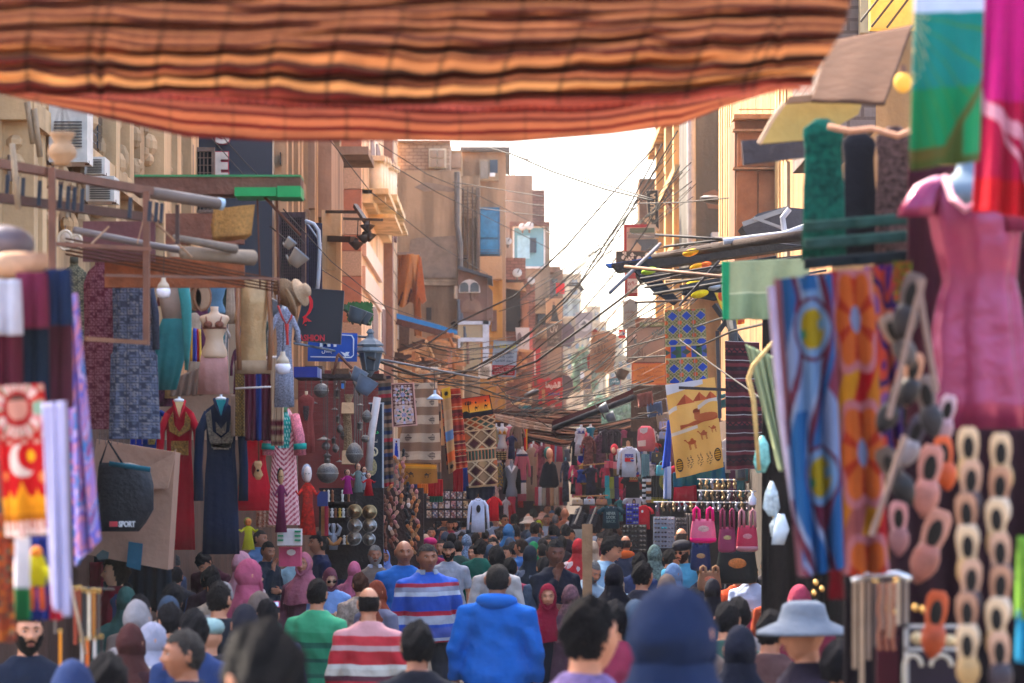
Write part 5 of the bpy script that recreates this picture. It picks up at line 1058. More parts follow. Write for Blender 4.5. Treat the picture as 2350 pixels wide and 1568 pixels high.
T('embroidered_dress','pink and white striped kaftan with a teal lace yoke','dress',[('fabric',m,km,SM)]+[('sleeve',MB().tube([P(652+q*24,955,25.5),P(652+q*34,1000,25.4),P(652+q*37,1045,25.4)],[.045,.05,.055],14),cloth('c9707c',var=.7,scale=70),SM)for q in(-1,1)]+[('cuff',MB().tube([P(652+q*36,1018,25.37),P(652+q*37,1032,25.37)],[.06,.06],14),cloth('168a80'),SM)for q in(-1,1)]+[('neck',MB().loft([rw(645,660,932,25.5,.9),rw(642,662,946,25.5,.9)],12),cloth('5a7c58'),SM)],'embroidered long dresses above the crowd')
# dolls
def doll(label,x,y0,y1,Y,col,skinc='d2a184',hair='1b1614',w=12,arms=True,extra=None,yellow=False):
 H=y1-y0;ps=[('head',MB().ell(P(x,y0+H*.12,Y),(w*.42/F*Y,w*.4/F*Y,H*.12/F*Y),14,10),M(skinc,kind='doll_skin',rough=.7),SM),('hair',MB().ell(P(x-w*.1,y0+H*.10,Y+.02),(w*.55/F*Y,w*.42/F*Y,H*.135/F*Y),14,10),hairm(hair),SM),('gown',MB().loft([rw(x-w*.25,x+w*.25,y0+H*.24,Y,.7),rw(x-w*.6,x+w*.6,y0+H*.3,Y,.7),rw(x-w*.5,x+w*.5,y0+H*.5,Y,.7),rw(x-w*.9,x+w*.9,y1,Y,.7)],26,7,.07),col if not isinstance(col,str)else cloth(col),SM)]
 for q in(-1,1):ps.append(('arm',MB().tube([P(x+q*w*.5,y0+H*.32,Y),P(x+q*w*.95,y0+H*.42,Y-.02),P(x+q*w*1.25,y0+H*.36,Y-.03)],[w*.17/F*Y,w*.15/F*Y,w*.10/F*Y],8),col if not isinstance(col,str)else cloth(col),SM))
 for q in(-1,1):ps.append(('eye',MB().ell(P(x+q*w*.15,y0+H*.11,Y)+Vector((0,-w*.38/F*Y,0)),(.006,.004,.005),6,5),M('15100e',kind='button')))
 T('doll',label,'doll',ps,'cloth dolls hung on the left stalls')
doll('belly dancer doll with long black hair before the striped kaftan',645,1078,1222,24.2,'6a1c44','b58a62',w=15)
doll('doll in a yellow and red flowered gown with a pale head cloth',706,1070,1228,25,cloth('c0281e',var=.9,scale=30),'d9c4b8','b9bccd',w=22)
doll('small yellow dressed toy duck figure above the crowd at left',570,1190,1262,23,'a9a526','c46a2c','8a8a3a',w=17)
doll('magenta dressed black haired cloth doll among the lanterns',798,1078,1134,33,'a01c74',w=13);doll('grey and black veiled cloth doll beside the magenta one',822,1064,1130,33.2,'6e7f7c',hair='1c2a2a',w=13);doll('pale gauze dressed doll behind the veiled one',836,1072,1125,33.6,'a3b0bc',w=12);doll('red dressed doll rightmost in the doll group',846,1086,1138,33.3,'a81c24',hair='3a2c4a',w=13)
T('boxed_toy','white boxed toy with green and red printed bands above the crowd','box',[('carton',MB().pbox(636,1214,691,1252,24.5,.15),M('d9cdc9',kind='card')),('stripe',MB().pbox(637,1218,650,1222,24.48,.02).pbox(637,1228,650,1232,24.48,.02).pbox(637,1238,650,1242,24.48,.02).pbox(676,1218,690,1222,24.48,.02).pbox(676,1228,690,1232,24.48,.02).pbox(676,1238,690,1242,24.48,.02),paint('2a8a5a'))])
T('boxed_toy','pink carton under the white boxed toy','box',[('carton',MB().pbox(640,1256,690,1300,24.6,.15),M('c8506e',kind='card')),('printed_face',MB().ppoly(disc(668,1268,10,7),24.58,.02),M('d9c4bc',kind='print'))])
sheet('wall_mat','speckled beige mat behind the dolls','mat',R4(588,1168,640,1210),26,small_print('a88c70',['6a4a34','c9b59a','8a3a2c'],20,14),(40,26),amp=.01)
dress('brown red dress with flower embroidery on a beige form',684,905,722,1040,29,'7c3430','none',neck='c9ac8a',group='dresses on the left stall',trim=('3a2a2a',.2,.45,.35))
T('roller_shutter','red brown brick coloured shutter behind the metal lanterns','shutter',[('roller_shutter',(lambda m:[m.pbox(686,850+k*8,868,856.5+k*8,40,.06)for k in range(44)]and m.pbox(684,850,870,1210,40.08,.1))(MB()),paint('7c2c26',var=.2))])
# lanterns
for a in((737,896,17.5,33,'globe','dark studded globe lantern highest at the left'),(702,998,17,32,'globe','grey globe lantern at the left behind the striped kaftan'),(752,1086,25,31,'globe','largest round lantern hanging low over the crowd'),(813,1042,20,33,'egg','big ribbed onion shaped lantern above the dolls'),(748,1024,10,34,'globe','small round lantern above the largest one'),(842,957,12,34,'egg','small pierced lantern by the white strip, upper'),(838,1007,9.5,34,'globe','small dark globe by the white strip, lower'),(715,925,14,33,'cone','beige cone lampshade under the upper globe'),(743,1009,16,34,'cone','wide grey cone lampshade over the small globe'),(751,1050,11,34.5,'lamp','little domed lamp just above the largest lantern'),(770,1030,8,35,'egg','slim drop lantern left in the middle string'),(780,985,8,35,'egg','dark drop lantern in the middle string'),(788,880,8,36,'lamp','topmost small lamp of the middle string'),(774,900,9,36,'lamp','second small lamp of the middle string'),(768,940,9,36,'cone','flat capped lantern in the middle string'),(776,960,7,35.6,'lamp','tiny lamp under the flat cap'),(779,1060,9,35.3,'cone','low flat cone in the middle string'),(766,1010,7,35.2,'lamp','tiny lamp left of the drop lantern'),(790,1000,9,35.4,'egg','brownish drop lantern beside the totem'),(770,870,8,36.2,'lamp','small lamp hanging from the dark ledge'),(826,975,8,35.8,'lamp','blurred lamp in the fine chain curtain'),(826,930,9,35.8,'cone','greenish glass cone in the chain curtain')):
 globe(a[5],a[0],a[1],a[2],a[3],a[4])
T('chain_curtain','grey curtain of fine metal chains between the lanterns','curtain',[('chain_curtain',(lambda m:[m.tube([P(x,865,36.5),P(x+2*math.sin(x),1040+10*math.sin(x*3),36.5)],.007,4)for x in range(812,834,2)]and m)(MB()),M('8a7c74',metal=.6,rough=.5,kind='chain'))])
T('wooden_carving','carved fibre totem with fringes hanging among the lanterns','carving',[('trunk',MB().loft([rw(790,812,905,34.5,.6),rw(794,806,925,34.5,.6),rw(786,806,955,34.5,.5),rw(790,808,1000,34.5,.5),rw(788,810,1040,34.5,.5),rw(792,810,1062,34.5,.5)],24,6,.12),M('9a7c5a',kind='carved_wood',var=.5,scale=20,bump=1.2),SM),('fringe',(lambda m:[m.tube([P(787+k*2.6,1035,34.4),P(786+k*3,1066,34.3)],.012,5)for k in range(10)]and[m.tube([P(786+k*2.6,925,34.4),P(785+k*3,950,34.3)],.012,5)for k in range(10)]and m)(MB()),M('b08c68',kind='fibre')),('blue_patch',MB().pbox(783,880,789,892,34.3,.04),paint('2c6ab0'))])
T('stall_ledge','dark ledge with clutter above the hanging lanterns','shelf',[('ledge',MB().pbox(676,858,880,868,35,.8),wood('3c302e')),('box',MB().pbox(700,840,740,858,35.2,.4),wood('5a4a40')),('box',MB().pbox(760,846,800,858,35.3,.3),wood('6a4a34'))])
T('letter_box','small bright blue box on the ledge under the street sign','box',[('case',MB().pbox(674,842,728,866,33,.3),paint('1c2f8a')),('side',MB().ppoly([(728,842),(735,846),(735,868),(728,866)],33.05,.25),paint('8a90b4'))])
# signs
sign('shop_sign','black square shop sign with a red curved mark and the word fashion',((702,662),(789,668),(781,790),(674,780)),30,'20242e',[shape([(702,672),(711,676),(718,690),(718,705),(712,718),(703,727),(699,740),(694,745),(697,733),(694,728),(702,722),(708,712),(711,698),(709,686),(703,678)],29.97,'d01826'),shape(disc(702,737,2.2,2),29.97,'d01826','dot'),shape(disc(701,746,2,1.6),29.97,'d01826','dot'),shape([(696,730),(703,729),(716,738),(708,738),(702,734)],29.96,'d01826'),('lettering',text_mb('FASHION',679,768,745,783,29.97,bold=.03),paint('c42a38'))],t=.15,rim=('3a4050',1.6))
sign('street_sign','blue street sign with white border, arrow and Arabic word',((707,762),(820,765),(819,830),(706,829)),31,'1550ae',[shape([(712,820),(806,822),(812,816),(813,778),(808,769),(775,767),(775,769),(806,771),(810,778),(810,815),(805,819),(713,817.5)],30.97,'d5deea','border'),('lettering',text_mb('MY',734,775,782,796,30.97,bold=.05),paint('dfe6f0')),('lettering',text_mb('جمال',738,799,764,812,30.97,ar=True,bold=.03),paint('dfe6f0')),shape([(781,807),(793,811),(793,808),(802,808),(799,813),(802,817),(793,817),(793,820)],30.97,'dfe6f0','arrow')],t=.06)
T('street_lantern','grey six sided street lantern hanging from a bracket beside the blue sign','street lamp',[('roof',MB().lathe(P(850,793,31),[(.14,-.01),(.145,.01),(.13,.02),(.10,.05),(.055,.075),(.04,.09),(.03,.125),(.045,.14),(.02,.18)],6),paint('5d6a76')),('eave',MB().lathe(P(850,806,31),[(.13,-.02),(.15,0),(.14,.04)],12),paint('77838e')),('body',MB().lathe(P(850,848,31),[(.075,-.02),(.085,0),(.125,.20)],6),M('3c4a54',rough=.3,kind='lantern_glass',bump=0)),('bar',(lambda m:[m.tube([P(850,850,31)+Vector((.08*math.cos(k*1.047),.08*math.sin(k*1.047),0)),P(850,806,31)+Vector((.127*math.cos(k*1.047),.127*math.sin(k*1.047),0))],.008,5)for k in range(6)]and m)(MB()),paint('6a7682')),('finial',MB().lathe(P(850,856,31),[(.01,-.04),(.04,0),(.05,.02)],10),paint('5d6a76'),SM),('arm',MB().tube([P(822,772,31.2),P(838,774,31.1),P(850,772,31)],.014),paint('55606a'))])
flood('blue grey floodlight hanging in front of the street lantern',846,872,40,29,-150,'64748a');flood('smaller floodlight left of it on the same pipe',828,852,30,29.2,-150,'6a7c92');flood('floodlight with green edge above the blue sign, left',822,712,34,32,-160,'4a5660');flood('floodlight with green edge above the blue sign, right',838,718,30,32.2,-160,'4a5660')
T('plant_bracket','green fringed plant trough behind the floodlights','plant',[('trough',MB().bar(P(788,704,33),P(848,742,33.5),.06),paint('3a5a44')),('leaves',(lambda m,r:[m.add([c+Vector((0,0,.05)),c+Vector((.03,0,0)),c-Vector((0,0,.03)),c-Vector((.03,0,0))],[(0,1,2,3)])for c in[P(r.uniform(800,852),r.uniform(700,735),33+r.random()*.4)for _ in range(260)]]and m)(MB(),random.Random(5)),M('3f6a3c',kind='foliage',var=.5))])
rail('sloping grey pipe running under the floodlights',(676,788),(1100,868),29.5,38,r=3,col='6a7480');rail('rusty bracket frame over the lanterns, left leg',(775,815),(765,860),30,r=3.4);rail('rusty bracket frame over the lanterns, right leg',(775,812),(808,846),30,r=3.4)
T('electric_bracket','iron bracket with hanging insulators on the cream pier','bracket',[('bar',MB().bar(P(750,486,57),P(820,487,55),.06).bar(P(815,472,56),P(840,510,55.5),.08).bar(P(790,502,57),P(876,505,52),.05).bar(P(756,548,57),P(810,550,56),.12),paint('4a3c38')),('wire',MB().tube([P(840,505,55.4),P(836,540,55.4)],.012).tube([P(848,507,55.2),P(847,535,55.2)],.012).tube([P(822,500,55.8),P(820,545,55.8)],.012),paint('3a302c')),('insulator',(lambda m:[m.lathe(P(x,y,55.4),[(.02,-.12),(.16,.02),(.05,.05),(.04,.10),(.01,.12)],10)for x,y in((836,545),(818,560),(847,541),(843,520))]and m)(MB()),paint('3c3634'),SM)])
rail('upright steel conduit in front of the lattice shutters',(700,505),(738,560),39,r=1.8,col='a9b6c6',name='conduit',cat='pipe')
T('white_hose','white flexible hose curving beside the lattice shutters','hose',[('white_hose',MB().tube([P(701,508,38.8),P(720,514,38.8),P(731,530,38.8),P(734,570,38.8),P(731,640,38.8),P(728,668,38.8)],.028,8),paint('a7b2c0'),SM)])
# brass plates, shelf with figurines
for x,y,r,l in((814,1174,17,'upper left brass plate of the plate display'),(848,1176,17.5,'upper right brass plate of the plate display'),(814,1207,17,'middle left shiny plate reflecting the street'),(848,1207,17,'middle right engraved silver plate'),(813,1236,17,'lower left plate half behind a head'),(847,1238,15,'lower right plate mostly behind a head')):
 R=r/F*35;rot=Matrix.Rotation(math.radians(78),3,'X');m=MB().lathe((0,0,0),[(R,.008),(R*.96,.014),(R*.80,.007),(R*.72,.003),(R*.3,.002),(R*.27,.006),(.01,.006),(.01,-.006),(R*.7,-.012),(R,.012)],36);m.v=[tuple(P(x,y,35)+rot@Vector(v))for v in m.v]
 T('metal_plate',l,'plate',[('metal_plate',m,M('b39a72' if y<1190 else 'b4b2ae',rough=.22,metal=.95,var=.35,scale=20,bump=.25,bscale=60,kind='engraved_brass'),SM)],'metal plates on the display')
T('display_cabinet','dark cabinet with shelves of figurines left of the brass plates','cabinet',[('back',MB().pbox(732,1120,880,1330,36,.1),wood('1e1416')),('shelf',MB().pbox(736,1152,816,1156,35.5,.5),wood('2a1c1c')),('shelf',MB().pbox(736,1188,800,1192,35.5,.5),wood('2a1c1c')),('shelf',MB().pbox(736,1250,805,1254,35.5,.5),wood('2a1c1c'))])
FIG=['d9d2c8','8a5230','d5d0cc','7c4426','c9a03a','dcd6ce','3c2c28','b58a4a']
k=0
for y0,row,nm in((1188,(744,754,762,770,780,788,796),'upper shelf'),(1152,(744,754,763,786,800),'top shelf'),(1250,(744,760,771,797,790),'lower shelf')):
 for j,x in enumerate(row):
  h=22 if nm!='top shelf' else 28;c=FIG[k%8];k+=1;u=1/F*35.5;rr=(4.4 if h==22 else 3.6)
  T('figurine',f'small {["white", "brown", "pale", "copper", "gilded", "ivory", "black", "brass"][(k-1) % 8]} pharaonic figurine on the {nm}, number {j+1} from the left'.replace(', number 1 from the left',', leftmost').replace('number 2','second').replace('number 3','third').replace('number 4','fourth').replace('number 5','fifth').replace('number 6','sixth').replace('number 7','seventh'),'figurine',[('figurine',MB().lathe(P(x,y0,35.5),[(rr*u,0),(rr*.9*u,h*.1*u),(rr*.55*u,h*.22*u),(rr*.8*u,h*.45*u),(rr*.95*u,h*.62*u),(rr*.45*u,h*.72*u),(rr*.75*u,h*.82*u),(rr*.7*u,h*.93*u),(.002,h*u)],14),M(c,rough=.5,kind='carved_stone',var=.2),SM)],'figurines in the dark cabinet')
T('horned_ornament','silver ornament with curved horns and an ankh in the cabinet','ornament',[('horns',MB().tube([P(758,1202,35.3),P(750,1212,35.3),P(754,1226,35.3),P(765,1230,35.3),P(776,1226,35.3),P(781,1212,35.3),P(773,1202,35.3)],[.01,.025,.03,.03,.03,.025,.01],8),M('8c929e',metal=.6,rough=.4,kind='pewter'),SM),('figure',MB().lathe(P(765,1262,35.3),[(.05,0),(.06,.06),(.04,.12),(.05,.16),(.02,.2),(.03,.26),(.03,.32),(.01,.33)],12),M('8c929e',metal=.5,rough=.4,kind='pewter'),SM),('wings',MB().tube([P(750,1234,35.25),P(756,1246,35.25),P(765,1250,35.25),P(776,1246,35.25),P(783,1234,35.25)],[.015,.03,.02,.03,.015],8),M('b5763a',rough=.5,kind='copper'),SM)])
T('display_board','dark blue board with wooden edge beside the figurine cabinet','board',[('panel',MB().pbox(728,1128,752,1162,27,.04),paint('1c2f6a')),('wood_edge',MB().pbox(737,1162,745,1230,27,.04),wood('a06a3a')),('red_cloth',MB().pbox(745,1162,753,1230,26.95,.05),cloth('8a2434'))])
# striped banner and rugs
sheet('banner','dark slate banner with green Arabic word, rings and a coin motif','banner',R4(849,927,878,1138),38,'2a3a4a',(6,20),amp=.006,extra=[('lettering',text_mb('دلـ'.replace('ـ',''),849,987,869,998,37.93,ar=True,bold=.03),paint('35c46a')),('lettering',text_mb('لمسات',847,1009,866,1016,37.93,ar=True),paint('d5d2c4')),('ring',MB().tube([P(858+8*math.cos(a),1037+9*math.sin(a),37.92)for a in[.3927*i for i in range(17)]],.012,6).tube([P(851+8*math.cos(a),1041+8*math.sin(a),37.92)for a in[.3927*i for i in range(17)]],.012,6),paint('d9d0b0'),SM),('coin_motif',MB().ppoly(disc(853,1072,12,20),37.93,.02),M('b0a67c',kind='print',var=.7,scale=40)),('border',MB().pbox(877,925,880.5,1140,37.9,.06).pbox(846,924,881,927,37.9,.06),paint('b9c2ca'))])
T('white_strip','long white post strip behind the banner','post',[('white_strip',MB().tube([P(866,912,37.5),P(852,1000,37.5),P(846,1080,37.5)],.05,8),paint('c9c4c4'),SM)])
sheet('striped_rug','long rug with dark, red and beige cross stripes','rug',((860,865),(897,862),(903,1115),(880,1118)),40,hstr(['2a2430','8a6a54','54483c','1c2a4c','7a6a5c','9c2430','4c4038','20242c','8a6448','2c3a60','3a2c2c','745c4c'],30),(16,120),amp=.03,folds=2)
def moor(u,v):
 if u<.06 or u>.94 or v<.03 or v>.97:return H_('c99a8c')
 if u<.11 or u>.89 or v<.055 or v>.945:return H_('5a302c')
 for cy in(.27,.74):
  a=math.atan2((v-cy)*1.9,u-.5);r=math.hypot((v-cy)*1.9,u-.5)
  if r<.10:return H_('2c3c8c')if math.cos(a*8)>-.3 else H_('d9c9d0')
  if.15<r<.27 and math.cos(a*8)>.35:return H_('1f5a50')
  if.27<r<.40 and abs(math.cos(a*4))>.86:return H_('b9b0c8')
  if.31<r<.345:return H_('b08a86')
 t=math.sin(u*22)*math.sin(v*38)
 return H_('cfae9f')if abs(t)>.28 or r<.46 else H_('5a302a')
sheet('wall_hanging','pale pink cut work wall hanging with two green and blue star rosettes','wall hanging',((895,880),(950,878),(958,976),(900,981)),40,moor,(110,190),amp=.008,folds=2)
def bk(u,v):
 b=int(v*9+.35)
 base=H_('8c6a52')if b%2 else H_('c4ab90')
 if b%2==0 and.12<u<.88:
  for cx in(.2,.82):
   d=abs(u-cx)/.12+abs((v*9+.35)%1-.5)/.42
   if d<1 and(v*9*7)%1>.4:return H_('3c2a28')
 return base if math.sin(v*500)>-.7 else tuple(a*.9 for a in base)
sheet('kilim','large brown and beige banded kilim with diamond marks','rug',((945,880),(1003,878),(1012,1062),(905,1062)),41,bk,(60,160),amp=.04,folds=2)
sheet('kilim_end','grey fringed rug strip right of the brown kilim','rug',R4(990,925,1012,1102),41.5,hstr(['7c6656','3c3434','a3806a','54504c','8a6a58'],9),(12,50),amp=.03)
def cm(bg1,bg2,items):
 def f(u,v):
  for cx,cy,s,fl in items:
   if camel(u*1.6,v,cx*1.6,cy,s,fl):return H_('33201a')
  if v<.14:return H_('e08a14')if v>.05 else H_('b06a14')
  return H_(bg1)if v<.25 else H_(bg2)
 return f
sheet('wool_mat','ochre wool mat with a walking and a lying black camel','mat',((913,1062),(1002,1066),(1004,1108),(922,1112)),39,cm('c8862c','a06426',((.30,.5,.26,1),(.72,.55,.24,-1))),(90,60),amp=.02,folds=2)
def rr_(u,v):
 b=(v*13)%1;k=int(v*13)
 if abs(math.sin(u*18)*.12+b-.5)<.07 and k%3==1:return H_('2a1a1c')
 if b<.06:return H_('cfae84')
 return H_(['9c2a1c','7c1c1c','b8482a','54201c','a0341c'][k%5])if b>.5 else H_(['b03c20','6a2020','8a2a1c','c2502a','7c1c24'][k%5])
sheet('red_rug','red and orange banded woollen rug behind the tan patchwork strip','rug',((1028,892),(1056,890),(1073,1072),(1046,1076)),42,rr_,(30,150),amp=.02,folds=2)
sheet('red_rug','narrow dark red rug left of the tan patchwork strip','rug',((1011,900),(1028,898),(1044,1070),(1026,1078)),42.6,kilim(['7c2420','2c2430','a0482c','244a54'],18),(20,110),amp=.02,folds=2)
sheet('patchwork_strip','narrow patchwork strip of yellow, tan, blue and orange squares','strip',((1013,893),(1033,888),(1046,1078),(1030,1088)),41,lambda u,v:H_('2a2420')if(int(v*8)in(0,7)and math.hypot(u-.5,(v*8)%1-.5)<.22)else H_(['d0a02c','b08458','b98c64','c49c74','5c7ca4','b98c5c','d0602a','a97c54'][int(v*7.99)]),(14,60),amp=.02,folds=1)
def sunset(u,v):
 if u<.04 or u>.965 or v>.93 or v<.03:return H_('1a1a24')
 for cx,cy,s in((.52,.56,.22),(.82,.52,.22)):
  if camel(u*2,v,cx*2,cy,s,-1):return H_('161010')
  if abs(u*2-cx*2-.03)+abs(v-cy+.26)<.07:return H_('161010')
 if abs(u-.30)<.015 and.3<v<.72:return H_('161010')
 if((u-.30)/.13)**2+((v-.28)/.10)**2<1 and math.sin(u*120)>-.7:return H_('161010')
 if v>.80:return H_('16141c')
 hz=max(0,.10-abs(u-.15)*.9)+max(0,.08-abs(u-.24)*.9)
 if v>.76-hz:return H_('241a1a')
 t=v/.76;a,b=('b8301c','e0641c')if t<.45 else('e0741c','ecb03a');q=(t/.45)if t<.45 else(t-.45)/.55
 return tuple(H_(a)[i]*(1-q)+H_(b)[i]*q for i in range(3))
sheet('tapestry','sunset tapestry with black palm and two camel riders','tapestry',((1050,916),(1124,906),(1132,950),(1056,962)),43,sunset,(110,60),amp=.02,folds=2)
def dk(u,v):
 if v>.97:return H_('a98a64')
 if.48<v<.62:return H_('2f5a4a')if.485<v<.612 and(u*9)%1<.35 else H_('b0562c')if(u*9)%1<.55 else H_('d0b890')if(u*9)%1<.65 else H_('26241f')
 if abs(v-.47)<.012 or abs(v-.63)<.012 or abs(v-.2)<.010:return H_('c9b08a')
 return diamonds('7c6248',['3c1a20','8c7458','4a1a22','a58a64','3c1a20','b0603a'],'cdb894',2.0,5.2,.12)(u,v)if v>.2 else diamonds('8a7050',['3c5a50','a0502c','4a3a30'],'c9b08a',3,12,.2)(u,v)
sheet('kilim','tall diamond patterned kilim with green and orange band under the sunset tapestry','rug',((1064,958),(1136,950),(1143,1114),(1076,1120)),43.3,dk,(90,200),amp=.02,folds=2)
for args in(('navy fringed cloth below the diamond kilim',R4(1070,1116,1136,1146),43.6,'17233c'),('red football cloth behind the rug ends',R4(1040,1074,1062,1128),43.8,'a81424'),('blue cloth strip beside the red football cloth',R4(1062,1074,1075,1126),43.9,'1c3a9a'),('bright orange mat under the camel mat',R4(958,1110,982,1132),41,'d0661c'),('crimson cloth right of the camel mat',R4(982,1100,1016,1138),41.2,'a8141c'),('green cloth under the crimson one',R4(986,1138,1016,1152),41.3,'1c5a44'),('blue tasselled cloth behind the slippers',R4(938,1112,960,1140),41.3,'1c2c5a')):
 sheet('hanging_cloth',args[0],'cloth',args[1],args[2],args[3],(14,12),amp=.03,group='plain cloths under the carpets')
T('pendant_lamp','pale blue enamel cone lamp hanging before the brown kilim','lamp',[('shade',MB().lathe(P(998,912,39),[(.115,-.03),(.112,-.02),(.05,.03),(.02,.05),(.018,.10)],24),M('9fb8d0',rough=.25,kind='enamel'),SM),('cord',MB().tube([P(998,900,39),P(996,850,39)],.006),paint('3a3a3a'))])
sheet('painted_card','small poster of a robed figure in blue beside the kilim','poster',R4(902,1007,917,1054),39.5,lambda u,v:H_('1f3c9c')if abs(u-.5)<.12+.22*v and.2<v<.88 else H_('6a2c2c')if abs(u-.5)<.12 and v<.2 and v>.08 else H_('cdc2c8'),(20,40),amp=.004)
# postcards rack
m=MB().pbox(974,1124,1076,1196,46.5,.06);T('card_rack','dark rack carrying rows of picture postcards','rack',[('card_rack',m,paint('2a2226'))])
for r_ in range(3):
 for c_ in range(7):
  x,y=979+c_*14,1128+r_*22;s_=(r_*7+c_)
  sheet('postcard',['cream','pale blue','tan','white','rose','grey','sand'][c_]+' picture postcard in the '+['top','middle','bottom'][r_]+' row of the card rack','postcard',R4(x,y,x+11,y+17),46.3,small_print(['cbb89c','8a9cb8','b59a84','d5ccd0','c08a8c','9a9aa0','c4a878'][c_],['5a4a44','8a5a4c','3a4a6a','d9cdc0'],3,4,.9,s_),(8,8),amp=.001,group='postcards in the rack')
tee('white long sleeved shirt with a round black print',1073,1144,1122,1222,38,'c9cde0',long=True,logo=lambda Yq:[('print',MB().ppoly(disc(1098,1168,5,9),Yq-.02,.02),M('15161c',kind='print'))],group='shirts for sale over the street')
tee('bright red shirt behind the white long sleeved one',1118,1140,1150,1196,40,'c4141f',group='shirts for sale over the street')
# slippers
SL=[('8a5a44','6a3a2c','brown'),('c08e74','b5706c','pink'),('1a1a1e','14161c','black'),('a9764c','c9743a','tan'),('caa084','d9c9c0','pale'),('6a3a2c','8a4a34','russet')]
k=0;rs=random.Random(11)
for col,(x,y0,y1,n)in enumerate(((872,1140,1262,9),(884,1142,1270,9),(897,1120,1250,9),(908,1052,1240,11),(922,1040,1160,8),(934,1100,1250,9),(946,1120,1262,9),(957,1136,1250,7))):
 for j in range(n):
  c=SL[(0,0,5,1,1,2,3,3)[col]if j%3 else rs.randrange(6)];y=lerp(y0,y1,j/(n-1))+rs.uniform(-3,3)
  slipper(f'{c[2]} leather slipper in the strings between the brass plates and postcards',x+rs.uniform(-4,4),y,rs.uniform(17,24),37+.12*col+.03*j,c[0],c[1],rs.uniform(-.7,.7)+(math.pi if j%2 else 0),group=f'{c[2]} slippers strung up on the left')
T('slipper_stall','dark stall back behind the strings of slippers','stall',[('slipper_stall',MB().pbox(862,1120,972,1300,38.6,.08),wood('3a2620'))])
# ================= far stalls across the bend of the street =================
GF='garments on the far stalls'
torso_form('white torso form in a gold sequin bra on the far left stall',1139,972,1166,1030,62,GREYW,'bra','c9962a');torso_form('white torso form with a pink top behind the gold bra form',1160,970,1178,1020,64,GREYW,'top','c47a8c');torso_form('grey white torso form, leftmost behind the gold bra form',1132,972,1146,1020,64.5,GREYW,'top','8c8a6c')
dress('navy blouse printed with yellow flowers on the far stall',1162,1000,1186,1054,62,'23305c','short',group=GF,mat=cloth('2a3560',var=.9,scale=9),neck=None);dress('long brown open cardigan on a white form on the far stall',1171,975,1204,1030,63,'7c6a5c','long',group=GF,neck=GREYW,sh=.72)
sheet('garment','red jacket edge with yellow trim beside the brown cardigan','jacket',R4(1203,985,1210,1035),63.4,vstr(['c41428','c41428','d9a02c']),(6,10),amp=.02)
sheet('coin_belt','black belly dance belt with rows of gold coins','belt',R4(1139,1036,1162,1056),61.5,lambda u,v:H_('e8c88c')if(math.hypot((u*8)%1-.5,(v*4)%1-.4)<.3)else H_('14141a'),(60,30),amp=.02)
torso_form('torso form in sheer black lingerie with a pearl necklace',1158,1056,1190,1140,60,'6c7484',extra=[('robe',MB().loft([rw(1155,1194,1076,60.1,.3),rw(1154,1196,1100,60.1,.3),rw(1154,1196,1134,60.1,.3)],26,6,.05),cloth('12151c',trans=.1),SM),('necklace',MB().tube([P(1167,1070,59.85),P(1174,1084,59.8),P(1181,1070,59.85)],.03,6),M('d5d9e2',kind='pearl'),SM)])
sheet('garment','yellow and blue printed cloth left of the black lingerie form','cloth',R4(1141,1062,1154,1118),61,swirl(['26345c','c9a02c','3a4a6a','8a7a4c'],3,2),(14,40),amp=.02)
dress('pink and white banded long dress on the far stall',1180,1032,1216,1150,61.5,'c05c78','long',group=GF,mat=stripes([(.12,'b04866'),(.3,'d0d4e0'),(.34,'23305c'),(.42,'b35a7a'),(.72,'c0607c'),(.76,'23305c'),(1,'d5d8e2')],0,1.35),hem=.8)
dress('red satin dress edge beside the black lingerie form',1186,1052,1204,1120,61.8,'b3141f','none',group=GF,neck=None)
dress('beige long dress with dark lace panel on the far stall',1206,1026,1234,1150,63,'9a8474','none',group=GF,hem=.95,trim=('3c2c2c',.35,.7,.22));dress('dusty pink long gown behind the beige one',1212,1018,1236,1090,64,'b57c80','none',group=GF)
dress('plum dress with dense pink flowers on the far stall',1228,1022,1258,1132,62.5,'4a2a3c','short',group=GF,mat=cloth('8a4a5c',var=1.0,scale=8))
T('mannequin','mannequin with a bare head in a wide black poncho at the street centre','mannequin',[('head',MB().ell(P(1261,1042,59),(.075,.09,.12),16,12),M('d5a184',kind='plastic_skin',rough=.4),SM),('head_cover',MB().ell(P(1257,1040,59.06),(.085,.09,.13),14,10),cloth('3c7a74'),SM),('neck',MB().tube([P(1262,1050,59),P(1262,1066,59)],.05,10),M('d5a184',kind='plastic_skin'),SM),('poncho',MB().loft([rw(1257,1267,1058,59,.8),rw(1246,1276,1068,59,.4),rw(1242,1280,1090,59,.35),rw(1239,1284,1112,59,.35),rw(1246,1276,1120,59,.3)],50,9,.09),cloth('171a24'),SM)],'shop mannequins')
for x,w_,c,nm in((1208,18,'c8ccd4','white top behind the caps'),(1232,16,'2c3c50','denim skirt under the peach dress'),(1256,14,'cc8474','peach dress'),(1270,13,'bc3440','red dress on the hidden row, left'),(1284,12,'c4506c','pink dress on the hidden row'),(1297,12,'8c8274','sand dress on the hidden row'),(1244,14,'8a3450','wine dress under the caps'),(1276,12,'7c94b4','light blue gown behind the poncho'),(1302,12,'5a5c66','grey wrapped form right of the poncho')):
 dress(f'{nm} at the back of the far stalls',x-w_/2-2,1008 if 'grey' not in nm else 1030,x+w_/2+2,1060,68+x%3,c,'none',group=GF,neck='d0b8ac')
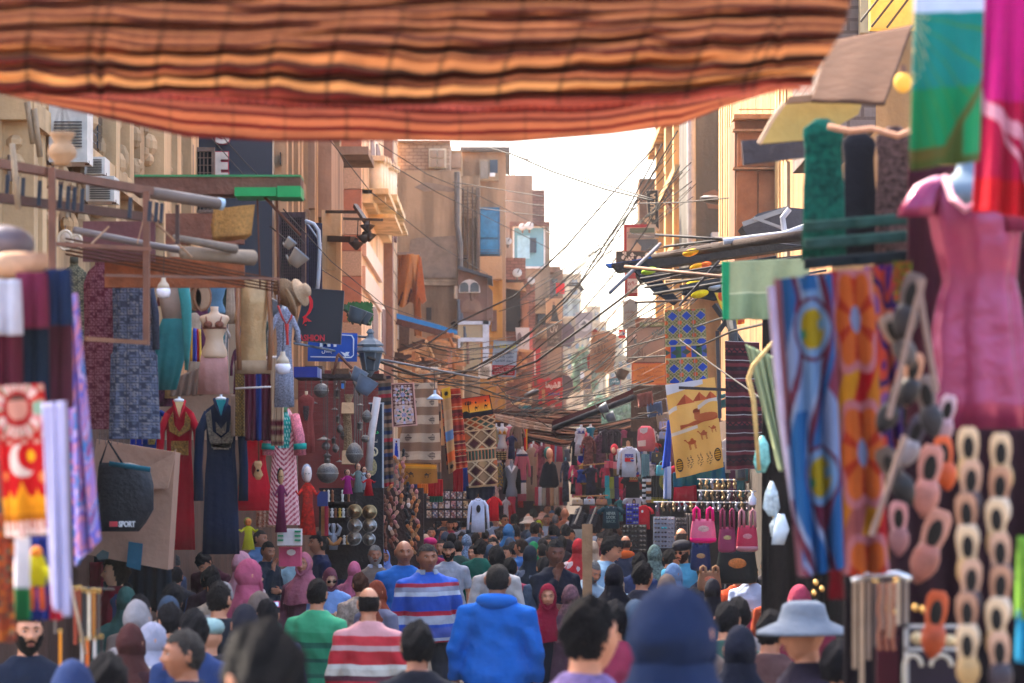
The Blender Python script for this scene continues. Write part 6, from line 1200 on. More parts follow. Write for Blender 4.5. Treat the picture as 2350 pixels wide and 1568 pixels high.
for x,c,nm in((1216,'c9ced6','white'),(1228,'8a4a50','maroon'),(1240,'c42a44','pinkish red'),(1224,'22262e','black')):
 T('cap',f'{nm} cap on the rack below the striped shade','cap',[('cap',MB().lathe(P(x,1000+(4 if nm=='black' else 0),66),[(.14,0),(.10,.02),(.09,.07),(.05,.11),(.005,.12)],12,1.3,1),cloth(c),SM)],'caps on the far rack')
for k,(x,c,nm)in enumerate(((1248,'9a9a94','grey lace'),(1257,'6a3a3c','plum'),(1266,'b59478','sand'),(1276,'a8a294','pale tassel'),(1240,'c8ccd8','white'),(1232,'b8384a','red and blue'),(1288,'7c1c34','wine'),(1297,'53607a','slate'))):
 sheet('scarf',f'{nm} scarf hanging under the black poncho, far stalls','scarf',R4(x-4.5,1118,x+4.5,1160),61.8+.1*k,c,(6,14),amp=.03,group='scarves low on the far stalls')
dress('black and white patterned long coat right of the poncho',1286,1056,1310,1152,62,'2c3242','long',group=GF,mat=cloth('3a4256',var=1.0,scale=14),neck='3c8ca0')
dress('bright pink gown with a beaded bodice on a grey form',1306,1056,1342,1142,58,'c43a68','long',group=GF,trim=('6a2434',.12,.26,.36),neck=GREYW,sh=.62)
torso_form('white torso form with a royal blue bra at the top of the right far stall',1322,975,1346,1022,57,GREYW,'bra','2a3a9c');torso_form('white torso form in a teal top beside the blue bra form',1345,974,1366,1014,58,GREYW,'top','1c6a8a')
dress('black coat hanging open beside the royal blue skirt',1308,1010,1328,1068,57.5,'15171f','long',group=GF,neck=None);dress('royal blue satin skirt under the blue bra form',1324,1024,1342,1070,58,'1c2f9c','none',group=GF,neck=None)
dress('brown sparkling long sleeved top, left of the pair',1334,1000,1366,1078,56,'7a4a48','long',group=GF,mat=cloth('7a4c4a',var=1.0,scale=22),sh=.72,neck='9aa2b0');dress('darker plum sparkling top, right of the pair',1362,996,1396,1074,56.3,'5a3448','long',group=GF,mat=cloth('5c3a50',var=1.0,scale=22),sh=.72,neck='9aa2b0')
dress('dark lace patterned dress with a pale neck below the plum tops',1338,1072,1374,1140,55,'2c2a3c','short',group=GF,mat=cloth('2c2c40',var=1.0,scale=16),neck=GREYW)
for x,c,nm in((1388,'2c2436','dark violet'),(1402,'3a3040','grey plum'),(1414,'241c2c','blackish')):dress(f'{nm} glittering top on the high rail of the right stall',x-11,986,x+11,1040,55.5,c,'short',group=GF,mat=cloth(c,var=1.0,scale=18),neck=None)
T('hoodie','red child size hood and scarf set in the right stall','hood',[('hood',MB().ell(P(1410,1032,54),(.075,.06,.11),14,10),cloth('b01c38'),SM),('face',MB().ell(P(1408,1034,53.95),(.04,.03,.06)),M('d5b09c',kind='doll_skin'),SM),('scarf_end',MB().tube([P(1420,1030,54),P(1426,1052,54)],[.06,.07],8),cloth('c9bcb4'),SM)])
sheet('photo_board','picture board with a face above the white cola shirt','picture',R4(1428,1005,1452,1028),51,lambda u,v:H_('d0a88c')if((u-.55)/.2)**2+((v-.6)/.34)**2<1 else H_('8a7a5c')if v>.8 else H_('3a3430'),(20,20),amp=.003)
for k,(x,y,c,nm)in enumerate(((1393,1092,'2ca0b4','turquoise'),(1404,1095,'8a9a3c','olive green'),(1415,1094,'3a3a66','indigo'),(1425,1096,'b83040','red'),(1394,1118,'46b4c0','light turquoise'),(1405,1118,'7c8c5a','moss'),(1416,1120,'464a72','dusky blue'),(1392,1058,'c25a74','rose'),(1402,1058,'b04058','crimson pink'),(1412,1060,'c8788a','pale rose'),(1393,1074,'a83a58','deep rose'),(1413,1076,'6a5c3c','khaki'))):
 sheet('folded_scarf',f'{nm} folded scarf in the grid of scarves left of the cola shirt','scarf',R4(x-5,y,x+5,y+(26 if y>1090 else 16)),53+.02*k,c,(6,8),amp=.015,group='grid of folded scarves')
def pepsi(Yq):return[('lettering',text_mb('PEPSI',1434,1042,1453,1050,Yq-.01,bold=.05),paint('1c3a9a')),('red_block',MB().pbox(1434,1051,1449,1060,Yq-.01,.02),cloth('d01c2c')),('round_mark',MB().ppoly(disc(1451,1055,4.4,4.6),Yq-.03,.02),cloth('d8dae4')),('blue_half',MB().ppoly([(1447,1056),(1451,1055),(1455,1056),(1454,1059),(1451,1060),(1448,1059)],Yq-.04,.01),paint('1c3a9a')),('red_half',MB().ppoly([(1447.4,1053),(1449,1051),(1453,1051),(1454.6,1053),(1451,1054)],Yq-.04,.01),cloth('d01c2c'))]
tee('white long sleeved shirt with blue and red cola lettering',1417,1025,1470,1095,48,'ccd2e2',long=True,logo=pepsi,group='shirts for sale over the street')
tee('black shirt with small gold lettering under the white cola shirt',1428,1092,1476,1143,49,'151c26',text=[('GUCCI',1445,1096,1463,1102,'c9a45a')],logo=lambda Yq:[('stripe',MB().pbox(1444,1103,1464,1105,Yq-.02,.02),cloth('b04030'))],group='shirts for sale over the street')
tee('white shirt with a small dark haired figure printed on it',1432,1138,1480,1190,49.5,'c8cee0',logo=lambda Yq:[('print',MB().ppoly(disc(1455,1152,4,7),Yq-.02,.02),M('1a1a22',kind='print')),('print_face',MB().ppoly(disc(1455,1152,2,3.6),Yq-.04,.02),M('d5b0a0',kind='print'))],group='shirts for sale over the street')
tee('dark teal t-shirt with pale lettering on a wooden hanger',1374,1162,1431,1213,45,'22404c',text=[('NEVER',1392,1175,1413,1182,'8aa8a4'),('LOOK',1392,1184,1413,1191,'8aa8a4'),('BACK',1392,1193,1413,1200,'6a8a88')],group='shirts for sale over the street')
tee('bright red football shirt with a white badge',1458,1160,1498,1215,44,'c41a30',logo=lambda Yq:[('badge',MB().ppoly(disc(1474,1174,2.6,3),Yq-.02,.02),cloth('d8dae4'))],group='shirts for sale over the street')
handbag('cream and blue printed handbag on the far shelf, left',1312,1140,1338,1159,52,'b8a890');handbag('white handbag with dark lines, middle of the far shelf',1339,1139,1366,1159,52,'b9c4d4');handbag('brown handbag, right on the far shelf',1367,1140,1394,1159,52,'a87860')
T('shelf','thin dark shelf under the three handbags','shelf',[('shelf',MB().pbox(1308,1159,1414,1161,51.8,.6),wood('3a2a22'))]);rail('wooden pole across the far stall above the handbags',(1316,1140),(1396,1137),51.5,r=1.3,col='b08050',name='pole');rail('wooden pole through the plum tops',(1326,1070),(1392,1063),51.2,r=1.2,col='b08050',name='pole')
for x,lean_,nm in((1334,-1,'left'),(1368,1,'right')):
 T('clothes_rack',f'slanted rack full of dark hangers below the handbags, {nm} one','rack',[('rail',MB().tube([P(x,1165,50),P(x-16*1,1205,49)],.02),paint('2a2a30')),('hanger',(lambda m:[m.tube([P(x-14+k*1.2-10,1203-k*4+3,50),P(x-14+k*1.2,1203-k*4,50),P(x-14+k*1.2+12,1203-k*4+5,50)],.014,4)for k in range(10)]and m)(MB()),paint('3a3c46')),('clothes',MB().loft([rw(x-26,x+8,1180,50.3,.5),rw(x-30,x+12,1215,50.3,.5)],20,7,.1),cloth('26242e',var=.9,scale=6))])
# bags on the right stall
T('backpack','pink backpack with white rounded pocket hanging high on the right stall','backpack',[('bag_body',MB().loft([rw(1472,1492,978,48,.5),rw(1464,1500,986,48,.5),rw(1462,1504,1008,48,.5),rw(1463,1504,1030,48,.5),rw(1468,1500,1036,48,.4)],28,0,0,pw=.8),cloth('c05868'),SM),('flap',MB().ppoly([(1468,984),(1487,981),(1485,992),(1477,996),(1469,992)],47.8,.02),cloth('cfc6c8')),('pocket',MB().ppoly([(1464,1012),(1482,1010),(1482,1024),(1465,1025)],47.78,.05),cloth('d8bcb4'))])
handbag('lilac dotted bag above the backpack row',1512,960,1539,986,47,'b0a4c8','small bags on the right stall');handbag('grey blue bag with a black flower under the lilac dotted bag',1512,984,1536,1008,46.8,'8a90b0','small bags on the right stall');handbag('black studded bag below the pink backpack',1494,1028,1520,1062,47.5,'1b1c22','small bags on the right stall');handbag('turquoise bag with a red and white patch',1505,1058,1534,1092,46,'3aa0b4','small bags on the right stall')
sheet('round_print_cloth','black cloth with a golden ring pattern and mustard hem','cloth',R4(1495,1092,1532,1154),46.5,lambda u,v:H_('8a8420')if v>.86 or(.8<v<.83)else(H_('8c8a3a')if.42<math.hypot(u-1.1,(v-.2)*1.5)<.62 and math.sin(u*60)*math.sin(v*90)>-.4 else H_('15181c')),(50,80),amp=.02)
sheet('scarf','black and white checked scarf right of the black shirt, left strip','scarf',R4(1474,1094,1482,1152),47,lambda u,v:H_('c9ccd4')if int(v*10)%2 else H_('1a1c24'),(6,60),amp=.02);sheet('scarf','black and tan checked scarf, right strip beside the golden ring cloth','scarf',R4(1483,1092,1494,1154),47,lambda u,v:H_('c9ccd4')if int(v*9)%3==1 else H_('b0784c')if int(v*9)%3==2 else H_('1a1c24'),(6,60),amp=.02)
sheet('scarf','teal net patterned scarf above the checked scarves','scarf',R4(1472,1042,1490,1098),47.4,diamonds('2c6a78',['3a7c88','255c6c'],'9ab8c0',4,14,.14),(30,60),amp=.02)
# blue, red and white cloths behind the pyramid banner
sheet('hanging_cloth','blue cloth strip hanging left of the pyramid banner','cloth',((1532,965),(1542,962),(1538,1068),(1520,1075)),36,'1c46b0',(8,20),amp=.04)
dress('crimson jersey with white side stripes under the pyramid banner',1530,1068,1614,1160,37,'a00f2c','short',group='shirts for sale over the street',neck=None,sh=.7,hem=.9)
sheet('hanging_cloth','white and lilac strip left of the crimson jersey','cloth',R4(1524,1060,1540,1145),36.8,vstr(['8a9ac8','c9cce0']),(10,20),amp=.03)
sheet('banner','teal blue cloth edge hanging below the pyramid banner','cloth',((1545,1085),(1662,1060),(1665,1106),(1546,1118)),30.3,'1a5c80',(26,10),amp=.03)
def pyr(u,v):
 def tri(cx,by,w,h):return abs(u-cx)/w<(1-(by-v)/h)and 0<by-v<h
 y=v+.04*(u-.5)
 if y<.09-.04*u and u<.75:return H_('c4c4cc')
 for cx,by,w,h in((.36,.235,.19,.105),(.66,.225,.16,.095),(.88,.222,.13,.08)):
  if tri(cx,by,w,h):return H_('a3482a')if u<cx else H_('c0603a')
 if.255<y+.03*math.sin(u*9)<.30 and math.sin(u*7+2)>-.1:return H_('c9bfb4')
 if.50<y+.03*u<.535 and u<.55:return H_('cfc4b4')
 if math.hypot((u-.56)/.075,(v-.335)/.032)<1:return H_('7c3c24')if v<.345 else H_('a85a34')
 if((u-.74)/.24)**2+((v-.405)/.042)**2<1:return H_('b4643a')
 if.50<u<.63 and.345<v<.42:return H_('b4643a')
 if.20<u<.98 and abs(v-(.475-.06*(u-.2)))<.014+.010*math.sin(u*9)**2:return H_('a85530')
 for cx,cy,s in((.40,.655,.14),(.66,.585,.12),(.87,.545,.09)):
  if camel(u*1.0,v*1.75,cx,cy*1.75,s*1.45,1):return H_('a8542c')
 for cx in(.10,.90):
  d=(((u-cx)/.075)**2+((v-(.87 if cx<.5 else.845))/.072)**2)
  if d<1:return H_('3a2a1c')if d>.62 or math.sin(v*260)>.3 else H_('d09a2c')
 for cx in(.32,.53,.73):
  d=math.hypot((u-cx)/.07,(v-.86)/.075)
  if d<1 and math.sin((u-cx)*90+math.sin(v*95)*3)*math.cos(v*120)>.35:return H_('4a3a2c')
 t=.5+.5*math.sin(u*5+v*9);return(.86-.03*t,.70-.04*t,.40-.06*t)
sheet('banner','yellow banner printed with pyramids, a sphinx, camels and cartouches','banner',((1527,884),(1640,866),(1661,1072),(1553,1098)),30,pyr,(170,300),amp=.02,folds=2,mat=cloth('Col',var=.08,trans=.25,kind='printed_banner_cloth',scale=3))
def bluek(u,v):
 if abs(v-.49)<.012 or abs(v-.67)<.012 or abs(v-.4)<.008:return H_('a59a70')
 if.50<v<.66:return H_(['c05a2c','2c4a9c','2c5a3c','3a4a8c'][int(u*8)%4])if abs(((v-.5)*12)%2-1)>abs((u*4)%1-.5)else H_('3a4a40')
 if abs(u-.35)<.008 or abs(u-.7)<.008:return H_('8a86a0')
 a=abs(((u-.02)*2.9)%1-.5)*2;b=abs((v*5.6)%1-.5)*2
 if a+b<.72:return H_('1f3f9c')
 if a+b<.84:return H_('a0946c')
 if(a-1)**2+(b-1)**2<.10:return H_('b8562c')
 return H_('5c5c38')if math.sin(u*70)*math.sin(v*130)>0 else H_('8a8460')
sheet('kilim','blue, tan and orange diamond kilim above the pyramid banner','rug',((1525,712),(1618,708),(1625,874),(1530,880)),31,bluek,(100,180),amp=.02,folds=2)
def dred(u,v):
 b=(v*7)%1
 if b<.035:return H_('b8b4b8')
 if abs(b-.5-.06*math.sin(u*40))<.05:return H_('1c1622')
 return H_(['4a1a26','38161f','6a2630','2a1620'][int(v*35)%4])
sheet('kilim','dark wine red striped rug with thin white lines at the right','rug',((1664,782),(1742,786),(1752,1074),(1668,1078)),27,dred,(50,190),amp=.03,folds=2)
# jewellery rows
k=0
for r_,(y,x0,x1)in enumerate(((1100,1600,1700),(1126,1600,1735),(1152,1500,1735))):
 rail(f'{["upper", "middle", "lower"][r_]} bright rod of the hanging jewellery rows',(x0,y),(x1,y+2),29-.3*r_,r=1.4,col='b0b4bc',name='rod')
 n=int((x1-x0)/13)
 for j in range(n):
  x=x0+8+j*13;c=rs.choice(['8a7250','6a6470','b09060','4c3a34','9a9aa4']);Yk=29-.3*r_;m=MB()
  for q in range(4):yy=y+4+q*4.5;m.tube([P(x-2,yy-4,Yk),P(x-1+2*math.sin(q*2+j),yy,Yk-.02)],.006,4).ell(P(x+2*math.sin(q*2.2+j),yy+1,Yk-.03),(.014,.01,.018),7,5)
  T('key_ring',f'bundle of metal key rings on the {["upper", "middle", "lower"][r_]} rod','key rings',[('key_ring',m,M(c,rough=.35,metal=.6,kind='souvenir_metal',var=.4),SM)],f'key ring bundles on the {["upper", "middle", "lower"][r_]} rod')
# sunglasses racks
def glasses_rack(label,x0,y0,x1,y1,Y,col,nr,nc,lens,alt=None):
 ps=[('board',MB().pbox(x0,y0,x1,y1,Y,.06),M(col,rough=.4,kind='plastic_board'))];w=(x1-x0)/nc;h=(y1-y0)/nr
 for i in range(nr):
  for j in range(nc):
   cx,cy=x0+w*(j+.5),y0+h*(i+.5);m=MB();u=w/F*Y
   for q in(-1,1):m.ell(P(cx+q*w*.22,cy,Y-.04),(u*.19,.012,u*.15),10,6)
   m.tube([P(cx-w*.42,cy-h*.1,Y-.03),P(cx+w*.42,cy-h*.1,Y-.03)],u*.03,5)
   ps.append(('sunglasses',m,M(alt if alt and(i,j)==(2,nc//2)else lens[(i*3+j)%len(lens)],rough=.15,kind='lens',spec=.8,bump=0),SM))
 T('sunglasses_rack',label,'sunglasses rack',ps,'sunglasses racks')
glasses_rack('royal blue board with silver sunglasses at the right crowd edge',1437,1156,1466,1203,43,'1426b4',6,2,['8a94b8','1a1f3a']);glasses_rack('dark rack of black sunglasses under the blue board',1428,1204,1484,1268,40,'2a2422',6,3,['0f1014','1c1815','6a6058']);glasses_rack('silver rack of sunglasses with one turquoise pair',1500,1186,1548,1258,38,'9aa4b8',7,3,['23222c','3a3440','8a8a94'],'22b8c8');glasses_rack('narrow rack of dark sunglasses right of the silver one',1550,1188,1576,1250,38.5,'3a343c',7,2,['1a181c','4a4048'])
T('pashmina_row','row of grey brown scarves behind the narrow sunglasses rack','scarves',[('pashmina_row',MB().grid(quad(*R4(1572,1178,1604,1235),39.5,.06,5),40,14,vstr(['6a5c58','7c6e68','58504c','8a7c74','605450'],10)),PRINT,dict(smooth=True,solid=.01))])
# totes
tote('hot pink sequinned beach bag, leftmost of the three',1584,1166,1644,1246,24,'d86a88',band='d4146c',motif='c9a8a0');tote('wine red beach bag with a big gold bow, middle of the three',1648,1168,1690,1268,23.5,'96385a',motif='c2a870',hfrac=.42);tote('red and pink patterned beach bag, rightmost of the three',1690,1170,1740,1266,23.8,'c23a58',band='b8828a',motif='d8949c',hfrac=.38)
tote('navy beach bag with golden curls under the hot pink one',1584,1244,1632,1310,25,'182a54',group='beach bags low down',motif='a88a5c',hfrac=.12);tote('floral basket bag with coral flowers at the crowd edge',1600,1300,1656,1356,24.5,'8a6a50',group='beach bags low down',motif='c8785a',hfrac=.2);tote('black bag with orange flowers behind the wine red one',1642,1252,1740,1340,25.5,'1c2426',group='beach bags low down',motif='c87a3a',hfrac=.1)
for x,nm in((1722,1160),):T('plastic_bottle','small white plastic bottle hanging beside the pink bags','bottle',[('bottle',MB().lathe(P(1727,1160,24),[(.030,0),(.032,.01),(.032,.06),(.012,.085),(.010,.10),(.005,.115)],14),M('c9d4e4',rough=.3,kind='plastic'),SM)])
T('toy_guitar','small yellow toy guitar body hanging right of the white bottle','guitar',[('body',MB().loft([rw(1775,1784,1132,20,.3),rw(1770,1788,1142,20,.3),rw(1774,1784,1160,20,.3),rw(1768,1786,1180,20,.3),rw(1773,1781,1190,20,.3)],20),wood('c9a76a'),SM),('sound_hole',MB().ell(P(1779,1148,19.93),(.006,.004,.009)).ell(P(1776,1172,19.93),(.006,.004,.009)),M('3a2c1c',kind='dark_inside'))])
# striped low awnings closing the street
def lowawn(label,pts_t,pts_b,Y0,Y1,cols,n,name='awning'):
 x0,x1=pts_t[0][0],pts_t[-1][0]
 def fn(u,v):
  x=lerp(x0,x1,u);return P(x,lerp(interp(pts_t,x),interp(pts_b,x),v)+1.1*math.sin(v*n*1.7+u*4),lerp(Y0,Y1,v)+.1*math.sin(v*40+u*6)+.1*math.sin(u*30))
 T(name,label,'awning',[(name,MB().grid(fn,70,60,lambda u,v:H_(cols[int((v+.03*math.sin(u*5))*n)%len(cols)])),cloth('Col',var=.25,trans=.3,kind='striped_tent_cloth'),dict(smooth=True,solid=.02))],'striped awnings low over the far street')
SC=['4c3430','8a5c48','2e2224','7c4c3c','3a2a2a','9a6c54']
lowawn('brown striped awning sagging across the street above the far mannequins',[(1160,975),(1250,972),(1330,985),(1450,960)],[(1160,985),(1220,1010),(1290,1026),(1370,1015),(1450,985)],66,65,SC,16)
lowawn('long brown striped awning strip higher across the far street',[(1130,940),(1250,938),(1380,945)],[(1130,952),(1200,968),(1280,980),(1400,975)],72,71,SC,11)
lowawn('light beige canvas fold sagging left below the upper striped strip',[(1133,950),(1180,958),(1270,978)],[(1133,962),(1190,980),(1270,992)],61,60,['a38878','7c6456','8f7668'],6)
T('awning','dark wine red rolled awning slanting up to the right over the far stalls','awning',[('fabric',MB().ppoly([(1268,966),(1390,920),(1452,893),(1454,903),(1392,932),(1276,984),(1266,992)],50,.5),cloth('4c2226')),('lower_roll',MB().tube([P(1272,983,49.8),P(1370,944,49),P(1455,912,48)],.05,10),cloth('2c2a34'),SM),('torn_flap',MB().ppoly([(1266,972),(1276,978),(1276,1006),(1270,998)],49.9,.03),cloth('3a2224'))])
flood('grey floodlight on the dark awning, upper',1392,935,20,48,-110);flood('grey floodlight on the dark awning, lower',1408,955,20,48,-110);flood('wall floodlight with ribbed back under the grey sign',1430,850,24,58,-160,'5a4c44')
T('far_backdrop','brown shop fronts across the end of the market behind the far goods','shop',[('wall',MB().box((-3.2,84,0),(.15,85,3.6)),plaster('4c3832')),('door',MB().box((-2.6,83.9,0),(-1.8,84,2.3)),wood('2c2020'))]);T('far_backdrop','dark shop fronts behind the right hand far goods','shop',[('wall',MB().box((1.75,72,0),(4.0,73,3.9)),plaster('3c3032')),('door',MB().box((2.2,71.9,0),(3.0,72,2.3)),wood('2a1c1c'))])
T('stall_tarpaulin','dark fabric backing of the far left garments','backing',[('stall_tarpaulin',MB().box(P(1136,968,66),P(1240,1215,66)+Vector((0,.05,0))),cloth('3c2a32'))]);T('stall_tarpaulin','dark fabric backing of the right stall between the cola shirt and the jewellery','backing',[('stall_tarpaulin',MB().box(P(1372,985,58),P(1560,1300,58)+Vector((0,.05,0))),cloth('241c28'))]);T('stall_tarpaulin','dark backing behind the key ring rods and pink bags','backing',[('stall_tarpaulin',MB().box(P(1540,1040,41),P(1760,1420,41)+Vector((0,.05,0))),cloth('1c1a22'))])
# extra goods in the far distance, small and mixed
rg=random.Random(21);COLS=[('c23a5c','pink'),('b0242c','red'),('2c3f8c','blue'),('c9c4cc','white'),('1c1c24','black'),('8a3a5c','plum'),('c98a3a','orange'),('3a7c84','teal'),('7c6a5a','brown'),('c9a8a0','blush')]
for i in range(70):
 x=rg.choice([rg.uniform(1136,1240),rg.uniform(1300,1440),rg.uniform(1440,1540)]);y=rg.uniform(985,1150);c,nm=rg.choice(COLS);w_=rg.uniform(7,13);Y=65.4 if x<1245 else 57.3
 dress(f'small {nm} garment packed between the larger ones on the far stalls',x-w_,y,x+w_,y+rg.uniform(30,60),Y+rg.random()*.4,c,rg.choice(['short','none','long']),neck=rg.choice([None,GREYW]),group=f'{nm} small garments filling the far stalls',mat=cloth(c,var=rg.choice([.3,.9]),scale=14),name='garment',cat='garment')
# ================= signs and boards over the far street =================
def lines(n,x0,x1,y0,y1,Y,col,words,ar=True):
 ps=[]
 for i in range(n):h=(y1-y0)/n;ps.append(('lettering',text_mb(words[i%len(words)],x0+(i%2)*2,y0+h*i,x1-(i%3),y0+h*(i+.72),Y,ar=ar,bold=.02),paint(col)))
 return ps
AW=['محلات الهدى','خان شارع','سوق القاهره','جمال الدين','مكتب دار']
sign('hanging_sign','pale blue vertical sign with yellow Arabic heading and red foot',((1133,782),(1188,784),(1183,866),(1128,863)),70,'a8c0d4',[('lettering',text_mb('الوردة الشامية',1134,790,1184,801,69.95,ar=True,bold=.04),paint('d8d42c'))]+lines(3,1136,1180,808,834,69.95,'23406a',AW)+[shape([(1130,838),(1183,839),(1181,862),(1129,860)],69.96,'a81c28')]+lines(4,1133,1178,841,860,69.93,'d9d2d2',AW),t=.15,rim=('8aa0b8',1.2))
sign('hanging_sign','large red sign with white Arabic word and blue lettering',((1236,872),(1243,868),(1250,872),(1258,866),(1266,871),(1272,865),(1291,868),(1289,880),(1292,890),(1289,940),(1236,928)),84,'a82c30',[('lettering',text_mb('الشيما',1252,876,1286,894,83.9,ar=True,bold=.05),paint('d9cfcf')),('lettering',text_mb('استوديو',1258,898,1284,909,83.9,ar=True,bold=.05),paint('2c4c9c')),shape(disc(1278,914,6,5),83.93,'c9a8a0'),shape(disc(1268,932,6,5),83.93,'b89490'),shape(disc(1248,934,6,5),83.93,'b89490')],t=.2)
sign('hanging_sign','brown wooden barber sign with a scalloped foot',((1358,762),(1366,756),(1376,762),(1384,760),(1404,765),(1415,768),(1408,850),(1392,858),(1384,851),(1370,856),(1352,846)),72,'ab7c5c',[('lettering',text_mb('BARBER',1373,778,1397,785,71.93,bold=.03),paint('5c4030')),('lettering',text_mb('حلاق',1364,792,1402,815,71.93,ar=True,bold=.03),paint('7c5640'))]+lines(4,1362,1402,822,846,71.93,'7c5640',AW)+[shape([(1352,812),(1347,818),(1349,846),(1355,850),(1356,812)],72.02,'9c2c28'),shape([(1358,762),(1366,755),(1376,762)],71.9,'94403c')],t=.25)
sign('hanging_sign','brown grey double sign with faint large Arabic letters',((1439,752),(1527,750),(1526,832),(1439,832)),60,'8c7a70',[('lettering',text_mb('راقى',1449,798,1482,828,59.93,ar=True,bold=.02),paint('6a5a54')),('lettering',text_mb('عبد',1494,808,1522,824,59.93,ar=True,bold=.02),paint('6a5a54')),('lettering',text_mb('ايران',1496,756,1524,770,59.93,ar=True,bold=.04),paint('35606c')),shape(disc(1457,772,4,5),59.95,'c4b8b0'),shape([(1454,778),(1461,778),(1461,789),(1455,789)],59.95,'5c6a70')],t=.2,rim=('2c2828',1.6))
sign('hanging_sign','orange framed yellow board under the brown grey sign',((1451,834),(1528,834),(1528,882),(1451,882)),62,'c8803c',lines(4,1462,1522,840,878,61.95,'a8642c',AW),t=.2,rim=('b85c34',3))
sign('hanging_sign','small brown and green framed sign above the brown grey one',((1458,730),(1527,730),(1527,752),(1460,752)),64,'7c5444',[shape([(1468,740),(1526,740),(1526,751),(1468,751)],63.96,'6a7c5c','panel')]+lines(2,1474,1520,733,750,63.9,'d8d0b8',AW),t=.15,rim=('b0683c',1.5))
sign('poster','tan poster of a standing woman in black between the cables',((1253,686),(1291,686),(1289,741),(1254,741)),96,'b08a68',[shape([(1268,700),(1274,700),(1278,716),(1283,738),(1264,738),(1267,716)],95.95,'2c2a2c'),shape(disc(1271,696,3,4),95.95,'8a6450')],t=.1,rim=('c9a27c',1.2))
sign('hanging_sign','dark sign with looping letters under the woman poster',((1254,743),(1290,743),(1288,795),(1256,795)),96,'54463f',[('lettering',text_mb('OV',1262,747,1280,764,95.93,bold=.0),paint('b8a898'))]+lines(2,1258,1284,770,792,95.93,'a0907c',AW),t=.15)
sign('hanging_sign','plain tan board below the sign with looping letters',((1256,797),(1289,797),(1288,852),(1256,852)),98,'8c705c',t=.15);sign('hanging_sign','dark octagonal sign seen edge on beside the woman poster',((1290,745),(1306,742),(1318,752),(1319,785),(1308,796),(1290,792)),99,'524650',t=.4)
sign('hanging_sign','lower dark octagonal sign near the red sign',((1290,862),(1305,862),(1314,872),(1316,895),(1300,914),(1290,912)),88,'4c4450',t=.4,rim=('8a7c84',1))
sign('hanging_sign','grey sign with a pale round emblem far down the street',((1321,717),(1360,717),(1358,775),(1321,775)),118,'8a7c78',[shape(disc(1342,747,14,14),117.95,'b8aca4','roundel'),shape([(1334,744),(1341,736),(1348,744),(1352,746),(1330,746)],117.9,'5c5450')]+lines(1,1336,1350,750,755,117.9,'6a605c',['سوق']),t=.2)
sign('hanging_sign','pale sign with a red edge left of the woman poster',((1183,752),(1215,752),(1215,807),(1186,805)),104,'b9a79c',[shape(disc(1192,775,5,12),103.95,'6a5450'),shape([(1215,752),(1222,754),(1222,808),(1215,807)],104,'b8564a','edge')],t=.2)
sign('hanging_sign','tall thin red sign beside the cable bundle',((1224,800),(1240,798),(1240,900),(1222,905)),92,'a02428',[shape([(1225,810),(1229,806),(1230,860),(1226,862)],91.95,'c8b4a8')],t=.2)
sign('hanging_sign','cartoonish pale ad board with dark lower part near the far tree',((1332,852),(1357,850),(1357,895),(1332,895)),110,'b8926c',[shape([(1338,870),(1356,870),(1356,893),(1338,893)],109.95,'4c4448'),shape(disc(1336,862,5,9),109.93,'d0ccc8')],t=.2)
sign('hanging_sign','teal small sign at the tree edge',((1397,868),(1424,866),(1424,884),(1397,886)),100,'2c5c68',lines(1,1403,1420,873,880,99.9,'c9d0cc',['دار']),t=.2,rim=('94564c',1.5))
sign('hanging_sign','teal and red shop strip under the red sign',((1190,930),(1245,930),(1245,938),(1190,938)),80,'2c6a74',t=.2)
sign('barber_flag_sign','small red, white and blue striped sign right of the barber sign',((1420,756),(1436,756),(1436,776),(1420,776)),78,'c42c2c',[shape([(1420,762),(1436,762),(1436,770),(1420,770)],77.95,'d9d4d4','band'),shape([(1428,763),(1434,763),(1434,769),(1428,769)],77.9,'2c3a8c')],t=.15)
# right facade signs
sign('hanging_sign','vertical black sign reading upwards in cream letters',((1482,437),(1510,436),(1513,528),(1488,505)),66,'2c2623',[('lettering',text_mb('SHOUSHA',1492,443,1504,504,65.93,rot=90,bold=.04),paint('dcb88c'))],t=.25,rim=('c9a888',1.8))
T('sign_arrow','cream arrow bars at the foot of the vertical black sign','sign',[('bar',MB().bar(P(1476,503,65.9),P(1512,530,65.9),.05).bar(P(1476,503,65.9),P(1490,503,65.9),.05),paint('d8b088'))])
T('wall_box','brown board box standing behind the vertical black sign','box',[('wall_box',MB().pbox(1467,410,1503,540,68,1.2),wood('8c6850'))])
sign('hanging_sign','red framed light box with worn posters on the right',((1432,515),(1505,515),(1505,577),(1432,577)),64,'c0b09c',[shape([(1432,515),(1487,515),(1482,522),(1438,522),(1438,577),(1432,577)],63.9,'a02430','frame'),shape([(1445,524),(1502,523),(1502,534),(1445,535)],63.92,'5c6a54'),shape([(1442,538),(1514,536),(1512,546),(1440,547)],63.85,'8c8680','tattered_strip'),shape([(1460,550),(1510,549),(1510,576),(1448,576)],63.9,'54606c'),shape([(1448,575),(1462,556),(1472,566),(1470,577)],63.86,'c0a88c')],t=.4)
sign('hanging_sign','black sign with large white Arabic word above the blue tarpaulin',((1414,577),(1500,577),(1500,624),(1414,624)),62,'2c2320',[('lettering',text_mb('شوشة',1426,578,1494,604,61.93,ar=True,bold=.05),paint('d9cfc4'))],t=.2,rim=('7c5444',1.6))
sign('hanging_sign','white phone number sign with a red border hanging over the sky',((1434,625),(1464,625),(1464,680),(1434,680)),66,'a8242c',[shape([(1440,640),(1464,640),(1464,672),(1440,672)],65.95,'d9c4bc','panel'),('lettering',text_mb('٥٩٠',1441,646,1461,655,65.9),paint('a8343c')),('lettering',text_mb('٥٨٥',1441,661,1461,670,65.9),paint('a8343c'))],t=.2)
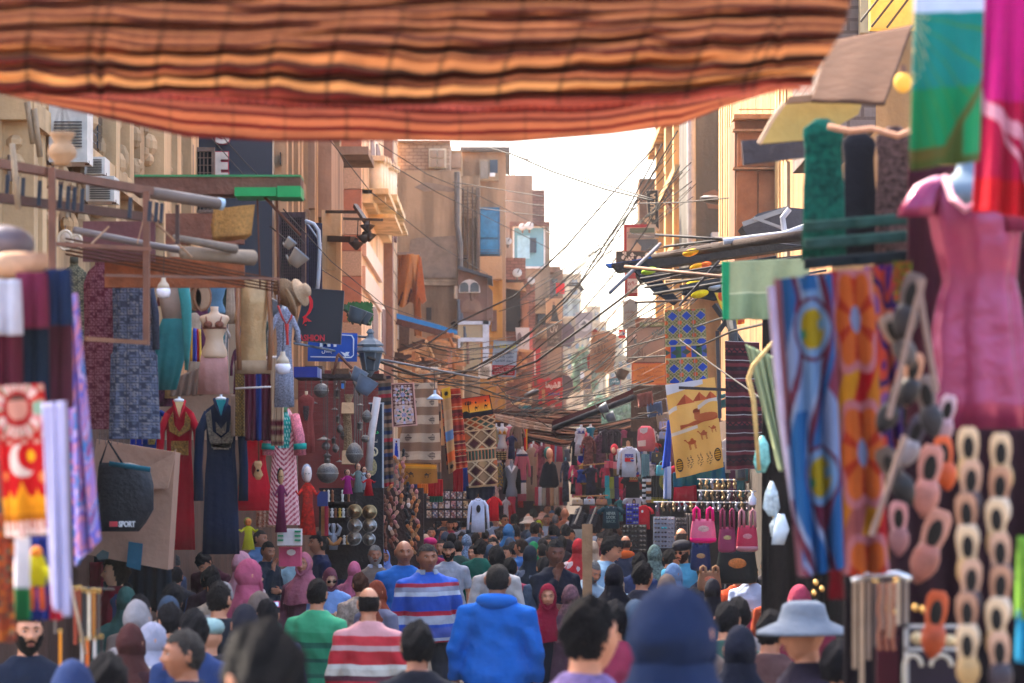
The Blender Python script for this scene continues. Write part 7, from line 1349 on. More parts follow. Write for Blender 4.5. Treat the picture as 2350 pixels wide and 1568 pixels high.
sign('hanging_sign','slim grey green board with carved top under the phone sign',((1430,692),(1438,690),(1446,685),(1458,690),(1464,693),(1462,755),(1430,755)),68,'a0a094',lines(2,1434,1456,712,735,67.95,'8a5c50',AW),t=.2)
T('wall_basket','broken wooden balcony basket on the sunlit house','balcony',[('bowl',MB().ppoly([(1532,430),(1578,420),(1577,448),(1560,466),(1545,462)],72,.8),wood('6a4028')),('floor',MB().ppoly([(1530,462),(1576,455),(1574,486),(1540,486)],72.2,.7),wood('7c4c30')),('prop',MB().bar(P(1533,430,71.8),P(1565,485,71.8),.06),wood('9a7454'))])
T('satellite_dish','dark flat satellite dish edge on the slate gable','dish',[('satellite_dish',MB().ell(P(1640,459,61),(.32,.3,.09),18,10,Matrix.Rotation(.12,3,'Y')),paint('4c4848'),SM)],'satellite dishes')
# right stall roof tangle
def pole(label,a,b,Y0,Y1,r,col,name='pole'):rail(label,a,b,Y0,Y1,r,col,name,'pole')
T('stall_roof','dark patched stall roof of boards and tarpaulin at the right','roof',[('ridge_roll',MB().tube([P(1500,588,33),P(1600,575,31),P(1720,556,29),P(1850,540,27)],[.03,.05,.05,.05],12),cloth('3c3230'),SM),('board',MB().ppoly([(1405,605),(1500,592),(1840,548),(1850,566),(1520,612),(1420,622)],33.5,.4),wood('2e2827')),('board',MB().ppoly([(1460,628),(1840,585),(1842,600),(1470,646)],33,.3),wood('35302e')),('board',MB().ppoly([(1440,604),(1480,600),(1560,690),(1548,700),(1500,668)],32.6,.15),cloth('1c2430')),('hanging_tarp',MB().ppoly([(1560,655),(1700,640),(1705,672),(1640,690),(1566,676)],32.2,.1),cloth('1b1f26'))])
T('tarpaulin','blue tarpaulin tip pointing left over the sky edge','tarpaulin',[('tarpaulin',MB().ppoly([(1390,606),(1440,600),(1500,588),(1500,596),(1450,612),(1400,614)],34,.2),cloth('2462b8'))])
for i,(a,b,Y,r,c)in enumerate((((1505,539),(1690,551),32,3,'23232b'),((1525,566),(1700,546),32,3,'2a2a30'),((1640,545),(1850,566),30,2.5,'35343c'),((1434,612),(1850,655),28,4,'8a6a58'),((1515,560),(1400,672),31,4,'5c5c66'),((1470,640),(1780,590),29.5,3,'26242a'),((1480,660),(1800,610),29.2,3,'2c2a2c'),((1500,675),(1760,632),29,3.5,'221f24'),((1560,700),(1650,600),29,3,'4a4a52'))):pole(f'dark roof pole of the right stall tangle, {["topmost", "second", "third", "pale slanting", "steep grey", "fifth", "sixth", "lowest long", "short steep"][i]}',a,b,Y,Y-1.5,r,c)
for x,y,w_,c,nm in((1585,580,22,'d8a01c','yellow'),(1600,612,20,'e0a41c','golden'),(1618,608,18,'d8642c','orange'),(1592,650,20,'e0c02c','bright yellow'),(1620,645,22,'d8942c','amber'),(1490,622,22,'9ac43a','lime green'),(1606,675,24,'e0c81c','lemon'),(1640,660,18,'9aa8b8','pale')):
 T('bundled_cloth',f'{nm} cloth bundle stuffed between the dark roof poles','cloth',[('bundled_cloth',MB().ell(P(x,y,30.6),(w_/F*30*.9,.08,w_/F*30*.38),16,10,Matrix.Rotation(-.25,3,'Y')),cloth(c,bump=1),SM)],'bright bundles in the right stall roof')
T('printed_sheet','yellow and red printed sheet under the right stall roof','sheet',[('printed_sheet',MB().grid(quad((1640,672),(1712,668),(1708,742),(1672,748),31,.02,2),30,30,swirl(['e0a82c','d8c04a','c8502c','e08a2c'],2.5,4,asp=1)),PRINT,dict(smooth=True,solid=.01))])
T('stall_truss','dark iron frame standing under the right stall roof','frame',[('post',MB().tube([P(1662,640,29),P(1682,760,28.5),P(1700,1100,28)],.05,8),paint('2a2c30')),('brace',MB().bar(P(1650,760,28.8),P(1700,690,28.8),.05).bar(P(1640,700,29),P(1710,800,28.8),.05).bar(P(1560,660,29),P(1662,640,29),.04),paint('2c2f34')),('side_rail',MB().bar(P(1646,760,28.9),P(1652,960,28.9),.035).bar(P(1560,890,29),P(1790,900,28),.03),paint('3a3a40'))])
T('cloth_pile','heap of grey canvas and poles on the roof at the right','heap',[('canvas',MB().ppoly([(1702,520),(1740,490),(1800,475),(1850,480),(1850,545),(1720,548)],30,.5),cloth('4c4a50')),('bar',MB().bar(P(1705,515,29.9),P(1810,478,29.9),.05).bar(P(1730,500,29.8),P(1840,540,29.8),.03),paint('8a8684')),('hose',MB().tube([P(1660,555,29.5),P(1740,545,29.5),P(1800,538,29.5),P(1850,520,29.5)],.035,8).tube([P(1812,480,29.6),P(1796,500,29.6),P(1800,530,29.6)],.03,8),paint('a8a8b0'))])
sheet('cloth','pale green cloth hanging over the rail left of the blue swirl scarf','cloth',((1657,600),(1862,592),(1838,730),(1660,732)),16,lambda u,v:H_('1c8a5c')if u<.08 else H_('b8b896')if abs(v-.55)<.02 else H_('8f9672')if v<.55 else H_('7c8a68'),(40,40),amp=.03,folds=3)
sheet('cloth','twisted pale green cloth below the rail of the right stall','cloth',((1712,790),(1780,820),(1812,1060),(1790,1080)),15,'8a9674',(16,40),amp=.06,folds=4)
T('bamboo_stick','bent yellow bamboo stick beside the twisted green cloth','stick',[('bamboo_stick',MB().tube([P(1786,770,14.8),P(1728,840,14.8),P(1718,868,14.8),P(1730,920,14.8),P(1742,1080,14.8)],[.008,.012,.014,.013,.010],8),wood('c9a86a'),SM)])
T('post','slanted lilac white post at the left edge of the near right stall','post',[('post',MB().tube([P(1772,660,9.5),P(1796,950,9.4),P(1850,1320,9.2)],.018,12),paint('b8b0cc'),SM)])
T('glass_ware','cluster of translucent wrapped glassware beside the lilac post','glassware',[('bag',MB().loft([rw(1768,1774,1105,16,.8),rw(1756,1786,1130,16,.6),rw(1752,1790,1165,16,.6),rw(1766,1782,1185,16,.6)],30,6,.25).loft([rw(1780,1786,1180,16,.8),rw(1768,1806,1205,16,.6),rw(1772,1802,1232,16,.6)],30,5,.25),M('b4c4cc',rough=.15,kind='plastic_wrap',var=.6,scale=20,spec=.7),SM),('teal_wrap',MB().loft([rw(1745,1752,1000,16,.8),rw(1736,1764,1020,16,.5),rw(1730,1768,1060,16,.5),rw(1738,1756,1085,16,.5)],30,6,.22),M('7cc0b8',rough=.2,kind='plastic_wrap',var=.5,scale=20),SM),('shell',MB().loft([rw(1786,1800,1180,15.9,.6),rw(1775,1812,1215,15.9,.6),rw(1770,1800,1250,15.9,.6)],16),M('c0ccd8',rough=.2,kind='plastic_wrap'),SM)])
# near right, upper part
sheet('tarpaulin','brown tarpaulin sloping down from the top right','tarpaulin',((1905,96),(2095,58),(2030,240),(1862,232)),13,'6a4c3a',(24,20),amp=.012,folds=1.5,Yb=12,mat=cloth('4a3226',trans=.12))
T('roof_board','yellow painted board slanting under the brown tarpaulin','board',[('face',MB().ppoly([(1800,236),(1985,218),(1970,262),(1912,295),(1885,318),(1742,330)],13.5,.03),M('b39a58',kind='painted_board',rough=.6)),('edge',MB().tube([P(1800,236,13.4),P(1772,275,13.4),P(1742,330,13.4)],.012),paint('c9a888')),('trim',MB().ppoly([(1812,222),(2000,205),(1990,222),(1800,238)],13.4,.04),wood('8a6a54'))])
T('roof_board','dark grey board below the yellow one','board',[('roof_board',MB().ppoly([(1702,322),(1880,314),(1872,358),(1706,378)],14,.04),wood('3f3a40'))])
T('light_bulb','glowing yellow lamp behind the green scarf edge','lamp',[('globe',MB().ell(P(2072,190,10),(.032,.03,.036),14,10),M('d8a040',kind='lit_bulb',emit=.08,bump=0),SM),('base',MB().tube([P(2072,168,10),P(2072,150,10)],.012),paint('6a4a3a'))])
def jacket(label,x0,y0,x1,y1,Y,col,mat=None):return dress(label,x0,y0,x1,y1,Y,col,'none',mat=mat,neck=None,hem=1.1,wf=.62,folds=5,group='dark garments under the right stall roof',name='garment',cat='garment')
jacket('dark green knitted dress hanging furthest left under the roof boards',1838,272,1936,598,11,'0c4a3c',cloth('0c4a3e',var=.8,scale=30));jacket('black garment hanging right of the dark green dress',1930,300,2010,600,11.3,'1f1e24');jacket('brown openwork garment near the pink dress',2005,290,2100,620,11.2,'4c3634',cloth('4c3836',var=1,scale=60))
T('hanger','pale wooden hanger above the black garment','hanger',[('hanger',MB().tube([P(1900,290,10.9),P(1950,302,10.9),P(2000,296,10.9),P(2060,312,10.9),P(2090,300,10.9)],.012),wood('c08c6c'),SM)])
for i,(y,c)in enumerate(((500,'2a4a44'),(540,'2c4c48'),(585,'1f2a30'),(622,'262a32'))):sheet('folded_garment',f'dark folded fabric bar across the near right stall, {["topmost", "second", "third", "lowest"][i]}','fabric',((1846,y+8),(2120,y-14),(2120,y+10),(1846,y+32)),10.6-.1*i,c,(20,4),amp=.01)
# near right: scarves
def bluesw(u,v):
 x=u;y=v*3.6
 c=.42+.26*math.sin(y*1.75+.6);d=x-c
 r=math.hypot((x-.62)/.30,(((y+.25)%1.8)-.9)/.33)
 if r<.75:return H_('216342')if math.hypot(x-.45,((y+.25)%1.8)-.95)<.06 else H_('4c708d')if math.hypot(x-.78,((y+.25)%1.8)-.85)<.07 else H_('847314')
 if r<1.05:return H_('59789e')
 if r<1.2:return H_('4c192e')
 if abs(d)<.14:return H_('164c84')if math.sin(y*1.75)<.3 else H_('57769e')
 if abs(d)<.20:return H_('7384a4')
 if abs(d)<.30:return H_('4d1930')
 if x<.12:return H_('784c56')
 return H_('1a4a7e')if math.sin(x*7+y*2.4)>.1 else H_('63293f')if math.sin(x*5-y*3)>.2 else H_('67789e')
sheet('scarf','broad scarf with blue, wine and yellow paisley swirls','scarf',((1778,640),(1908,628),(1935,1300),(1835,1322)),8.2,bluesw,(70,200),amp=.025,folds=3)
def oran(u,v):
 x=u;y=v*3.4
 q=math.hypot((x-.55)/.46,((y+.2)%1.5-.75)/.52)
 a=math.atan2((y+.2)%1.5-.75,x-.55)
 if q<.30:return H_('637090')
 if q<1.0+.12*math.cos(a*6):return H_('9b4c1f')if math.cos(a*6)>-.5 else H_('842514')
 if q<1.2+.12*math.cos(a*6):return H_('905961')
 return H_(['840a14','905614','784042','9b6a14'][int((x*2+y*1.3)*1.5)%4])
sheet('scarf','red and orange flower scarf right of the blue swirl scarf','scarf',((1905,622),(2000,618),(2042,1312),(1934,1318)),8.5,oran,(60,190),amp=.025,folds=2)
sheet('scarf','purple and coral twisted scarf behind the flower scarf','scarf',((1985,612),(2060,606),(2074,1010),(2028,1050)),8.9,swirl(['421e5f','9b392b','2b1750','9b4c36','63407e'],1.5,1),(30,90),amp=.03,folds=2)
sheet('scarf','lime and red mottled scarf top near the sandals','scarf',((2052,600),(2092,600),(2080,700),(2056,690)),8.8,swirl(['636e1f','90391f','4c591f'],3,6),(16,24),amp=.02)
dress('red cloth tail hanging below the flower scarf',1900,1300,1938,1375,8.6,'630b19','none',neck=None,group=None,name='cloth',cat='cloth')
# green and magenta veils
def veil(u,v):
 if v<.12:return H_('b9c4dc')
 e=.93-.75*max(0,(u-.45))**1.1
 if v>e+.03:return H_('1c8a5a')if u>.75 and v<.95 else H_('4a5a2c')
 if v>e-.04:return H_('5c5a2c')
 a=math.atan2(v-.12,u+.12);r=math.hypot(v-.12,u+.12)
 if abs((a*5.2)%1-.5)<.05 and r>.25:return H_('3c7c3c')
 if abs((a*5.2)%1-.5)<.12 and r<.42 and u<.22:return H_('b8b088')
 return H_('0f7d78')if v<.55 else H_('118458')
sheet('veil','green gold edged dance veil with a white top at the upper right','veil',((2100,-20),(2258,-20),(2248,368),(2092,388)),7.5,veil,(70,130),amp=.018,folds=2,mat=cloth('Col',var=.1,trans=.3,rough=.6,kind='sheer_printed_cloth'))
def mag(u,v):
 if abs(v-.50-.22*u)<.035 or abs(v-.70-.5*(u-.5))<.02:return H_('c98a9c')
 return H_('b0146a')if v<.5 else H_('a00f3c')if v<.84 else H_('b80f22')
sheet('veil','magenta and crimson sequinned veil at the upper right edge','veil',((2262,-20),(2400,-20),(2400,500),(2238,480)),7.9,mag,(40,80),amp=.03,folds=3)
# pink satin dress
sat=M('86204f',rough=.26,metal=.45,var=.15,scale=4,bump=.7,bscale=4.5,kind='satin',spec=.8)
T('dress','pink satin short sleeved dress on a grey blue mannequin at the right','dress',[('fabric',MB().loft([rw(2160,2310,405,8.8,.30),rw(2130,2332,430,8.8,.36),rw(2128,2342,480,8.8,.42),rw(2138,2338,540,8.8,.45),rw(2156,2330,610,8.8,.45),rw(2166,2326,645,8.8,.45),rw(2152,2334,690,8.8,.45),rw(2142,2342,760,8.8,.42),rw(2148,2352,840,8.8,.40),rw(2140,2368,920,8.8,.40),rw(2130,2376,985,8.8,.40)],110,8,.11,seed=3),sat,SM),('sleeve',MB().loft([rw(2140,2190,405,8.8,.6),rw(2100,2170,425,8.78,.6),rw(2070,2150,470,8.76,.5),rw(2058,2140,498,8.75,.5)],30,7,.1),sat,SM),('sleeve',MB().loft([rw(2275,2330,405,8.8,.6),rw(2300,2362,430,8.78,.6),rw(2300,2372,480,8.76,.5),rw(2310,2385,530,8.75,.5)],30,7,.1),sat,SM),('neckline',MB().tube([P(2168,408,8.62),P(2185,455,8.52),P(2215,482,8.48),P(2250,462,8.5),P(2276,410,8.62)],.012,8),M('d890a8',rough=.3,metal=.4,var=.8,scale=60,kind='sequins',bump=1),SM)])
T('mannequin','pale grey blue mannequin neck and chest in the pink satin dress','mannequin',[('mannequin',MB().loft([rw(2196,2246,346,8.8,.9),rw(2198,2244,372,8.8,.9),rw(2192,2250,396,8.8,.8),rw(2168,2276,416,8.72,.40),rw(2178,2264,440,8.7,.38),rw(2200,2244,468,8.69,.3)],30),paint('5c7488',var=.05,rough=.6),SM)],'shop mannequins')
# sandals and slippers near right
k=0
SC2=[('c9a884','b08c5c','gold beige'),('b98e74','3a3038','beige and black'),('a8785c','c9b49c','tan')]
for col,x0 in enumerate((2222,2292)):
 for j in range(7):
  y=1050+j*76+col*14;c=SC2[(j+col)%3 if j else 0]
  slipper(f'{c[2]} slipper in the double string, {["top", "second", "third", "fourth", "fifth", "sixth", "lowest"][j]} of the {["left", "right"][col]} column',x0+5*math.sin(j*2+col),y,140,7.4-.04*j,c[0],c[1],math.pi+.06*math.sin(j*2),group='slippers in the double string at the right')
for j,(x,y,ln,r_,so,up,nm)in enumerate(((2085,700,150,.25,'5c4c48','2a2428','dark'),(2060,780,130,-.5,'8a7468','4c4444','grey'),(2092,868,120,.2,'b88468','1c1a20','pink soled'),(2050,930,130,.5,'2a2228','15151c','black'),(2130,930,140,-.2,'6a5c58','2a282e','grey edged'),(2055,1090,140,-.5,'54443c','1c1a1e','brown black'),(2130,1100,160,.15,'b4786c','a86a60','rosy'),(2062,1210,120,0,'c0888a','8a5a5c','pink'),(2135,1250,170,.35,'b07a68','94584c','copper'),(2168,1060,120,-.1,'c8582c','b84a1c','orange'),(2145,1430,150,.12,'b04a20','a0401c','rust orange'),(2095,1010,120,.35,'3a3440','8a8488','black with pale strap'),(2170,960,110,.2,'b0949c','a08088','lilac'))):
 slipper(f'{nm} sandal among the shoes left of the double string',x,y,ln,7.8+.06*j,so,up,r_+math.pi,group='hanging sandals beside the pink dress')
T('sandal_strap','crossed grey straps tying the hanging sandals','strap',[('sandal_strap',MB().tube([P(2040,960,7.7),P(2105,690,7.7),P(2120,640,7.7)],.008).tube([P(2150,900,7.7),P(2118,720,7.7),P(2108,640,7.7)],.008).tube([P(2000,1230,7.7),P(2078,1000,7.7)],.008),cloth('8a746c'))])
for c,y0,y1,nm in(('6a9a3a',1230,1420,'green'),('1c7ca8',1400,1520,'blue')):sheet('cloth',f'{nm} cloth edge at the far right border of the picture','cloth',R4(2335,y0,2400,y1),7.4,c,(6,10),amp=.02)
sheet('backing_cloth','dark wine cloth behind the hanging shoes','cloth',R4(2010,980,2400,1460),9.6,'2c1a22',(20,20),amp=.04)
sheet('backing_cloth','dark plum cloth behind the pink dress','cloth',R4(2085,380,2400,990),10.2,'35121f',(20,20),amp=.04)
T('belt_rack','chrome rack hung with beige and silver belts at the lower right','rack',[('rail',MB().tube([P(1955,1335,8.8),P(1990,1322,8.8),P(2060,1318,8.8),P(2090,1330,8.8)],.012,8),M('c9ccd0',metal=.9,rough=.2,kind='chrome'),SM)]+[('belt',MB().box(P(x-5,1335,8.75),P(x+5,1335+ln,8.75)+Vector((0,.01,0))),M(c,rough=.5,kind='leather',var=.3))for x,ln,c in((1962,200,'a08870'),(1978,240,'b89c80'),(1994,180,'8a7464'),(2010,150,'5c4c48'),(2026,110,'7c6a60'),(2044,130,'a88c74'),(2062,100,'b8a48c'),(2080,120,'8a7c70'))])
T('bead_strings','strings of copper beads hanging beside the belts','beads',[('bead_strings',(lambda m:[m.ell(P(x+2*math.sin(j),1345+j*11,8.6),(.007,.007,.007),7,5)for x in(2018,2034,2050)for j in range(14)]and m)(MB()),M('a8684a',rough=.3,metal=.4,kind='glass_beads'),SM)])
T('wine_board','dark red board below the bead strings','board',[('wine_board',MB().pbox(2012,1462,2062,1600,8.9,.02),M('4a1424',kind='painted_board'))])
T('display_case','small grey framed display case with arched compartments at the bottom right','case',[('frame',MB().pbox(2078,1435,2086,1600,8.7,.04).pbox(2078,1435,2240,1442,8.7,.04).pbox(2078,1488,2240,1494,8.7,.04),paint('a8a8a8')),('arch',MB().tube([P(2095+20*math.cos(a),1530-26*math.sin(a)*1,8.68)for a in[math.pi*i/8 for i in range(9)]]+[P(2075,1600,8.68)],.007).tube([P(2160+24*math.cos(a),1530-26*math.sin(a),8.68)for a in[math.pi*i/8 for i in range(9)]],.007),paint('c0b8a8'),SM),('back',MB().pbox(2086,1442,2240,1600,8.8,.02),M('2c2430',kind='velvet')),('ornament',MB().ell(P(2105,1465,8.65),(.02,.01,.02)).ell(P(2180,1470,8.65),(.018,.01,.018)),M('c9b48c',metal=.5,rough=.3,kind='brass'),SM)])
for i,(x,y)in enumerate(((2010,1335),(2058,1335),(2024,1372),(2030,1395),(2052,1405),(2100,1395),(2118,1400),(1872,1338),(1886,1352),(1868,1362))):T('brass_bauble',f'shiny brass bauble {["on the chrome rack", "beside the bucket hat"][i > 6]}','bauble',[('brass_bauble',MB().ell(P(x,y,9.4 if i<7 else 13),(.012,.012,.014),10,8),M('d8a860',metal=.9,rough=.2,kind='brass'),SM)],['baubles on the chrome rack','baubles beside the bucket hat'][i>6])
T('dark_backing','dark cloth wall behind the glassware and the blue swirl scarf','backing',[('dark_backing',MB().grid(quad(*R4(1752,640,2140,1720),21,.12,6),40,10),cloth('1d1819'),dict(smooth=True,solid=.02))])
T('dark_backing','brown boards behind the grey signs and the dark awning','backing',[('dark_backing',MB().box(P(1448,884,57.5),P(1560,990,57.5)+Vector((0,.05,0))),wood('4a3830'))])  # added to cover the sunlit wall that shows too bright behind
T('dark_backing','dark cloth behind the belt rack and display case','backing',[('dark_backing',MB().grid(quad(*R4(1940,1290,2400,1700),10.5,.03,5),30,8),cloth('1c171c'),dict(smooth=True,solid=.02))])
# wooden post in the crowd
T('wooden_post','plain light wooden post rising out of the middle of the crowd','post',[('wooden_post',MB().box(P(1336,1203,24),P(1360,1290,24)+Vector((0,.05,0))).box((P(1337,1203,24).x,24.002,0),(P(1359,1203,24).x,24.048,P(0,1285,24).z)),wood('a8805c',scale=4))])
# ---- left clutter lit by the sun ----
T('torn_awning','torn orange awning cloth hanging on the beige house','awning',[('cloth',MB().grid(lambda u,v:P(lerp(913,962,u)+6*v*u,lerp(583,700 if u<.7 else 770,v)+6*math.sin(u*9)*v,99+.5*math.sin(u*8+v*3)),30,30,lambda u,v:H_('3c2c34')if(v>.72 and abs(math.sin(u*9+v*6))<.28 and u<.75)else H_('c4824c')),cloth('Col',trans=.35,kind='sun_bleached_cloth'),dict(smooth=True,solid=.02)),('torn_flap',MB().ppoly([(962,588),(966,590),(972,640),(978,690),(968,698),(960,680),(955,705),(958,650)],98.5,.3),cloth('b8683c',trans=.3)),('rod',MB().bar(P(912,582,98.9),P(965,581,98.9),.1),paint('8a7464'))])
T('blue_awning','straight bright blue awning bar sloping down to the right','awning',[('blue_edge',MB().ppoly([(910,719),(1048,757),(1049,766),(1020,763),(910,732)],97,.6),paint('1c7cc8',var=.15)),('under_bar',MB().bar(P(910,738,97),P(1025,768,97),.2),wood('5c3a30')),('brace',MB().bar(P(912,805,96.8),P(1012,768,96.8),.12).bar(P(930,812,96.7),P(1015,770,96.7),.10).bar(P(905,818,96.5),P(985,833,96.5),.3),wood('4c342c'))])
rc=random.Random(5)
CB=['b98a60','a3704c','c49c74','8a5c44','b07c54','6a4c40','c9ac88']
for i in range(34):
 x,y=rc.uniform(905,1050),rc.uniform(770,900);a=rc.uniform(-.5,.5)+(0 if rc.random()>.35 else 1.2);L_=rc.uniform(15,70);dx,dy=math.cos(a)*L_/2,math.sin(a)*L_/2;c=rc.choice(CB);Y=rc.uniform(75,94)
 T('scrap_board','weathered board or bar in the sunlit clutter over the left stalls','board',[('scrap_board',MB().bar(P(x-dx,y-dy,Y),P(x+dx,y+dy,Y+rc.uniform(-.5,.5)),rc.uniform(.04,.12),rc.uniform(.03,.12)),wood(c))],'scrap boards over the left stalls')
ps=[('wall',gbox(913,800,1062,100,3),plaster('b08660')),('balcony',MB().pbox(984,800,1035,862,95,1.5).pbox(982,796,1038,801,94.8,1.9),plaster('8a7060')),('cornice',(lambda m:[m.ell(P(990+k*9,830,94.9),(.09,.1,.09))for k in range(5)]and m)(MB()),plaster('6a5448')),('white_tank',MB().pbox(988,842,1010,858,94,.5),paint('c0c0bc')),('tarp',MB().ppoly([(915,720),(940,740),(938,790),(916,800)],98,.3),wood('6a4c3a'))]
T('lean_to','cluttered sunlit lean-to with a small balcony below the beige house','building',ps)
for i in range(40):
 x,y=rc.uniform(1140,1250),rc.uniform(800,935);a=rc.choice([0,1.57])+rc.uniform(-.15,.15);L_=rc.uniform(10,60);dx,dy=math.cos(a)*L_/2,math.sin(a)*L_/2;Y=rc.uniform(78,100)
 T('scaffold_bar','thin rusty bar in the frame work under the pale blue sign','bar',[('scaffold_bar',MB().bar(P(x-dx,y-dy,Y),P(x+dx,y+dy,Y),.09),wood(rc.choice(CB)))],'rusty bars under the pale blue sign')
T('lamp_arm','grey street lamp head on an arm above the far awnings','street lamp',[('head',MB().ell(P(1220,903,68),(.20,.16,.07),14,8,Matrix.Rotation(-.4,3,'Y')),paint('5c5c60'),SM),('arm',MB().tube([P(1205,912,68),P(1175,925,68)],.03),paint('5c5c60'))]);T('lamp_arm','small dark street lamp at the end of a double bracket over the sky','street lamp',[('head',MB().bar(P(1326,652,90),P(1338,668,90),.16,.12),paint('3c4048')),('arm',MB().tube([P(1306,650,90),P(1328,650,90)],.03).tube([P(1300,655,90),P(1330,656,90)],.03),paint('3c3a3c')),('red_flag',MB().pbox(1276,650,1296,674,91,.1),cloth('c42c34'))])
# ---- cables ----
CAB=[([(1120,338),(1240,375),(1350,412),(1500,458)],60,40,.020),([(1170,352),(1270,395),(1390,435),(1500,462)],45,40,.022),([(1040,418),(1250,452),(1430,468),(1560,465),(1830,440)],90,48,.022),([(1160,460),(1260,475),(1340,484),(1460,479)],90,60,.02),([(1100,478),(1255,497),(1350,518),(1500,545)],90,60,.02),([(1250,530),(1330,565),(1460,620)],95,60,.02),([(1500,340),(1400,450),(1300,565),(1180,680),(1050,740),(980,790)],60,55,.030),([(1520,330),(1440,480),(1330,650),(1220,760),(1130,825),(1000,880)],60,58,.030),([(1555,300),(1450,480),(1380,590),(1300,690),(1200,780),(1060,860)],58,55,.028),([(1560,380),(1480,530),(1400,640),(1330,720),(1160,860)],56,55,.022),([(1545,330),(1480,430),(1390,560),(1290,650),(1210,720)],60,70,.016),([(1550,345),(1475,455),(1385,575),(1290,665),(1190,740)],60,70,.014),([(1580,560),(1460,660),(1340,750),(1230,830),(1120,870)],50,62,.040),([(1620,600),(1500,690),(1380,780),(1250,850),(1130,880)],48,64,.020),([(1600,650),(1480,720),(1360,790),(1260,860),(1140,905)],46,64,.018),([(1640,640),(1520,700),(1400,760),(1270,800),(1130,850)],46,64,.016),([(1500,560),(1420,650),(1330,740),(1250,800)],60,80,.014),([(900,380),(1000,440),(1120,500),(1300,590)],60,90,.016),([(870,330),(980,400),(1100,450),(1280,540)],60,90,.016),([(740,300),(850,440),(1000,560),(1120,630)],45,90,.016),([(845,820),(960,862),(1090,850),(1180,800),(1290,735)],30,60,.028),([(840,832),(940,880),(1060,885),(1180,870),(1300,850)],36,60,.018),([(620,520),(740,620),(850,690),(1050,760)],30,80,.014),([(650,480),(760,600),(880,700),(900,730)],30,60,.012),([(1130,905),(1240,920),(1380,905),(1500,875)],60,46,.02),([(1200,922),(1300,915),(1400,895),(1470,878)],66,46,.016),([(1140,880),(1180,930),(1260,980),(1300,990)],60,58,.014),([(1430,800),(1540,770),(1640,735),(1760,700)],40,22,.016),([(1440,822),(1560,815),(1680,760),(1790,735)],40,20,.018),([(1560,780),(1640,840),(1740,910),(1800,950)],30,17,.012),([(1020,880),(1100,905),(1240,930)],60,66,.02),([(905,870),(1010,868),(1120,880),(1240,905)],50,70,.02),([(900,850),(1000,872),(1100,890),(1180,920)],50,66,.03),([(1255,520),(1290,600),(1340,680),(1400,760)],110,80,.014),([(1300,560),(1400,600),(1460,620)],80,62,.012),([(470,300),(540,380),(620,470),(700,560)],24,30,.008),([(490,290),(560,370),(640,450)],24,30,.008)]
for i,(pts,a,b,r)in enumerate(CAB):cable('cable',f'{"thick" if r > .025 else "thin"} black cable {"crossing the sky gap" if pts[0][0] > 1100 and pts[0][1] < 640 else "slung low over the far stalls" if pts[0][1] > 780 else "running along the left houses"}',pts,a,b,r*.62,group='thick cables' if r>.025 else 'thin cables')
for i in range(30):
 y=rc.uniform(560,900);x=rc.uniform(1440,1640)if y<800 else rc.uniform(1400,1560);x2=rc.uniform(1080,1260);y2=y+rc.uniform(150,330);y2=min(y2,960)
 cable('cable','thin black cable in the fan spreading from the right houses',[(x,y),((x+x2)/2+20,(y+y2)/2+rc.uniform(0,16)),(x2,y2)],rc.uniform(46,60),rc.uniform(60,78),rc.uniform(.006,.012),col=rc.choice(['2a2624','2a2624','5c4a40','8a6c54']),group='fan of cables')
for i in range(14):
 x=rc.uniform(890,1000);y=rc.uniform(780,880)
 cable('cable','thin slack cable over the left carpets',[(x,y),(x+80,y+rc.uniform(10,40)),(x+rc.uniform(150,260),y+rc.uniform(-20,40))],rc.uniform(48,60),rc.uniform(60,72),.009,col=rc.choice(['2a2624','5c4a40']),group='slack cables over the carpets')
# ================= the crowd =================
# nearest, blurred
Q=person
BK='15161c'
Q(575,1432,250,'nearest black haired head at the bottom left, seen from behind',172,'left','m','full','0e0d10','23252c',Y=6.3,low=BK)
Q(1550,1350,200,'person under a huge dark navy hood at the bottom right of centre',165,'walk','m','hijab','1c2a48','141c2c','robe',Y=7.0,wide=1.25)
Q(67,1400,112,'bearded man facing the camera in a dark navy sweater, bottom left corner',22,'walk','m','short','17120f','1a2233',beard='1c1512')
Q(288,1434,104,'woman from behind under a chocolate brown headscarf',170,'walk','m','hijab','4c2a28','3a2024','robe')
Q(356,1432,98,'person in a pale grey headscarf beside the chocolate brown one',120,'walk','m','hijab','9a96a4','b8b0a8','robe')
Q(412,1445,126,'grey haired man in profile looking left at the bottom',-78,'walk','d','short','3c3836','2a3040')
Q(478,1424,96,'person in a pale mint cap between blurred heads',190,'walk','m','turban','8aa4a0','1c2028')
Q(517,1335,88,'close cropped man from behind with his right ear lit',160,'walk','m','short','221c1a','1e2228')
Q(722,1328,78,'man from behind in a green striped sweater',168,'walk','m','short','201b1a',stripes([(.1,'1c6a4c'),(.16,'14523e'),(.27,'1f7a54'),(.32,'14523e'),(.45,'1c6a4c'),(.5,'14483a'),(.62,'1f7a54'),(.68,'165844'),(.8,'2a8a5e'),(1,'3a9a6c')],.8,1.46))
Q(838,1347,86,'balding man from behind in a red and white striped shirt',186,'walk','m','balding','241d1b',stripes([(.12,'b01c28'),(.2,'9a9ca8'),(.27,'c8c0b8'),(.42,'b82430'),(.48,'5a2a34'),(.55,'c8bcac'),(.60,'d4ccc0'),(.74,'b8242c'),(.80,'c09c98'),(.9,'c43038'),(1,'c88c8c')],.8,1.46))
Q(953,1428,120,'black haired person from behind at the bottom centre',178,'walk','d','full','111014','1c1e26',hmin=1.3)
Q(1132,1293,78,'man from behind in a bright blue hooded sweatshirt',176,'walk','d','thin','2c2826','1e62b8',extra=hood('2468c0'),wide=1.18)
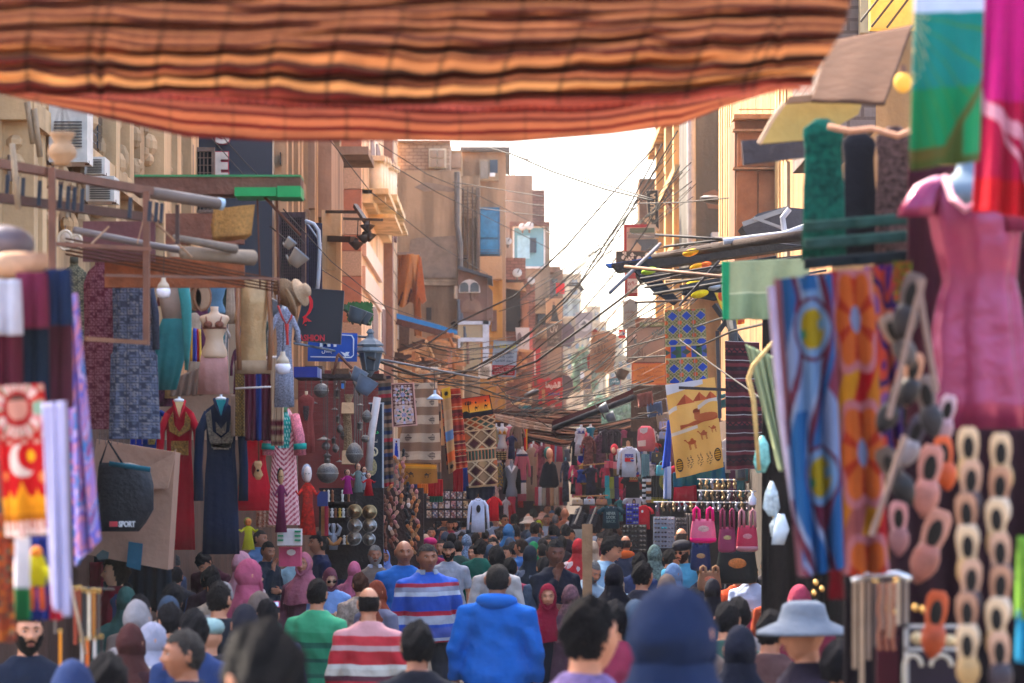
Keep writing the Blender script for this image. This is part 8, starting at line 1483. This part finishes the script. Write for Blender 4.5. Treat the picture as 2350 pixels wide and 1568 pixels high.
Q(1345,1373,150,'large dark haired head turned right above a lilac striped shirt',128,'walk','m','full','121116',cloth('7a6a9c',var=.5,scale=40),Y=9.6)
Q(1768,1400,108,'dark haired head bowed beside the grey bucket hat',150,'walk','d','short','1c1718','4a3434',hmin=1.3)
Q(1850,1392,128,'person in a pale grey bucket hat and dark violet coat',-70,'walk','m','hat','6a727e','26202e',hmin=1.3)
Q(1925,1470,130,'person in a plum black coat low behind the bucket hat',150,'walk','m','full','15131a','1c1726',hmin=1.2)
Q(1690,1440,120,'dark bowed head at the bottom right of the navy hood',170,'walk','d','hijab','161a28','12161e','robe',hmin=1.25)
# middle distance, left
Q(258,1280,70,'woman in profile with a grey black bob and a burgundy shawl',-82,'walk','l','bob','2c2624','2e3a5c',extra=shawl('6c1222'))
Q(412,1278,54,'man with cropped grey hair bending forward over the left stall',40,'bend','d','short','4a4846','3c4458')
Q(455,1274,52,'black haired man in a maroon jacket bending over the left stall',-25,'bend','m','full','141216','3c1422')
Q(563,1286,76,'woman in a deep pink headscarf at the left',120,'walk','m','hijab','a85068','8c4458','robe')
Q(556,1268,62,'woman in a pale rose headscarf behind the deep pink one',150,'walk','m','hijab','c08c98','b8a0a4','robe')
Q(590,1215,44,'man in a denim blue shirt looking right below the red dress',62,'walk','d','thin','2a2320','4c6688',extra=collar('56708c'))
Q(619,1243,48,'man in a dark shirt holding his fist to his cheek',58,'chin','d','short','1c1815','1f2833')
Q(613,1226,32,'dark haired woman glancing past the man with his fist raised',10,'walk','d','full','1a1413','3a2c34')
Q(668,1262,44,'person in a pale blue loose shirt reaching toward the pink carton',200,'reach','d','short','1f1a18','8ca4ac')
Q(725,1222,50,'black haired man in profile wearing a navy leather jacket',-68,'walk','d','full','121014','141f3c')
Q(703,1270,56,'woman in a dusty pink headscarf facing forward',-22,'walk','m','hijab','a05c6c','6c4452','robe')
Q(765,1307,48,'woman in a mauve headscarf with sunglasses and a light blue jacket',18,'hold','l','hijab','6c3c48','7c9ccc','robe',glasses=True)
Q(806,1290,46,'person under a rose pink headscarf seen from behind',172,'walk','m','hijab','b8607c','9c5468','robe')
Q(798,1268,40,'girl with a red hair bow beside the rose headscarf',20,'walk','d','skullcap','a01c2c','2c3450',hmin=1.3)
Q(824,1316,62,'man with reddish brown hair from behind in a beige checked shirt',200,'walk','m','full','4c2618',cloth('a89484',var=.6,scale=30))
Q(872,1334,60,'woman in a rust brown headscarf turned left',140,'walk','m','hijab','7c3a28','6c6c80','robe')
Q(841,1221,42,'man in a white shirt turned away, dark hair over the collar',140,'walk','d','full','15151a','a8b0cc',extra=collar('b0b8d4'))
Q(861,1252,50,'old man with grey hair and a white beard facing the camera',8,'walk','d','short','7c7874','6c6058',beard='a09c98',extra=collar('a4acc0'))
Q(889,1262,35,'woman in a lilac and sky blue headscarf',8,'walk','d','hijab','6c84c0','4c5c94','robe')
Q(926,1240,57,'bald man in a bright blue t-shirt walking to the camera',6,'walk','d',None,'1c1715','1c5ca8',wide=1.12)
Q(949,1212,38,'man with dark glasses in a white shirt and dark jacket, looking left',-42,'walk','m','short','14110f','9ca8c8',glasses=True)
Q(989,1249,62,'grey haired man in a blue, white and red striped polo shirt',12,'walk','d','short','3a3634',stripes([(.10,'1c48a8'),(.16,'a01c34'),(.20,'9ca4b4'),(.34,'3a4c94'),(.38,'1c48a8'),(.50,'a4a8b4'),(.56,'b01c34'),(.76,'1c4cb0'),(.82,'c4ccdc'),(.88,'9094a8'),(.93,'a82c40'),(1,'2454b4')],.78,1.44),extra=collar('8f98a8'),wide=1.15,glasses=False)
Q(990,1236,40,'person in a hot pink cap with a blue patch behind the polo man',160,'walk','d','turban','c02c6c','8c2c50')
Q(1031,1243,48,'bearded young man in a black beanie and grey t-shirt',0,'walk','m','skullcap','17181c','9498a4',beard='241a16',kind='tee')
Q(1095,1238,45,'dark haired person in a bottle green jacket from behind',165,'walk','m','full','191719','175a4c')
Q(1033,1224,36,'person in a black headscarf behind the black beanie',180,'walk','m','hijab','14161c','14483c','robe')
Q(1066,1228,36,'person in a pale blue flowered headscarf',170,'walk','m','hijab',cloth('7c98b8',var=.9,scale=40),'5c7898','robe')
# middle distance, centre and right
Q(1137,1253,56,'man from behind in a cream shirt with black hair',184,'walk','d','full','131316','b4aeaa')
Q(1132,1226,38,'bald man from behind above the cream shirted man',178,'walk','d','balding','3c302c','3a3c48')
Q(1214,1253,50,'person in a dark blue black headscarf and light coat from behind',175,'walk','m','hijab','1c2632','5c6474','robe')
Q(1194,1238,42,'boy with brown hair and a bright blue collar, seen from the side',-120,'walk','m','full','2c1c16','2c5c98',hmin=1.3)
Q(1224,1244,40,'person with a bright green headscarf behind the dark blue one',170,'walk','m','hijab','1c7c4c','3c6474','robe')
Q(1283,1238,62,'dark skinned man in navy with his hand on his chin',34,'chin','k','short','17181c','151c2a')
Q(1322,1238,46,'woman in a coral red headscarf and white top from behind',172,'walk','m','hijab','b02c34','c0b0b4','robe')
Q(1257,1342,66,'woman in a crimson headscarf facing the camera',2,'walk','m','hijab','7c0f2c','161a26','robe')
Q(1300,1344,56,'person in a mottled mauve scarf right of the crimson headscarf',170,'walk','m','hijab',cloth('6c4c54',var=.8,scale=30),'4c3440','robe')
Q(1357,1287,60,'old man with cropped grey hair and stubble looking down right',36,'hold','m','thin','7c7a78','8ca4b4',beard='8c8884',extra=collar('94a8b8'))
Q(1367,1232,30,'woman in a pale grey headscarf looking right',60,'walk','d','hijab','9ca4b0','6c7484','robe')
Q(1410,1297,68,'person in a black headscarf from behind, right of the grey haired old man',178,'walk','m','hijab','17161f','15161e','robe')
Q(1420,1233,58,'dark haired man in a light denim shirt bending right',66,'hold','m','full','1b1a1d','7c9cb4')
Q(1440,1229,42,'bald topped man from behind the bending denim man',170,'walk','m','balding','3a2f2b','3c4458',extra=hood('d0602c'))
Q(1476,1290,68,'dark haired person turned away with a visible ear',140,'walk','m','full','191619','272a38')
Q(1500,1252,50,'woman in a grey green patterned headscarf',165,'walk','m','hijab',cloth('6c8480',var=.8,scale=30),'5c6c6c','robe')
Q(1567,1243,52,'bearded man in spectacles and a sky blue shirt rubbing his chin',-8,'chin','m','turban','2c2c34','4c9cc0',beard='3a2620',glasses=True)
Q(1570,1212,44,'bald man in a black t-shirt behind the man in spectacles',165,'walk','m','balding','4a3c36','1a202c','tee')
Q(1548,1295,58,'person in a light steel blue headscarf',130,'walk','d','hijab','6c88ac','5c7ca8','robe')
Q(1724,1293,58,'man in sunglasses with a white and crimson sweater',-14,'hold','m','full','16161b',stripes([(.42,'9c1c40'),(1,'a8b4d0')],.9,1.44),glasses=True)
Q(1696,1295,56,'grey haired person in a bright orange top behind the sunglasses man',-20,'walk','m','short','8c8c88','c8502c')
Q(1790,1325,64,'brown haired person from behind in a burnt orange shirt',175,'walk','m','full','2c1c17','9c4024')
Q(1640,1330,55,'dark clothed figure behind the floral basket bag',175,'walk','d','hijab','1a1c28','14161f','robe')
# rear crowd: x, row of head top, head height, turn, pose, skin, head, head colour, top colour, label
REAR=[(1017,1184,25,50,'walk','m','short','17120f','2c2c38','smiling man looking right under the postcards'),(1034,1166,23,175,'walk','m','cap','1c2434','23293a','man in a dark blue cap by the postcard rack'),(1044,1194,25,10,'walk','m','short','15110f','24303c','bearded man facing forward right of the postcards'),(1064,1188,28,160,'walk','m','full','15151a','8c94a4','dark haired man in light grey reaching toward the white shirt'),(1004,1202,25,90,'walk','m','short','1a1513','3c3c44','man in profile low under the postcards'),(1021,1212,30,-20,'walk','m','thin','2c2724','b0a0a8','grey browed man in a pale shirt'),(1100,1195,26,20,'walk','l','hijab','17171d','6c2430','woman in a black headscarf and dark glasses'),(1092,1214,28,140,'walk','m','short','191513','3c6c5c','dark haired man by the black headscarf woman'),(958,1204,30,185,'walk','m','cap','1c3a30','a8a8a8','person in a dark green cap'),(938,1210,30,180,'walk','m','turban','b8b4c4','7c6c74','person in a white striped cap'),(1138,1182,26,12,'walk','l','short','17120f','7c8ca4','young man with glasses in a grey blue t-shirt'),(1159,1181,26,30,'walk','m','short','14110f','3c3430','dark haired man right of the young man with glasses'),(1178,1180,27,180,'walk','m','full','121014','17181f','black haired man in black facing away'),(1146,1198,25,8,'walk','d','hijab','c9c48c','c4b8a0','woman in a pale yellow white headscarf'),(1164,1204,36,160,'walk','m','hijab','3c74a8','3468a0','woman in a plain sky blue headscarf from behind'),(1187,1205,34,182,'walk','m','full','14141a','1c2028','black haired man in a black shirt left of the denim jacket'),(1213,1188,28,185,'walk','m','hat','b8aca0','3c4450','person in a pale straw hat'),(1240,1195,26,10,'walk','d','hijab','a8b42c','6c8490','woman in a lime yellow headscarf'),(1221,1198,34,180,'walk','d','short','1f1a1c','4c6484','broad man in a denim jacket from behind'),(1241,1215,26,178,'walk','m','balding','6c5c54','a04c50','bald man low behind the denim jacket'),(1256,1181,26,5,'walk','d','thin','2c2422','8c9cb0','bald browed man in a light shirt facing forward'),(1277,1181,26,182,'walk','m','thin','7c7c80','2c2c34','grey haired man from behind'),(1243,1180,25,170,'walk','m','hat','b08c80','5c4c50','person in a dusty pink hat'),(1296,1166,26,170,'walk','m',None,'3a2c28','a86c54','bald man beside the street end'),(1284,1164,24,160,'walk','d','short','15110f','2c2c34','short haired man by the bald one'),(1269,1204,32,182,'walk','m','full','131318','1f3458','man in a navy hood from behind',hood('1f3458')),(1297,1204,34,188,'walk','m','full','121116','2c2430','black haired man beside the navy hood'),(1309,1198,30,175,'walk','m','hijab','84848c','6c6470','person in an ash grey headscarf'),(1331,1185,28,160,'walk','m','thin','2c2624','949c98','man in a pale linen jacket from behind'),(1327,1217,27,180,'walk','m','full','131317','1c1f27','dark head left of the wooden post'),(1362,1203,28,178,'walk','m','full','121217','1b1d26','dark head right of the wooden post'),(1391,1190,28,185,'walk','m','cap','15171d','23242c','person in a black cap with a white mark'),(1398,1218,36,165,'walk','d','full','15131a','7c2c40','man in a wine red shirt from behind'),(1386,1208,27,20,'walk','d','short','1b1513','5c5c68','man looking forward by the wine red shirt'),(1422,1205,27,30,'walk','k','short','131014','23242c','dark skinned man under the blue sunglasses board'),(1228,1168,24,175,'walk','m','full','14131a','2c2c38','dark head under the black poncho, left'),(1245,1156,23,180,'walk','m','full','15131a','3c2c2c','dark head under the black poncho, highest'),(1258,1157,22,20,'walk','d','short','14110f','2c3440','small face under the black poncho'),(1210,1178,24,180,'walk','m',None,'2c2422','8c3c44','bald man in red by the beige dress'),(1263,1172,23,182,'walk','m','cap','34506c','2c3c54','person in a slate blue cap'),(1196,1190,25,170,'walk','d','full','15131a','1f2433','dark head between the straw hat and black shirt'),(1312,1182,24,178,'walk','m','full','15141a','3c4450','dark head beneath the handbag shelf, left'),(1345,1176,23,180,'walk','m','short','15141a','5c4c4c','dark head beneath the handbag shelf, middle'),(1378,1222,30,182,'walk','m','full','15141a','2c4454','dark head under the teal t-shirt'),(1440,1222,32,175,'walk','m','hijab','4c4456','3a3444','person in a dull violet headscarf'),(1404,1236,34,190,'walk','d','full','16151b','6c6c74','dark head above the denim shirted man'),(1345,1240,33,185,'walk','m','short','241d1b','8c4a50','short haired person by the wooden post foot'),(1160,1222,34,186,'walk','m','full','17161c','2f3c4c','dark head under the sky blue headscarf'),(1180,1244,40,182,'walk','d','full','1a181d','4c5c6c','dark haired person left of the boy'),(1250,1236,38,188,'walk','m','full','17161d','242c3c','dark haired person left of the chin holding man'),(1110,1216,30,176,'walk','d','short','1c1a1e','242c34','short haired man behind the bottle green jacket'),(985,1216,30,180,'walk','m','full','16151b','2c4c48','dark haired person above the polo man'),(880,1240,34,20,'walk','d','short','16130f','4c3c44','dark haired man between the plates and bald man'),(480,1300,60,178,'walk','m','full','1a171a','33222c','dark haired person behind the cropped head'),(1530,1262,46,178,'walk','m','full','17161c','1f2a3c','dark haired person left of the sky blue shirt'),(1610,1290,52,172,'walk','d','short','1c1a1e','2c3448','short haired man right of the sky blue shirt'),(1665,1285,46,176,'walk','m','full','17161c','23242c','dark haired person below the wine red bag'),(1755,1280,44,178,'walk','m','full','17161c','2c2830','dark haired person left of the glassware'),(1820,1300,50,182,'walk','m','full','17161c','2c2830','dark haired person under the blue scarf'),(1078,1180,24,182,'walk','m','full','15141a','3c4450','small dark head behind the white shirt, left'),(1126,1174,22,178,'walk','m','full','15141a','2c3440','small dark head behind the white shirt, right'),(1300,1186,23,180,'walk','m','full','15141a','444c58','small dark head right of the grey haired man'),(1330,1165,20,180,'walk','m','short','15141a','6c4444','tiny head at the very end of the crowd, right'),(1268,1158,20,180,'walk','m','short','15141a','54505c','tiny head at the very end of the crowd, middle'),(1225,1157,20,180,'walk','m','short','15141a','3c3c4c','tiny head at the very end of the crowd, left')]
for r_ in REAR:
 x,y,hh,rz,po,sk,hr,hc,tp,lb=r_[:10]
 Q(x,y,hh,lb,rz,po,sk,hr,hc,tp,'robe' if hr=='hijab' else 'top',extra=r_[10]if len(r_)>10 else None,beard='1a1512' if 'bearded' in lb else None,glasses='glasses' in lb)
# people filling the gaps low between the others, mostly hidden
rf=random.Random(9)
NM=[('2c3c64','blue'),('23232b','charcoal'),('8a3048','crimson'),('3c4a5c','slate'),('6c5c54','taupe'),('2c4a44','dark green'),('8c8484','pale grey'),('b09a84','beige')]
for i,(x,y)in enumerate([(160,1520),(230,1500),(1400,1380),(1470,1380),(1600,1400),(1660,1380),(330,1380),(390,1340),(440,1400),(560,1390),(1170,1280),(1240,1280),(1520,1320),(1590,1350),(1700,1370),(1390,1270),(1460,1270),(1700,1270),(1840,1345)]):
 hh=max(30,(y-1215)*.42+28);c,n_=NM[i%8];hj=i%3==0
 place='at the left' if x<500 else 'left of centre' if x<950 else 'in the middle' if x<1350 else 'right of centre'
 Q(x,y,hh,f'{n_} clad {"woman in a headscarf" if hj else "dark haired man"} seen from behind, mostly hidden {place}',rf.uniform(160,200),'walk',rf.choice('mmd'),'hijab' if hj else rf.choice(['full','short']),c if hj else '17151a',c,'robe' if hj else 'top',hmin=1.35,group='half hidden people in the crowd')
T('smartphone','pink cased phone held up by the woman at left','phone',[('case',MB().box(P(605,1380,19.4),P(642,1394,19.4)+Vector((0,.012,0))),M('c03a5c',rough=.4,kind='plastic')),('screen',MB().box(P(608,1382,19.39),P(639,1392,19.39)+Vector((0,.003,0))),M('8ca0c4',rough=.15,kind='screen',emit=.3,bump=0))])
for i in range(34):
 x=965+(i*61)%440;y=1192+(i*29)%62;hh=24+(y-1190)*.32;c,n_=NM[(i*3)%8];hj=i%4==1
 Q(x,y,hh,f'{n_} clad {"headscarfed woman" if hj else "dark haired man"} packed into the far crowd {"at its left" if x < 1110 else "at its middle" if x < 1260 else "at its right"}',rf.uniform(150,210)if i%2 else rf.uniform(-40,40),'walk',rf.choice('mmdl'),'hijab' if hj else rf.choice(['full','short','thin']),c if hj else '1a171a',c,'robe' if hj else 'top',group='packed far crowd')
for i in range(16):
 x=120+(i*97)%500;y=1290+(i*37)%100;hh=50+(y-1290)*.45;c,n_=NM[(i*5+2)%8];hj=i%3==1
 Q(x,y,hh,f'{n_} clad {"woman under a headscarf" if hj else "man with dark hair"} in the near left crowd',rf.uniform(130,230),'walk',rf.choice('mmd'),'hijab' if hj else rf.choice(['full','short']),c if hj else '17151a',c,'robe' if hj else 'top',hmin=1.35,group=f'{n_} clad people in the near left crowd')
# ================= more clutter =================
re_=random.Random(31)
PAL=[('7c4a44','brick red'),('4c5c7c','steel blue'),('a8907c','sand'),('8c8494','lilac grey'),('3c4a44','bottle green'),('b08a5c','ochre'),('c9bcb4','off white'),('5c2c44','plum'),('2c6a70','teal')]
for i in range(26):
 c,nm=PAL[i%9];x=372+(i*37)%250;y=612+(i*53)%190
 dress(f'{nm} garment packed at the back of the upper left dress stall',x-17,y,x+17,y+re_.uniform(90,150),24.6+re_.random()*.6,c,re_.choice(['none','short','long']),neck=re_.choice([None,'cdb9a4']),mat=cloth(c,var=re_.choice([.3,.8]),scale=20),group=f'{nm} garments at the back of the left stall',name='garment',cat='garment')
for i in range(18):
 c,nm=PAL[(i*2)%9];x=1545+(i*41)%190;y=1000+(i*29)%80
 dress(f'{nm} garment hung behind the key ring rods',x-12,y,x+12,y+re_.uniform(50,90),40.2,c,'none',neck=None,group=f'{nm} garments behind the key rings',name='garment',cat='garment')
for i in range(16):
 x=640+(i*17)%130;y=350+(i*67)%300;Y=pl(x,XL)
 m=MB();fby(m,XL,x,x+9,y,y+34,.12);g_=MB();fby(g_,XL+.12,x+2,x+7,y+3,y+31,.02)
 T('wall_shutter','small shuttered window on the ribbed grey house','shutter',[('frame',m,wood('8a7464')),('pane',g_,glass)],'windows of the ribbed house')  # windows: wooden frame with a glass pane, no shutters
for i in range(22):
 x,y=((18+i*19)if i<14 else(930+i*7),(355+(i*47)%110)if i<14 else 640+(i*31)%160);Y=pl(x,XL)-.6 if i<14 else 104;c=re_.choice(['9a8a7c','b5a492','6c5a50','8c6c5c','5c6470'])
 sheet('laundry','worn cloth hung on the wall of the old left houses','cloth',R4(x,y,x+re_.uniform(8,16),y+re_.uniform(24,60)),Y,c,(6,12),amp=.08,group='worn cloths on the old walls')
for i in range(14):
 a=(re_.uniform(1505,1600),re_.uniform(330,470));b=(re_.uniform(1180,1330),re_.uniform(640,800))
 cable('cable','thin black cable dropping steeply left across the sky',[a,((a[0]+b[0])/2+re_.uniform(0,18),(a[1]+b[1])/2+re_.uniform(0,14)),b],60,re_.uniform(70,95),re_.uniform(.006,.013),group='steep sky cables')
for i in range(16):
 x,y=re_.uniform(1400,1800),re_.uniform(560,700);L_=re_.uniform(40,160);a=re_.uniform(-.28,.05);c=re_.choice(['2a2628','5c4a40','8a7464','3c3a40','a88c6c'])
 rail('crooked stick or pipe in the tangle of the right stall roof',(x,y),(x+L_*math.cos(a),y+L_*math.sin(a)),re_.uniform(28,34),r=re_.uniform(1,2.6),col=c,name='roof_stick',cat='stick',group='sticks in the right roof tangle')
for i in range(12):
 x,y=re_.uniform(1440,1640),re_.uniform(930,1010);L_=re_.uniform(40,130);a=re_.uniform(-.45,.1)
 rail('thin pole among the low awnings of the right stalls',(x,y),(x+L_*math.cos(a),y+L_*math.sin(a)),re_.uniform(38,50),r=1.5,col=re_.choice(['2a2628','5c4a40','a88c6c']),name='pole',cat='pole',group='poles among the low right awnings')
for i in range(9):
 c,nm=PAL[i];x=1462+i*22;y=905+(i*23)%60
 sheet('rag',f'{nm} rag draped in the low roofs of the right stalls','rag',((x,y),(x+34,y-8),(x+38,y+22),(x+4,y+30)),47,c,(10,6),amp=.08,ph=i)
# ---- the hazy air of the street ----
hz=MB().box((-60,-5,-1.4),(120,420,46));hzo=build(hz,'haze',None);tag(hzo,kind='stuff')
hm_=bpy.data.materials.new('haze_air');hm_.use_nodes=True;hm_.node_tree.nodes.remove(hm_.node_tree.nodes['Principled BSDF'])
pv=hm_.node_tree.nodes.new('ShaderNodeVolumePrincipled');pv.inputs['Color'].default_value=(.86,.88,.92,1);pv.inputs['Density'].default_value=.00035;pv.inputs['Anisotropy'].default_value=.3
hm_.node_tree.links.new(pv.outputs[0],hm_.node_tree.nodes['Material Output'].inputs['Volume']);hzo.data.materials.clear();hzo.data.materials.append(hm_)
